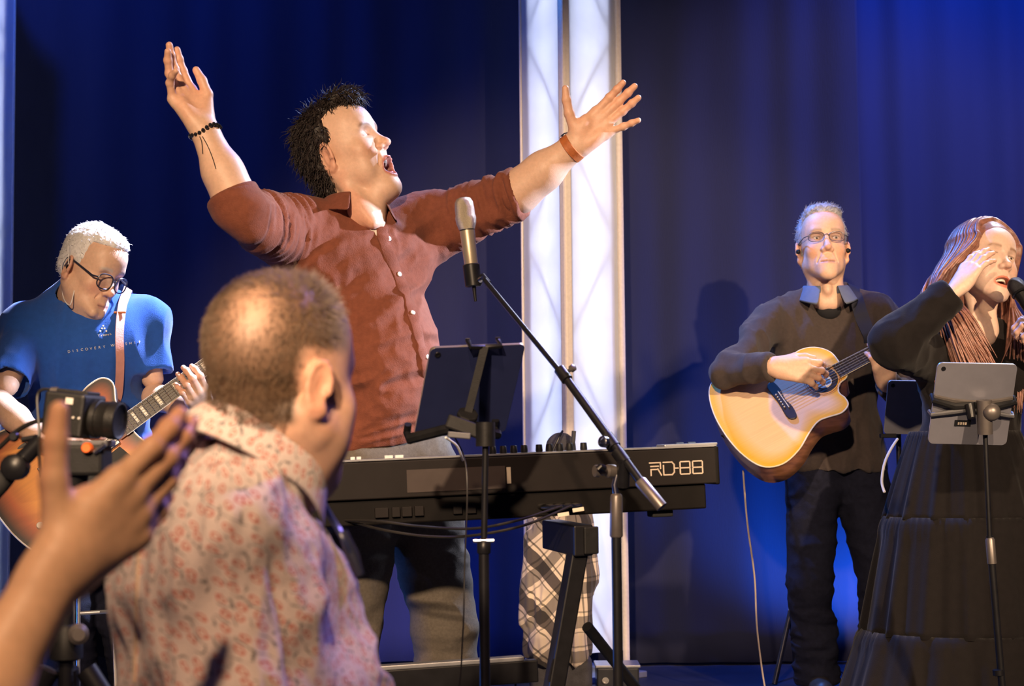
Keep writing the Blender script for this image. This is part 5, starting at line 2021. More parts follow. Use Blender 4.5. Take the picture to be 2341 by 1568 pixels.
# ================================================================== guitarist in the blue T-shirt
M['blue_tee'] = mat('blue_cotton', (0.018, 0.085, 0.38), 0.9, var=0.08, vscale=60, bump=0.25, bscale=420, sheen=.2, spec=.2)
M['hairwhite'] = mat('white_hair', (0.72, 0.70, 0.70), 0.6, var=0.15, vscale=120)
M['specs'] = mat('dark_spectacle_frame', (0.02, 0.022, 0.04), 0.3, var=.1)
M['pink'] = mat('pink_strap', (0.62, 0.30, 0.24), 0.7, var=.08, bump=.2)
M['navyjean'] = mat('dark_navy_denim', (0.009, 0.010, 0.022), 0.9, var=.2, vscale=80, bump=.3, bscale=400, spec=.15)
M['ink2'] = mat('pale_shirt_print', (.72, .72, .70), .7, var=.05)
J = dict(neck=P(172, 688, 4.88), chest=P(195, 800, 4.86), pelvis=P(210, 1075, 4.95), front=Vector((.22, -.97, -.05)).normalized(),
         shR=P(66, 758, 4.82), elR=P(-2, 925, 4.585), wrR=on_guitar(EG_O, EG_X, EG_Y, EG_N, .000, .105, .072), shL=P(328, 742, 4.90), elL=P(356, 908, 4.88), wrL=EG_W,
         hipR=P(165, 1110, 4.93), hipL=P(270, 1110, 4.98), kneeR=P(150, 1400, 4.85), kneeL=P(290, 1400, 4.92))
J['ankR'] = Vector((J['kneeR'].x, 4.97, .09))
J['ankL'] = Vector((J['kneeL'].x + .02, 5.02, .09))
J['floor'] = 0.0
p2 = thing('person', 'white-haired man with glasses in a blue T-shirt looking down at an electric guitar', 'person', (J['pelvis'].x, 4.97, 0))
H2 = Head(P(205, 622, 4.80), (.76, -.50, -.38), (.38, -.10, .9), (.96, 1.03, 1.08))
notch = P(222, 716, 4.74)
hd, _ = build_head(H2, J['neck'], notch, SKIN1, eyes='closed', mouth='closed', lip=(.5, .23, .2), brow=(.5, .45, .42), blush=.3, age=1, h=.0026, cheek=.55, wide=.94)
hr = build_hand(J['wrR'], EG_X * .75 - EG_Y * .6 - EG_N * .04, -EG_N, True, J['elR'], ((12, 34, 22),) * 4, skin=SKIN1, h=.003)
hl = build_hand(J['wrL'], EG_D, EG_C, False, J['elL'],
                FRET_CURLS, (6, 2, -2, -6), ((.30, .25, .85), (.25, .1, .95), (.2, .0, .97)), skin=SKIN1, h=.0026)
Vb, Qb, Cb = joinparts([hd, hr, hl, core_part(J, SKIN1)])
body2 = mk_np('body', Vb, Qb, M['skin'], p2, col=Cb)
g2 = {k: np.array(v) for k, v in J.items() if k != 'floor'}
aR, aL = armdir(J, 'R'), armdir(J, 'L')
eR2 = g2['shR'] + (g2['elR'] - g2['shR']) * .72
eL2 = g2['shL'] + (g2['elL'] - g2['shL']) * .68


def fold2(V):
    tz = ss(.85, 1.15, V[:, 2])
    return .016 * (1 - tz) * (ridge(V * np.array([5, 4, 18]) + 3.3 + .9 * np.sin(V[:, [0]] * 7)) - .45) + .010 * (ridge(V * np.array([14, 8, 4]) + 9) - .45)


def extra2(F):
    F.cap(g2['shR'], eR2, .058, .066, .02)
    F.cap(g2['shL'], eL2, .056, .062, .02)


ts = shirt(p2, J, M['blue_tee'], .014, name='t_shirt', h=.0065, cut_r=.088, refill=True, arms=(.68, .64), fold=fold2, extra=extra2, build=1.03,
           cuffs=((eR2, aR, .055), (eL2, aL, .051)), hem=(g2['pelvis'] + (0, 0, -.06), (0, 0, -1)),
           neck=((g2['neck'] + (0, 0, -.0), g2['neck'] * .55 + np.array(H2.w((0, 0, -.06))) * .45, .058, .064), (g2['neck'] + (.03, -.06, .02), g2['neck'] + (.05, -.10, .06), .055, .07)))
bv2 = bvh_of(ts)
# printed lettering laid on the shirt
for txt, x0, y0, x1, y1, size in (('D', 157, 804, 0, 0, 0),):
    pass


def shirt_text(txt, start, step, size, root, bvh, m):
    for i, ch in enumerate(txt):
        if ch == ' ':
            continue
        cu = bpy.data.curves.new('letter', 'FONT')
        cu.body = ch
        cu.size = size
        cu.align_x = 'CENTER'
        cu.extrude = .0006
        ob = bpy.data.objects.new('tmp', cu)
        COL.objects.link(ob)
        dg = bpy.context.evaluated_depsgraph_get()
        me = bpy.data.meshes.new_from_object(ob.evaluated_get(dg))
        bpy.data.objects.remove(ob)
        px, py = start[0] + step[0] * i, start[1] + step[1] * i
        l0, n0 = hit(bvh, px, py)
        l1, n1 = hit(bvh, px + step[0], py + step[1])
        t = (l1 - l0).normalized()
        n = n0
        u = n.cross(t).normalized()
        if u.z < 0:
            u = -u
        t = u.cross(n).normalized()
        R_ = Matrix((t, u, n)).transposed()
        org = WLOC[root.name]
        for v in me.vertices:
            v.co = R_ @ v.co + l0 + n * .0025 - org
        finish('letter_print', me, m, root, smooth=False)


shirt_text('DISCOVERY WORSHIP', (158, 806), (10.0, -1.35), .0105, ts, bv2, M['ink2'])
M['gold'] = mat('pale_gold_print', (.66, .60, .45), .7)
shirt_text('Yahweh', (226, 770), (5.4, -.7), .010, ts, bv2, M['gold'])
for (dx, dy) in ((-7, 0), (-3, -6), (0, -12), (3, -6), (7, 0)):
    loc, nor = hit(bv2, 236 + dx, 757 + dy)
    MB().lathe(loc + nor * .001, nor, [(0, .0028), (.0012, .0028)], 8).build('crown_print', M['gold'], ts)
loc, nor = hit(bv2, 240, 776)
trousers(p2, J, M['navyjean'], .016)
shoes(p2, J, M['shoe'])


def hairshape2(F):
    F.ell((0, -.014, .050), (.0825, .100, .0885), None, .02)
    F.ell((0, -.050, -.005), (.070, .048, .045), None, .03)
    F.ell((0, .036, .100), (.060, .050, .028), None, .02)
    F.box((0, .140, -.06), (.15, .110, .146), None, .01, .010, True)
    for sx in (-1, 1):
        F.ell((sx * .095, .004, -.020), (.034, .032, .046), None, .008, True)
    F.ell((0, .045, -.10), (.1, .085, .08), None, .01, True)


build_hair(p2, H2, M['hairwhite'], hairshape2, lambda V: np.stack([V[:, 0] * 2, .9 - 2.2 * ss(.02, -.04, V[:, 1]), -.1 - 1.0 * ss(.06, .0, V[:, 2])], 1),
           2600, .012, .0010, lift=.22, jit=.2, bump=.002, bfreq=90, seed=5, seg=3)
spectacles(p2, H2, M['specs'], .027, .021, y=.108, lvl=.004, rim=.0020, drop=.004)
for sx in (1,):
    q = Vector(H2.w((sx * .084, -.002, -.003)))
    MB().lathe(q - Vector(H2.wd((sx * .006, 0, 0))), Vector(H2.wd((sx, -.2, 0))), [(0, .006), (.004, .009), (.010, .008), (.013, .004)], 12).build('earpiece', M['blackp'], p2, smooth=True)
ep = Vector(H2.w((.088, -.004, .004)))
cable('earpiece_cord', [ep, Vector(H2.w((.096, -.012, .03))), Vector(H2.w((.09, -.03, .0))), P(143, 668, 4.78), P(150, 690, 4.74), P(160, 697, 4.72), P(166, 680, 4.72), P(172, 655, 4.74)], .0016, M['wirewhite'], parent=p2)

# ================================================================== acoustic guitarist
M['polo'] = mat('dark_taupe_knit', (0.055, 0.042, 0.039), 0.9, var=.1, vscale=100, bump=.3, bscale=600, sheen=.1, spec=.2)
M['polocollar'] = mat('slate_collar', (0.11, 0.13, 0.18), 0.85, var=.08, bump=.2)
M['hairgrey'] = mat('grey_hair', (0.34, 0.34, 0.37), 0.55, var=.3, vscale=150)
M['blacktee'] = mat('black_cotton', (0.010, 0.010, 0.013), 0.9, var=.1)
J = dict(neck=P(1887, 672, 5.68), chest=P(1890, 800, 5.68), pelvis=P(1908, 1050, 5.70), front=Vector((-.06, -1, 0)).normalized(),
         shR=P(1762, 738, 5.62), elR=P(1662, 848, 5.355), wrR=P(1772, 838, 5.195), shL=P(2003, 722, 5.68), elL=P(2072, 915, 5.62), wrL=AG_W,
         hipR=P(1862, 1105, 5.68), hipL=P(1968, 1105, 5.70), kneeR=P(1852, 1335, 5.64), kneeL=P(2014, 1335, 5.68))
J['ankR'] = Vector((P(1868, 1500, 5.7).x, 5.70, .09))
J['ankL'] = Vector((P(2030, 1500, 5.7).x, 5.78, .09))
J['floor'] = 0.0
p3 = thing('person', 'grey-haired man with glasses in a dark long-sleeved polo playing an acoustic guitar', 'person', (J['pelvis'].x, 5.7, 0))
H3 = Head(P(1881, 573, 5.62), (-.05, -.96, .24), (.0, .2, 1), (1.04, 1.08, 1.15))
notch = P(1893, 694, 5.58)
hd, mo3 = build_head(H3, J['neck'], notch, SKIN1, eyes='open', mouth='closed', lip=(.50, .25, .21), brow=(.30, .22, .18), blush=.3, age=1, h=.0028, wide=.90, cheek=.5)
hr = build_hand(J['wrR'], (P(1852, 846, 5.185) - J['wrR']), (.0, .95, -.25), True, J['elR'],
                ((22, 38, 22), (24, 36, 22), (24, 34, 20), (22, 32, 20)), (7, 2, -4, -10), ((.75, .45, .3), (.92, .2, .25), (1, .0, .2)), 1.06, re=.037, skin=SKIN1, h=.0028)
hl = build_hand(J['wrL'], AG_D, AG_C, False, J['elL'], FRET_CURLS, (6, 2, -2, -6), ((.30, .25, .85), (.25, .1, .95), (.2, .0, .97)), re=.037, skin=SKIN1, h=.003)
Vb, Qb, Cb = joinparts([hd, hr, hl, core_part(J, SKIN1)])
mk_np('body', Vb, Qb, M['skin'], p3, col=Cb)
for V_, Q_, C_ in eyes_mesh(H3, look=(-.15, 1, -.1)):
    mk_np('eye', V_, Q_, M['eye'], p3, col=C_)
g3 = {k: np.array(v) for k, v in J.items() if k != 'floor'}
aR, aL = g3['wrR'] - g3['elR'], g3['wrL'] - g3['elL']


def fold3(V):
    return .012 * (ridge(V * np.array([9, 6, 7]) + 4.3) - .45) + .007 * (ridge(V * np.array([20, 14, 9]) + 1) - .45)


ps = shirt(p3, J, M['polo'], .012, name='polo_shirt', h=.007, arms=(1, 1), foreR=.95, foreL=.9, fold=fold3, build=1.0, arm_off=.012,
           cuffs=((g3['wrR'] - aR * .05, aR, .031), (g3['wrL'] - aL * .08, aL, .031)), hem=(np.array(P(1900, 1078, 5.6)), (0, 0, -1)),
           extra=lambda F: F.cap(g3['pelvis'] * .8 + g3['chest'] * .2, g3['pelvis'] + (0, 0, -.12), .155, .168, .04, flat=((0, 1, 0), .80)),
           neck=((g3['neck'] + (0, 0, -.01), g3['neck'] + (0, 0, .12), .056, .062), (np.array(notch) + (0, -.04, .02), np.array(P(1894, 722, 5.52)), .026, .008)))
bv3 = bvh_of(ps)
collar(ps, np.array(P(1888, 662, 5.64)), np.array(frame((-.05, -1, .10), (0, .10, 1))), M['polocollar'], rx=.072, ry=.078, open_deg=22, stand=.030, fall=.050, point=.022, drop=.016, flare=.030)
for px, py in ((1868, 690), (1887, 718)):
    loc, nor = hit(bv3, px, py)
    button(ps, loc + nor * .004, nor, M['pearl'], .006)
un_ = Field(np.array(notch) - .1, np.array(notch) + .1, .005)
un_.ell(np.array(P(1893, 706, 5.612)), (.045, .04, .04), None)
Vt, Qt = un_.mesh(1)
mk_np('undershirt', Vt, Qt, M['blacktee'], p3)
trousers(p3, J, M['navyjean'], .013, .95, folds=.009, flare=.012)
shoes(p3, J, M['shoe'])


def hairshape3(F):
    F.ell((0, -.012, .052), (.0825, .099, .0895), None, .02)
    F.ell((0, -.048, -.010), (.070, .050, .05), None, .03)
    F.ell((0, .034, .108), (.060, .05, .026), None, .02)
    F.box((0, .146, -.054), (.15, .110, .140), None, .01, .010, True)
    for sx in (-1, 1):
        F.ell((sx * .095, .004, -.022), (.034, .034, .046), None, .008, True)
    F.ell((0, .045, -.11), (.1, .085, .08), None, .01, True)


build_hair(p3, H3, M['hairgrey'], hairshape3, lambda V: np.stack([V[:, 0] * 4 - .3, .5 - 2.5 * ss(.05, -.03, V[:, 1]), .2 - 1.5 * ss(.10, .02, V[:, 2])], 1),
           2400, .014, .0011, lift=.45, jit=.25, bump=.003, bfreq=80, seed=6, seg=3)
spectacles(p3, H3, M['specs'], .026, .0155, y=.104, lvl=.008, rim=.0010)
for sx in (-1, 1):
    q = Vector(H3.w((sx * .084, .000, -.004)))
    MB().lathe(q - Vector(H3.wd((sx * .006, -.004, 0))), Vector(H3.wd((sx, .5, 0))), [(0, .006), (.004, .009), (.010, .008), (.013, .004)], 12).build('earpiece', M['blackp'], p3, smooth=True)

# ================================================================== woman singing
M['dress'] = mat('black_dress', (0.0085, 0.0068, 0.0072), 0.85, var=.12, vscale=50, bump=.2, bscale=400, sheen=.08, spec=.15)
M['auburn'] = mat('auburn_hair', (0.27, 0.12, 0.085), 0.42, var=.35, vscale=70, spec=.6)
SK4 = (0.74, 0.52, 0.41)
J = dict(neck=P(2222, 752, 5.00), chest=P(2228, 850, 4.98), pelvis=P(2215, 1050, 5.00), front=Vector((.15, -.98, 0)).normalized(),
         shR=P(2130, 800, 4.95), elR=P(2045, 772, 4.72), wrR=P(2188, 660, 4.70), shL=P(2335, 800, 5.00), elL=P(2430, 930, 4.90), wrL=P(2405, 800, 4.74),
         hipR=P(2165, 1080, 5.0), hipL=P(2265, 1080, 5.0), kneeR=P(2150, 1350, 4.97), kneeL=P(2280, 1350, 4.97))
J['ankR'] = Vector((J['kneeR'].x, 5.0, .09))
J['ankL'] = Vector((J['kneeL'].x, 5.0, .09))
J['floor'] = 0.0
p4 = thing('person', 'woman with long auburn hair in a tiered black dress singing, one hand at her brow', 'person', (J['pelvis'].x, 5.0, 0))
H4 = Head(P(2248, 612, 4.95), (.40, -.90, .20), (.20, .12, 1), 1.04)
notch = P(2252, 772, 4.90)
hd, mo4 = build_head(H4, J['neck'], notch, SK4, jaw=.012, eyes='open', mouth='smile', lip=(.62, .17, .10), brow=(.28, .15, .09), blush=.25, fem=1, h=.0026)
hr = build_hand(J['wrR'], (P(2262, 548, 4.76) - J['wrR']), (.70, .65, -.45), True, J['elR'], ((10, 12, 8), (8, 12, 8), (8, 14, 10), (12, 16, 10)), (5, 1, -2, -6),
                ((.75, .5, .4), (.9, .35, .3), (.95, .3, .2)), .95, .023, .036, skin=SK4, h=.0026)
hl = build_hand(J['wrL'], (P(2358, 720, 4.70) - J['wrL']), (-.85, .2, .1), False, J['elL'], ((50, 65, 40),) * 4, (4, 1, -2, -5), ((.4, .4, .8), (.7, .0, .7), (.8, -.3, .5)), .95, .023, .036, skin=SK4, h=.003)
Vb, Qb, Cb = joinparts([hd, hr, hl, core_part(J, SK4, build=.88)])
mk_np('body', Vb, Qb, M['skin'], p4, col=Cb)
for V_, Q_, C_ in eyes_mesh(H4, look=(-.1, 1, -.05)):
    mk_np('eye', V_, Q_, M['eye'], p4, col=C_)
teeth_mesh(H4, mo4).build('teeth', M['teeth'], p4, smooth=True)
g4 = {k: np.array(v) for k, v in J.items() if k != 'floor'}
aR, aL = g4['wrR'] - g4['elR'], g4['wrL'] - g4['elL']


def extra4(F):
    rt = (g4['shR'] - g4['shL'])
    rt = rt / np.linalg.norm(rt)
    for s in (-1, 1):
        F.ell(g4['chest'] + g4['front'] * .085 + rt * s * .07 + (0, 0, -.02), (.066, .066, .066), None, .035)
    F.cap(g4['elR'] + (0, 0, -.01), g4['elR'] + aR * .80, .070, .046, .03)
    F.cap(g4['shR'] + (0, 0, -.03), g4['elR'] + (.01, 0, -.03), .070, .062, .03)


def fold4(V):
    return .008 * (ridge(V * np.array([10, 7, 6]) + 2.3) - .45) + .004 * (ridge(V * np.array([20, 14, 16]) + 1) - .45)


ds = shirt(p4, J, M['dress'], .014, name='dress_bodice', h=.007, arms=(1, 1), foreR=.9, foreL=.85, fold=fold4, build=.92, arm_off=.014, extra=extra4,
           cuffs=((g4['elR'] + aR * .92, aR, .030), (g4['elL'] + aL * .86, aL, .032)), hem=(g4['pelvis'] + (0, 0, -.05), (0, 0, -1)),
           neck=((g4['neck'] + (0, -.01, .0), g4['neck'] + (.01, -.03, .14), .066, .085), (np.array(notch) + (0, -.02, .02), np.array(notch) + (0, -.03, .04), .05, .06)))
# tiered skirt
zt0 = P(2210, 985, 5.0).z
tiers = [(zt0, P(2210, 1182, 5.0).z, .165, .250), (P(2210, 1178, 5.0).z, P(2210, 1442, 5.0).z, .252, .325), (P(2210, 1436, 5.0).z, .03, .330, .42)]
cs_ = g4['pelvis']
for ti, (z0, z1, r0, r1) in enumerate(tiers):
    nseg, nz = 220, 16
    V, F = [], []
    rg = random.Random(ti + 3)
    ph = [rg.uniform(0, 6.28) for _ in range(5)]
    for k in range(nz + 1):
        t_ = k / nz
        z = z0 + (z1 - z0) * t_
        for i in range(nseg):
            a = 2 * math.pi * i / nseg
            amp = (.003 + .014 * t_ ** .7) * (.6 + .4 * ti / 2)
            pl = math.sin(a * 17 + ph[0] + .5 * math.sin(a * 5 + ph[1])) + .6 * math.sin(a * 29 + ph[2] + math.sin(a * 3))
            puff = .005 * math.sin(math.pi * min(1, t_ * 5)) * (1 - t_) * (1 if ti else 0)
            r = r0 + (r1 - r0) * (t_ ** .9) + amp * pl * .7 + puff
            fine = .0025 * math.sin(a * 71 + ph[3]) * (1 - ss(0, .35, np.array(t_)))
            r += float(fine)
            V.append((cs_[0] - .01 + math.cos(a) * r, cs_[1] + math.sin(a) * r * .82, z))
    for k in range(nz):
        for i in range(nseg):
            i2 = (i + 1) % nseg
            F.append((k * nseg + i, (k + 1) * nseg + i, (k + 1) * nseg + i2, k * nseg + i2))
    o = MB().add(V, F).build('skirt_tier', M['dress'], p4, smooth=True, auto=False)
    s = o.modifiers.new('thickness', 'SOLIDIFY')
    s.thickness = .003
shoes(p4, J, M['shoe'])
# long hair: cap plus falling locks


def hairshape4(F):
    F.ell((0, -.014, .052), (.092, .110, .098), None, .02)
    F.ell((0, -.060, -.045), (.088, .062, .10), None, .03)
    F.ell((0, .112, -.004), (.068, .080, .106), None, .012, True)
    F.ell((0, .06, -.12), (.075, .09, .09), None, .01, True)


build_hair(p4, H4, M['auburn'], hairshape4, lambda V: np.stack([np.sign(V[:, 0]) * 1.2, np.full(len(V), -.75), -1.2 * np.ones(len(V))], 1),
           300, .02, .0016, lift=.0, jit=.06, bump=.0008, bfreq=40, seed=8, seg=3)
rng4 = np.random.default_rng(11)
mb = MB()
for i in range(520):
    sx = -1 if rng4.random() < .40 else 1
    th = rng4.uniform(.05, 3.0)                     # azimuth from the face, round to the back
    inf = rng4.uniform(.010, .022)
    pts = []
    for pol in (.10, .45, .85, 1.25, 1.55):
        sr = math.sin(pol)
        az = th * (.45 + .55 * min(1, pol / 1.0)) if th < 1.2 else th
        az = max(az, .95 * min(1, pol / .9)) if pol > .5 else az
        pts.append(H4.w((sx * (.0765 + inf) * sr * math.sin(az) + .008 * (1 - sr), -.006 + (.0985 + inf) * sr * math.cos(az), .045 + (.0855 + inf) * math.cos(pol))))
    drop = rng4.uniform(.20, .36)
    bk_ = max(0, th - .9) / 2.1
    if sx == 1:
        tgt = H4.w((.108 + .015 * rng4.random(), .01 - .075 * bk_, -.075)) + np.array((-.035 * rng4.random() - .01, 0, -.01))
        end = tgt + np.array((.085 * (1 - bk_) + .01 + rng4.normal(0, .018), -.09 + .10 * bk_, -drop))
    else:
        tgt = H4.w((-.098, .01 - .075 * bk_, -.075))
        end = tgt + np.array((rng4.normal(0, .025), -.10 + .10 * bk_, -drop))
    mid = tgt * .5 + end * .5 + np.array((rng4.uniform(-.014, .014) - .010 * sx, -.025, 0))
    pts = catmull(pts + [tgt, mid, end], 4)
    n_ = len(pts)
    r_ = rng4.uniform(.0035, .0078)
    mb.tube(pts, [r_ * (.75 + .25 * min(1, k / 6)) * (1 - .9 * (k / (n_ - 1)) ** 7) for k in range(n_)], 5, cap=False)
mb.build('hair_locks', M['auburn'], p4, smooth=True, auto=False)
mw = thing('microphone', 'black handheld microphone with a ball grille in the woman\'s hand', 'microphone', P(2345, 690, 4.70))
mh, mt = P(2322, 652, 4.72), P(2372, 740, 4.66)
axm = (mh - mt).normalized()
MB().lathe(mh - axm * .028, axm, [(-.002, .020), (.004, .0245), (.016, .026), (.030, .0255), (.042, .020), (.050, .010), (.052, .002)], 24).build('grille', mat('dark_grille', (.05, .05, .06), .35, .8, var=.4, vscale=800, bump=.6, bscale=900), mw, smooth=True)
MB().lathe(mh - axm * .034, axm, [(0, .0225), (.001, .0262), (.007, .0262), (.008, .022)], 24).build('grille_ring', M['black'], mw, smooth=True)
MB().lathe(mh - axm * .035, -axm, [(0, .021), (.02, .018), (.14, .013), (.145, .010)], 20).build('handle', M['black'], mw, smooth=True)
cable('earphone_cord', [P(2052, 1003, 4.84), P(2036, 1028, 4.82), P(2022, 1060, 4.80), P(2016, 1100, 4.78), P(2022, 1125, 4.76)], .0042, M['wirewhite'],
      'white cord looping out beside the black tiered dress', 'cable')

# ================================================================== man in the floral shirt, in front of the stage


def floral_mat():
    m = mat('floral_cotton', (0.6, 0.5, 0.45), 0.9, var=.08, vscale=70, bump=.3, bscale=450, sheen=.15, spec=.2)
    nt = m.node_tree
    b = nt.nodes['Principled BSDF']
    at = nd(nt, 'ShaderNodeAttribute', attribute_name='uvw')
    nz = nd(nt, 'ShaderNodeTexNoise')
    nz.inputs['Scale'].default_value = 160
    nt.links.new(at.outputs['Vector'], nz.inputs['Vector'])
    off = nd(nt, 'ShaderNodeVectorMath', operation='MULTIPLY_ADD')
    off.inputs[1].default_value = (.006, .006, 0)
    nt.links.new(nz.outputs['Color'], off.inputs[0])
    nt.links.new(at.outputs['Vector'], off.inputs[2])
    vo = nd(nt, 'ShaderNodeTexVoronoi', voronoi_dimensions='2D')
    vo.inputs['Scale'].default_value = 63
    vo.inputs['Randomness'].default_value = .72
    nt.links.new(off.outputs[0], vo.inputs['Vector'])
    cr = nd(nt, 'ShaderNodeValToRGB')
    e = cr.color_ramp.elements
    e[0].position, e[0].color = 0.0, (.36, .14, .09, 1)
    e[1].position, e[1].color = 0.07, (.70, .60, .56, 1)
    for p_, c_ in ((.12, (.66, .54, .50, 1)), (.17, (.44, .12, .09, 1)), (.23, (.46, .16, .12, 1)), (.29, (.66, .54, .51, 1)), (.42, (.60, .51, .48, 1))):
        q_ = e.new(p_)
        q_.color = c_
    nt.links.new(vo.outputs['Distance'], cr.inputs[0])
    v2 = nd(nt, 'ShaderNodeTexVoronoi', voronoi_dimensions='2D', feature='DISTANCE_TO_EDGE')
    v2.inputs['Scale'].default_value = 63
    v2.inputs['Randomness'].default_value = .72
    nt.links.new(off.outputs[0], v2.inputs['Vector'])
    n3 = nd(nt, 'ShaderNodeTexNoise')
    n3.inputs['Scale'].default_value = 65
    nt.links.new(at.outputs['Vector'], n3.inputs['Vector'])
    r2 = nd(nt, 'ShaderNodeMapRange')
    r2.inputs['From Min'].default_value = .035
    r2.inputs['From Max'].default_value = .07
    r2.inputs['To Min'].default_value = 1
    r2.inputs['To Max'].default_value = 0
    nt.links.new(v2.outputs['Distance'], r2.inputs[0])
    r3 = nd(nt, 'ShaderNodeMapRange')
    r3.inputs['From Min'].default_value = .50
    r3.inputs['From Max'].default_value = .56
    nt.links.new(n3.outputs[0], r3.inputs[0])
    ml = nd(nt, 'ShaderNodeMath', operation='MULTIPLY')
    nt.links.new(r2.outputs[0], ml.inputs[0])
    nt.links.new(r3.outputs[0], ml.inputs[1])
    mx = nd(nt, 'ShaderNodeMixRGB')
    mx.inputs[2].default_value = (.16, .15, .15, 1)
    nt.links.new(ml.outputs[0], mx.inputs[0])
    nt.links.new(cr.outputs[0], mx.inputs[1])
    nt.links.new(mx.outputs[0], b.inputs['Base Color'])
    return m


M['floral'] = floral_mat()
M['hairfade'] = mat('short_brown_grey_hair', (0.2, 0.13, 0.08), 0.6, var=.3, vscale=200, attr='col')
M['denim'] = mat('blue_denim', (0.05, 0.07, 0.13), .9, var=.15, vscale=120, bump=.3)
J = dict(neck=P(585, 1075, 2.00), chest=P(528, 1400, 1.98), pelvis=P(590, 2120, 2.0), front=Vector((.80, .60, 0)).normalized(),
         shR=P(520, 1262, 1.86), elR=P(545, 1700, 1.82), wrR=P(800, 1850, 2.0), shL=P(520, 1215, 2.16), elL=P(560, 1600, 2.30), wrL=P(760, 1780, 2.34),
         hipR=P(600, 2230, 1.92), hipL=P(600, 2180, 2.09), kneeR=P(620, 3000, 1.95), kneeL=P(620, 2900, 2.12))
for s_ in 'RL':
    J['ank' + s_] = Vector((J['knee' + s_].x - .02, J['knee' + s_].y, -.58))
J['floor'] = -.67
p5 = thing('person', 'man in a floral shirt with a thinning crown, seen from behind in the audience', 'person', (J['pelvis'].x, 2.02, -.67))
H5 = Head(P(634, 886, 2.0), (.60, .80, -.04), (-.02, 0, 1), (1.0, .98, 1.09))
notch = P(690, 1110, 2.05)


def skull_hit(H, px, py):
    o, d = H.l(CAM), H.l(CAM + (P(px, py, 1.0) - CAM)) - H.l(CAM)
    c, r = np.array((0, -.006, .045)), np.array((.0765, .0985, .0855))
    o, d = (o - c) / r, d / r
    b_ = o @ d
    t = (-b_ - math.sqrt(max(b_ * b_ - (d @ d) * (o @ o - 1), 0))) / (d @ d)
    return (o + d * t) * r + c


BALD = skull_hit(H5, 578, 712)


def bald(L):
    """thin patch at the back of the crown (head space)"""
    c = BALD
    return np.exp(-(((L[:, 0] - c[0]) / .034) ** 2 + ((L[:, 1] - c[1]) / .034) ** 2 + ((L[:, 2] - c[2]) / .040) ** 2))


def hairline(L):
    x, y, z = L[:, 0], L[:, 1], L[:, 2]
    side = np.abs(x)
    up_ = ss(-.052, -.040, z + .25 * np.maximum(y, 0))
    front = 1 - ss(.055, .075, y - .25 * (z - .08) + .0 * side)
    earz = 1 - (1 - ss(.020, .040, np.abs(y + .004))) * (1 - ss(.034, .046, z)) * ss(.06, .066, side)
    face = 1 - ss(.012, .024, y) * (1 - ss(.030, .05, z))
    return up_ * front * earz * face


def scalp5(V, col):
    hm = hairline(V) * np.clip(1 - .74 * bald(V), 0, 1)
    gr = ss(.01, .06, V[:, 1]) * .7
    c = np.array((.085, .050, .028))[None, :] * (1 - gr[:, None]) + np.array((.36, .30, .27))[None, :] * gr[:, None]
    return col + (c - col) * (hm * .92)[:, None]


hd, _ = build_head(H5, J['neck'], notch, SKIN2, eyes='open', mouth='closed', blush=.3, age=1, h=.0026, scalp=scalp5, wide=1.04, ear=.9)
Vb, Qb, Cb = joinparts([hd, build_hand(J['wrR'], J['wrR'] - J['elR'], (0, .5, -1), True, J['elR'], ((20, 25, 15),) * 4, skin=SKIN2, h=.004),
                        build_hand(J['wrL'], J['wrL'] - J['elL'], (0, -.5, -1), False, J['elL'], ((20, 25, 15),) * 4, skin=SKIN2, h=.004), core_part(J, SKIN2)])
mk_np('body', Vb, Qb, M['skin'], p5, col=Cb)
for V_, Q_, C_ in eyes_mesh(H5):
    mk_np('eye', V_, Q_, M['eye'], p5, col=C_)


def shape5(F):
    skull(F, -.0005)
    F.ell((0, .03, .115), (.055, .055, .028), None, .02)


def colr5(A):
    gr = np.clip(ss(.0, .06, A[:, 1]) * .9 + .15 * ss(-.01, .05, A[:, 2]), 0, 1)
    n = vnoise(A * 160)[:, None] * .5 + .75
    c = np.array((.115, .068, .036)) * (1 - gr[:, None]) + np.array((.40, .33, .29)) * gr[:, None]
    return c * n


rng5 = np.random.default_rng(21)
Fh = Field((-.1, -.12, -.09), (.1, .12, .15), .003)
skull(Fh)
Fh.ell((0, -.045, -.035), (.062, .048, .045), None, .03)
Vh, Qh = Fh.mesh(1)
Nh = vnormals(Vh, Qh)
pr = hairline(Vh) * np.clip(1 - 1.25 * bald(Vh), .06, 1)
idx = rng5.choice(len(Vh), 15000, p=pr / pr.sum())
T5 = hair_flow(H5, Vh[idx], Nh[idx], lambda V: np.stack([V[:, 0] * 3, .8 - 1.7 * ss(.02, -.05, V[:, 1]) * 1.0, -1.1 + 2.0 * ss(.06, .12, V[:, 2])], 1))
D5 = T5 + Nh[idx] * .55
D5 /= np.linalg.norm(D5, axis=1)[:, None]
L5 = .0050 + .018 * ss(.05, .11, Vh[idx][:, 2]) * ss(-.03, .03, Vh[idx][:, 1]) + .003 * ss(.02, .08, Vh[idx][:, 2])
SV, SQ = strands(Vh[idx] + rng5.normal(0, .001, (15000, 3)) - Nh[idx] * .001, D5, L5, .00045, 2, (0, 0, -8), .25, rng5, .0005, .3)
mk_np('hair', H5.w(SV), SQ, M['hairfade'], p5, col=colr5(SV))
g5 = {k: np.array(v) for k, v in J.items() if k != 'floor'}
ctr5 = g5['chest'] * 1.0


def uv5(V):
    sel = V - np.array((ctr5[0] + .02, ctr5[1] + .05, 0))
    a = np.arctan2(sel[:, 0], -sel[:, 1])
    return np.stack([a * .17 + .05 * V[:, 2], V[:, 2] * .98 + .06 * np.sin(a * 2)], 1)


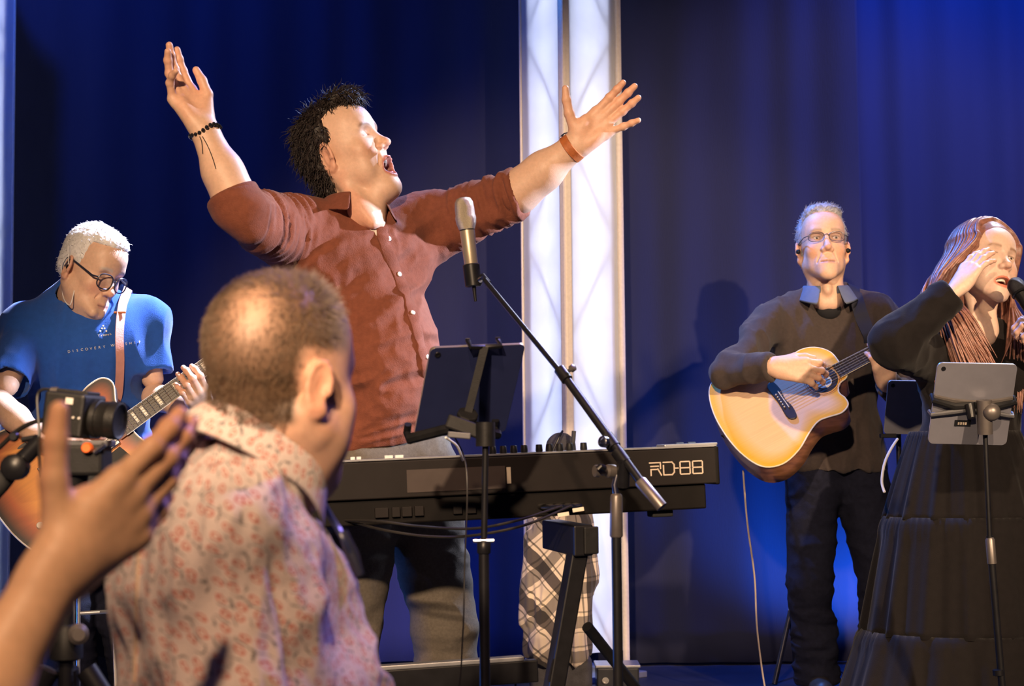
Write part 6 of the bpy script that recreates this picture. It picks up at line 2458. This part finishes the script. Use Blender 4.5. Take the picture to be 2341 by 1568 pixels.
def fold5(V):
    dg = V @ np.array([[.8, 0, .6], [0, 1, 0], [-.6, 0, .8]])
    d = .016 * (ridge(dg * np.array([11, 8, 4.0]) + 6.3) - .45) + .005 * (ridge(V * np.array([34, 20, 14]) + 1) - .45)
    d -= .010 * np.exp(-(((V[:, 0] - (g5['shR'][0] + .085 - .12 * (V[:, 2] - .62))) / .008) ** 2)) * (1 - ss(.70, .76, V[:, 2]))
    return d


def extra5(F):
    F.cap(g5['shR'] + (0, 0, -.01), g5['elR'], .064, .074, .03)
    F.cap(g5['shL'] + (0, 0, -.01), g5['elL'], .062, .072, .03)
    F.cap(g5['chest'] + g5['front'] * .06 + (0, 0, .0), g5['pelvis'] + g5['front'] * .075 + (0, 0, .12), .095, .15, .05)
    F.cap(g5['chest'] - g5['front'] * .035 + (0, 0, .05), g5['pelvis'] - g5['front'] * .03, .100, .12, .05)


s5 = shirt(p5, J, M['floral'], .014, h=.0045, arms=(.8, .8), fold=fold5, extra=extra5, build=1.0, uv=uv5,
           cuffs=((g5['elR'], armdir(J, 'R'), .06), (g5['elL'], armdir(J, 'L'), .06)), hem=(g5['pelvis'] + (0, 0, -.10), (0, 0, -1)),
           neck=((g5['neck'] + (0, 0, -.0), np.array(H5.w((0, -.01, -.05))), .064, .075),))
bv5 = bvh_of(s5)


def collar5():
    """back of a soft shirt collar, hugging the neck and opening towards the chest"""
    c, R = np.array(P(578, 1052, 2.0)), np.array(frame((.80, .58, -.62), (.55, .40, .85)))
    V, F, UV = [], [], []
    n = 60
    a0 = math.radians(26)
    for i in range(n + 1):
        u = i / n
        a = a0 + (2 * math.pi - 2 * a0) * u
        dv = np.array((-math.sin(a) * .074, math.cos(a) * .084, 0))
        dn = dv / np.linalg.norm(dv)
        ex = max(0, (abs(u - .5) - .36) / .14)
        rows = [(dv * .93, -.012), (dv * .97, .018), (dv * 1.0, .030), (dv * 1.05, .032), (dv * 1.09 + dn * .006, .015), (dv * 1.14 + dn * (.016 + .01 * ex), -.022 - .020 * ex)]
        for k, (q, z) in enumerate(rows):
            V.append(c + R @ (q + np.array((0, 0, z))))
            UV.append((u * .62 + .7, k * .017))
    for i in range(n):
        for k in range(5):
            a = i * 6 + k
            F.append((a, a + 6, a + 7, a + 1))
    o = mk_np('collar', np.array(V), np.array(F), M['floral'], s5, uv=np.array(UV))
    sm = o.modifiers.new('thickness', 'SOLIDIFY')
    sm.thickness = .003
    sm.offset = 0
    sb_ = o.modifiers.new('smooth', 'SUBSURF')
    sb_.levels = sb_.render_levels = 1
    return o


collar5()
drape_strip('seam', bv5, [(322, 1205), (316, 1300), (312, 1400), (310, 1480), (308, 1560)], .004, mat('seam_thread', (.62, .46, .33), .9), s5, .0005, .0012)
trousers(p5, J, M['denim'], .016)
shoes(p5, J, M['shoe'])
eg = thing('sunglasses', 'dark slim glasses hanging from the open collar of the floral shirt', 'glasses', P(765, 1220, 2.03))
gp = [P(727, 1128, 2.10), P(744, 1162, 2.07), P(775, 1215, 2.02), P(805, 1270, 2.02), P(824, 1315, 2.02)]
MB().tube(catmull([tuple(q) for q in gp[:4]], 5), .0036, 8).build('temple', mat('navy_frame', (.02, .025, .06), .25, var=.1), eg, smooth=True)
MB().tube(catmull([tuple(q + Vector((.0, .012, 0))) for q in gp[:4]], 5), .0036, 8).build('temple', M['specs'], eg, smooth=True)
MB().tube([gp[3] + Vector((-.012, .004, .03)), gp[3] + Vector((0, .004, 0)), gp[4]], [.006, .0085, .005], 10).build('hinge_block', M['specs'], eg, smooth=True)
MB().box(P(725, 1126, 2.105), (.014, .02, .018), Matrix.Rotation(.5, 3, 'Y')).build('bridge', M['specs'], eg, bevel=.003)

# ================================================================== person with the raised hand
J = dict(neck=Vector((-.80, 1.22, .78)), chest=Vector((-.80, 1.24, .62)), pelvis=Vector((-.80, 1.22, .30)), front=Vector((.15, .99, 0)).normalized(),
         shR=Vector((-.61, 1.22, .70)), elR=P(-190, 1830, 1.33), wrR=P(130, 1302, 1.42), shL=Vector((-.99, 1.24, .70)), elL=Vector((-1.03, 1.24, .40)), wrL=Vector((-.98, 1.36, .20)),
         hipR=Vector((-.71, 1.22, .22)), hipL=Vector((-.89, 1.22, .22)), kneeR=Vector((-.71, 1.24, -.20)), kneeL=Vector((-.89, 1.24, -.20)),
         ankR=Vector((-.71, 1.20, -.58)), ankL=Vector((-.89, 1.20, -.58)))
J['floor'] = -.67
SK6 = (0.70, 0.43, 0.26)
p6 = thing('person', 'person in the audience holding up a bare forearm and open hand', 'person', (-.80, 1.22, -.67))
H6 = Head((-.79, 1.23, .945), (.25, .95, .15), (0, 0, 1), 1.05)
hd, _ = build_head(H6, J['neck'], Vector((-.79, 1.28, .74)), SK6, eyes='open', mouth='closed', h=.004)
hr = build_hand(J['wrR'], P(474, 996, 1.52) - J['wrR'], (-.36, .80, .42), True, J['elR'],
                ((4, 8, 6), (8, 10, 8), (14, 14, 10), (20, 18, 12)), (1, 0, -1, -3), ((.52, .82, .15), (.62, .78, .1), (.66, .74, .05)), 1.0, .0265, .042, skin=SK6, h=.0024)
hl = build_hand(J['wrL'], J['wrL'] - J['elL'], (1, 0, 0), False, J['elL'], ((20, 25, 15),) * 4, skin=SK6, h=.004)
Vb, Qb, Cb = joinparts([hd, hr, hl, core_part(J, SK6)])
mk_np('body', Vb, Qb, M['skin'], p6, col=Cb)
for V_, Q_, C_ in eyes_mesh(H6):
    mk_np('eye', V_, Q_, M['eye'], p6, col=C_)
M['greytee'] = mat('grey_cotton', (.18, .18, .20), .9, var=.1, bump=.2)
g6 = {k: np.array(v) for k, v in J.items() if k != 'floor'}
shirt(p6, J, M['greytee'], .014, name='t_shirt', h=.010, arms=(.55, .55), fold=fold3, hem=(g6['pelvis'] + (0, 0, -.06), (0, 0, -1)),
      cuffs=((g6['shR'] + (g6['elR'] - g6['shR']) * .55, armdir(J, 'R'), .057), (g6['shL'] + (g6['elL'] - g6['shL']) * .55, armdir(J, 'L'), .057)),
      neck=((g6['neck'], np.array((-.79, 1.24, .90)), .062, .07),))
trousers(p6, J, M['denim'], .016, h=.012)
shoes(p6, J, M['shoe'])
build_hair(p6, H6, M['hairdark'], hairshape3, lambda V: np.stack([V[:, 0] * 4, -.6 + 0 * V[:, 0], -.6 + 0 * V[:, 0]], 1), 900, .02, .0016, seed=9, seg=3)

# ------------------------------------------------------------------ guitars
def wood_burst(name, inner, outer, edge=None, grain=40):
    """top wood: stain darkening to the rim, from the vertex attribute uvw (x,y on the top, z = closeness to the rim)"""
    m = mat(name, inner, 0.28, var=.06, coat=.4)
    nt = m.node_tree
    b = nt.nodes['Principled BSDF']
    at = nd(nt, 'ShaderNodeAttribute', attribute_name='uvw')
    sp = nd(nt, 'ShaderNodeSeparateXYZ')
    nt.links.new(at.outputs['Vector'], sp.inputs[0])
    cr = nd(nt, 'ShaderNodeValToRGB')
    e = cr.color_ramp.elements
    e[0].position, e[0].color = (.25 if not edge else .12), tuple(inner) + (1,)
    e[1].position, e[1].color = (.85 if not edge else .58), tuple(outer) + (1,)
    if edge:
        q = e.new(.93)
        q.color = tuple(edge) + (1,)
    nt.links.new(sp.outputs[2], cr.inputs[0])
    mp = nd(nt, 'ShaderNodeMapping')
    mp.inputs['Scale'].default_value = (6, 220, 1)
    nt.links.new(at.outputs['Vector'], mp.inputs[0])
    nz = nd(nt, 'ShaderNodeTexNoise', noise_dimensions='2D')
    nz.inputs['Scale'].default_value = 1.0
    nt.links.new(mp.outputs[0], nz.inputs['Vector'])
    mr = nd(nt, 'ShaderNodeMapRange')
    mr.inputs['To Min'].default_value = .88
    mr.inputs['To Max'].default_value = 1.1
    nt.links.new(nz.outputs[0], mr.inputs[0])
    sc_ = nd(nt, 'ShaderNodeVectorMath', operation='SCALE')
    nt.links.new(cr.outputs[0], sc_.inputs[0])
    nt.links.new(mr.outputs[0], sc_.inputs['Scale'])
    nt.links.new(sc_.outputs[0], b.inputs['Base Color'])
    return m


M['spruce'] = wood_burst('amber_burst_spruce', (.74, .50, .33), (.74, .38, .05))
M['burst'] = wood_burst('sunburst_top', (.72, .27, .03), (.42, .08, .01), (.02, .006, .004))
M['rosewood'] = mat('rosewood_sides', (.30, .13, .06), .3, var=.35, vscale=14, stretch=(1, 1, 6), coat=.3)
M['mahogany'] = mat('mahogany_neck', (.20, .08, .035), .4, var=.2, vscale=20)
M['ebony'] = mat('ebony', (.028, .020, .018), .4, var=.2)
M['binding'] = mat('cream_binding', (.70, .62, .48), .4, var=.04)
M['fret'] = mat('fret_wire', (.75, .72, .66), .25, 1.0, var=.05)
M['string'] = mat('guitar_string', (.70, .62, .50), .3, .9, var=.05)
M['inlay'] = mat('pearl_inlay', (.72, .68, .58), .3, var=.12, vscale=200)


def top_mesh(name, outline, o, ux, uy, un, t, m, parent, holes=None, rim=.075):
    """top plate as rings from the outline to its centre, with rim closeness stored for the stain"""
    pts = np.array(outline)
    c = pts.mean(0)
    V, F, UV = [], [], []
    n = len(pts)
    ks = [1, .97, .92, .85, .76, .64, .5, .34, .17]
    for k in ks:
        for p in pts:
            q = c + (p - c) * k
            V.append(np.array(o + ux * q[0] + uy * q[1] + un * t))
            dist = (1 - k) * np.linalg.norm(p - c)
            UV.append((q[0], q[1], max(0, 1 - dist / rim)))
    for i in range(len(ks) - 1):
        for j in range(n):
            j2 = (j + 1) % n
            F.append((i * n + j, i * n + j2, (i + 1) * n + j2, (i + 1) * n + j))
    V.append(np.array(o + ux * c[0] + uy * c[1] + un * t))
    UV.append((c[0], c[1], 0))
    last = (len(ks) - 1) * n
    for j in range(0, n, 1):
        F.append((last + j, last + (j + 1) % n, len(V) - 1, len(V) - 1))
    org = WLOC[parent.name]
    me = bpy.data.meshes.new(name)
    me.from_pydata([tuple(Vector(v) - org) for v in V], [], [tuple(dict.fromkeys(f)) for f in F])
    me.update()
    a = me.attributes.new('uvw', 'FLOAT_VECTOR', 'POINT')
    a.data.foreach_set('vector', np.array(UV, dtype=np.float32).ravel())
    return finish(name, me, m, parent)


def neck_parts(t, o, ux, uy, un, x0, x1, w0, w1, hz, nfret, scale_len, saddle, inlays=None, head=True, bind=True):
    """fretboard from x0 (body end) to x1 (nut)"""
    fb = MB()
    poly = [(x0, -w0 / 2), (x1, -w1 / 2), (x1, w1 / 2), (x0, w0 / 2)]
    fb.prism(poly, o, ux, uy, un, hz - .006, hz)
    fbo = fb.build('fretboard', M['ebony'], t)
    if bind:
        for s in (-1, 1):
            MB().tube([o + ux * x0 + uy * s * w0 / 2 + un * (hz - .002), o + ux * x1 + uy * s * w1 / 2 + un * (hz - .002)], .0016, 6).build('binding', M['binding'], fbo)
    nut = x1
    for i in range(1, nfret + 1):
        x = nut - (scale_len - scale_len / 2 ** (i / 12))
        if x < x0:
            break
        w_ = w0 + (w1 - w0) * (x - x0) / (x1 - x0)
        MB().tube([o + ux * x + uy * -w_ / 2 + un * hz, o + ux * x + uy * w_ / 2 + un * hz], .0011, 6).build('fret', M['fret'], fbo)
        if inlays and i in inlays:
            xm = (x + nut - (scale_len - scale_len / 2 ** ((i - 1) / 12))) / 2
            gap = abs(x - (nut - (scale_len - scale_len / 2 ** ((i - 1) / 12))))
            R_ = Matrix((ux, uy, un)).transposed()
            MB().box(o + ux * xm + un * (hz + .0001), (gap * .55, w_ * .62, .0006), R_).build('inlay', M['inlay'], fbo)
    MB().tube([o + ux * x1 + uy * -w1 / 2 + un * hz, o + ux * x1 + uy * w1 / 2 + un * hz], .003, 6).build('nut', M['binding'], t)
    mb = MB()
    V, F = [], []
    for (x, w_) in ((x0 - .02, w0), (x0 + .05, w0 * .98), (x1, w1), (x1 + .02, w1)):
        for k in range(9):
            a = math.pi * k / 8
            V.append(o + ux * x + uy * (math.cos(a) * w_ / 2) + un * (hz - .006 - math.sin(a) * .019))
    for i in range(3):
        for k in range(8):
            F.append((i * 9 + k, i * 9 + k + 1, (i + 1) * 9 + k + 1, (i + 1) * 9 + k))
    mb.add(V, F).build('neck', M['mahogany'], t, smooth=True)
    if head:
        hp = [(x1, -w1 / 2), (x1 + .05, -.035), (x1 + .17, -.04), (x1 + .18, 0), (x1 + .17, .04), (x1 + .05, .035), (x1, w1 / 2)]
        MB().prism(hp, o, ux, uy, un, hz - .022, hz - .008).build('headstock', M['rosewood'], t, bevel=.002)
        for s in (-1, 1):
            for k in range(3):
                q = o + ux * (x1 + .055 + k * .042) + uy * s * .045 + un * (hz - .015)
                MB().lathe(q, uy * s, [(0, .003), (.008, .003), (.009, .007), (.02, .008), (.024, .004)], 10).build('tuner', M['chrome'], t, smooth=True)
    for k in range(6):
        u = k / 5 * 2 - 1
        MB().tube([o + ux * saddle[0] + uy * u * saddle[1] + un * saddle[2], o + ux * x1 + uy * u * w1 * .40 + un * (hz + .0025)], .0006 + .00012 * k, 5, cap=False).build('string', M['string'], t, smooth=True)


# acoustic guitar: origin at the bridge
O, ux, uy, un = AG_O, AG_X, AG_Y, AG_N
ag = thing('acoustic_guitar', 'acoustic guitar with amber burst top and cutaway held by the man in the dark polo', 'guitar', O - Vector((0, 0, .2)))
# bass side (+uy) then round the tail; cutaway on the treble side
half = [(.232, .030), (.228, .085), (.196, .128), (.150, .146), (.100, .138), (.062, .130), (.015, .152), (-.045, .190), (-.115, .208), (-.175, .180), (-.208, .100), (-.218, 0)]
low = [(-.208, -.100), (-.175, -.180), (-.115, -.208), (-.045, -.190), (.015, -.152), (.062, -.130), (.100, -.134), (.140, -.142), (.172, -.128), (.178, -.100), (.172, -.070), (.190, -.042), (.226, -.028)]
ol = catmull(half + low, 5, closed=True)
ol = [(p[0], p[1]) for p in ol]
if ux.cross(uy).dot(un) < 0:
    ol = ol[::-1]
dp = .105
V, F = [], []
n = len(ol)
lay = [(1.0, 0), (1.0, -.004), (1.0, -.05), (1.0, -dp + .004), (.985, -dp)]
for k, z in lay:
    for p in ol:
        V.append(O + ux * p[0] * k + uy * p[1] * k + un * z)
for i in range(len(lay) - 1):
    for j in range(n):
        j2 = (j + 1) % n
        F.append((i * n + j, (i + 1) * n + j, (i + 1) * n + j2, i * n + j2))
F.append(tuple(range(4 * n, 5 * n))[::-1])
MB().add(V, F).build('sides_and_back', M['rosewood'], ag, smooth=True)
top_mesh('top', ol, O, ux, uy, un, .001, M['spruce'], ag, rim=.085)
bi = MB()
bi.tube([O + ux * p[0] + uy * p[1] + un * .0005 for p in ol] + [O + ux * ol[0][0] + uy * ol[0][1] + un * .0005], .0024, 6, cap=False)
bi.build('binding', M['binding'], ag, smooth=True)
sx_ = .152
sh_ = O + ux * sx_
MB().lathe(sh_ + un * .0012, un, [(0, .050), (.0006, .050)], 40).build('sound_hole', M['ebony'], ag)
for (ra, rb_) in ((.054, .0565), (.060, .0615)):
    V, F = [], []
    for k in range(48):
        a = 2 * math.pi * k / 48
        for r in (ra, rb_):
            V.append(sh_ + (ux * math.cos(a) + uy * math.sin(a)) * r + un * .0020)
    for k in range(48):
        k2 = (k + 1) % 48
        F.append((k * 2, k * 2 + 1, k2 * 2 + 1, k2 * 2))
    MB().add(V, F).build('rosette', M['rosewood'], ag)
MB().lathe(sh_ + un * .0022 - uy * .008, un, [(0, .026), (.0004, .026)], 24).build('maker_label', M['binding'], ag)
bp = [(-.016, -.070), (.010, -.082), (.018, -.04), (.012, 0), (.018, .04), (.010, .082), (-.016, .070), (-.014, 0)]
bp = [(p[0], p[1]) for p in catmull(bp, 4, closed=True)]
bo = MB().prism(bp if ux.cross(uy).dot(un) > 0 else bp[::-1], O, ux, uy, un, .001, .009).build('bridge', M['ebony'], ag, bevel=.002)
MB().box(O + ux * .006 + un * .0105, (.003, .075, .004), Matrix((ux, uy, un)).transposed()).build('saddle', M['binding'], bo)
for k in range(6):
    MB().lathe(O - ux * .006 + uy * (-.028 + .0112 * k) + un * .009, un, [(0, .0028), (.003, .0028), (.0042, .0015)], 8).build('bridge_pin', M['binding'], bo, smooth=True)
neck_parts(ag, O, ux, uy, un, .205, .205 + .44, .056, .044, .011, 20, .648, (.006, .029, .0125), head=True)
# its strap
tp = [O + ux * .66 - un * .022]
for (px, py) in ((2002, 806), (1985, 768), (1968, 722), (1956, 684)):
    loc, nor = hit(bv3, px, py)
    tp.append(loc + nor * .009)
tp += [P(1950, 652, 5.66), P(1942, 672, 5.76), P(1905, 760, 5.85), P(1800, 850, 5.86), P(1722, 985, 5.64), O - ux * .215 - un * .05]
pp = [Vector(q) for q in catmull([tuple(q) for q in tp], 6)]
V, F = [], []
for i, p in enumerate(pp):
    t_ = (pp[min(i + 1, len(pp) - 1)] - pp[max(i - 1, 0)]).normalized()
    nr = (p - P(1890, 790, 5.68))
    if 5 <= i <= 26:                    # lies flat on the chest and shoulder
        nn = bv3.find_nearest(p)[1]
        nr = nn if nn.dot(nr) > 0 else -nn
    nr = (nr - t_ * nr.dot(t_)).normalized()
    sd_ = t_.cross(nr)
    for (a, b) in ((-.024, -.001), (-.024, .0015), (.024, .0015), (.024, -.001)):
        V.append(p + sd_ * a + nr * b)
for i in range(len(pp) - 1):
    for k in range(4):
        k2 = (k + 1) % 4
        F.append((i * 4 + k, i * 4 + k2, (i + 1) * 4 + k2, (i + 1) * 4 + k))
tag(MB().add(V, F).build('guitar_strap', mat('dark_navy_strap', (.014, .016, .035), .7, var=.1), None, pp[0], smooth=True), 'dark navy strap of the acoustic guitar over the shoulder', 'strap')

# electric guitar: origin at the bridge
O, ux, uy, un = EG_O, EG_X, EG_Y, EG_N
eg2 = thing('electric_guitar', 'sunburst hollow-body electric guitar held by the man in the blue T-shirt', 'guitar', O - Vector((0, 0, .22)))
half = [(.215, .028), (.225, .075), (.250, .125), (.232, .158), (.180, .160), (.130, .138), (.085, .130), (.030, .150), (-.040, .190), (-.110, .205), (-.170, .180), (-.205, .100), (-.215, 0)]
ol = catmull(half + [(p[0], -p[1]) for p in half[::-1][1:]], 5, closed=True)
ol = [(p[0], p[1]) for p in ol]
if ux.cross(uy).dot(un) < 0:
    ol = ol[::-1]
n = len(ol)
V, F = [], []
lay = [(1.0, 0), (1.0, -.003), (1.0, -.025), (1.0, -.045), (.985, -.048)]
for k, z in lay:
    for p in ol:
        V.append(O + ux * p[0] * k + uy * p[1] * k + un * z)
for i in range(len(lay) - 1):
    for j in range(n):
        j2 = (j + 1) % n
        F.append((i * n + j, (i + 1) * n + j, (i + 1) * n + j2, i * n + j2))
F.append(tuple(range(4 * n, 5 * n))[::-1])
MB().add(V, F).build('sides_and_back', M['ebony'], eg2, smooth=True)
top_mesh('top', ol, O, ux, uy, un, .001, M['burst'], eg2, rim=.12)
MB().tube([O + ux * p[0] + uy * p[1] + un * .0005 for p in ol + ol[:1]], .0026, 6, cap=False).build('binding', M['binding'], eg2, smooth=True)
R_ = Matrix((ux, uy, un)).transposed()
MB().box(O + un * .008, (.016, .085, .012), R_).build('bridge', M['chrome'], eg2, bevel=.002)
MB().box(O - ux * .05 + un * .008, (.014, .095, .012), R_).build('tailpiece', M['chrome'], eg2, bevel=.003)
for x in (.045, .150):
    MB().box(O + ux * x + un * .007, (.038, .070, .012), R_).build('pickup', M['chrome'], eg2, bevel=.003)
for s in (-1, 1):
    fh = [(.06, .10 * s), (.075, .108 * s), (.02, .125 * s), (-.05, .135 * s), (-.065, .128 * s), (0, .112 * s)]
    fh = [(p[0], p[1]) for p in catmull(fh, 4, closed=True)]
    if s < 0:
        fh = fh[::-1]
    MB().prism(fh, O, ux, uy, un, .0012, .0016).build('sound_hole', M['ebony'], eg2)
MB().prism([(.0, -.05), (.16, -.04), (.17, -.085), (.04, -.10)], O, ux, uy, un, .006, .009).build('pickguard', M['blackp'], eg2, bevel=.001)
for (x, y_) in ((-.10, -.13), (-.05, -.155), (-.14, -.09), (-.09, -.08)):
    MB().lathe(O + ux * x + uy * y_ + un * .002, un, [(0, .011), (.008, .010), (.012, .008)], 14).build('control_knob', M['tape'], eg2, smooth=True)
neck_parts(eg2, O, ux, uy, un, .195, .628, .055, .043, .016, 21, .628, (.0, .026, .016), inlays={1, 3, 5, 7, 9, 12, 15, 17}, head=True)
# pink strap
tp = [(266, 930, 4.58), (270, 880, 4.66), (273, 820, 4.68), (272, 760, 4.70), (278, 705, 4.74), (286, 678, 4.80)]
V, F = [], []
pp = []
for (px, py, dd) in catmull(tp, 6):
    loc, nor = hit(bv2, px, py)
    q = loc + nor * .006
    pp.append(q)
last = pp[-1]
pp += [last + Vector((.0, .03, .022)), last + Vector((-.01, .10, .0)), last + Vector((-.05, .15, -.15))]
for i, p in enumerate(pp):
    t_ = (pp[min(i + 1, len(pp) - 1)] - pp[max(i - 1, 0)]).normalized()
    nr = (p - P(205, 800, 4.88))
    nr = (nr - t_ * nr.dot(t_)).normalized()
    sd_ = t_.cross(nr)
    for (a, b) in ((-.0135, -.0015), (-.0135, .0015), (.0135, .0015), (.0135, -.0015)):
        V.append(p + sd_ * a + nr * b)
for i in range(len(pp) - 1):
    for k in range(4):
        k2 = (k + 1) % 4
        F.append((i * 4 + k, i * 4 + k2, (i + 1) * 4 + k2, (i + 1) * 4 + k))
stp = MB().add(V, F).build('guitar_strap', M['pink'], None, pp[0], smooth=True)
tag(stp, 'pink leather strap of the electric guitar down the blue T-shirt', 'strap')
q = hit(bv2, 276, 715)[0]
MB().box(q + Vector((0, -.012, 0)), (.036, .008, .006)).build('strap_buckle', M['leather'], stp, bevel=.002)
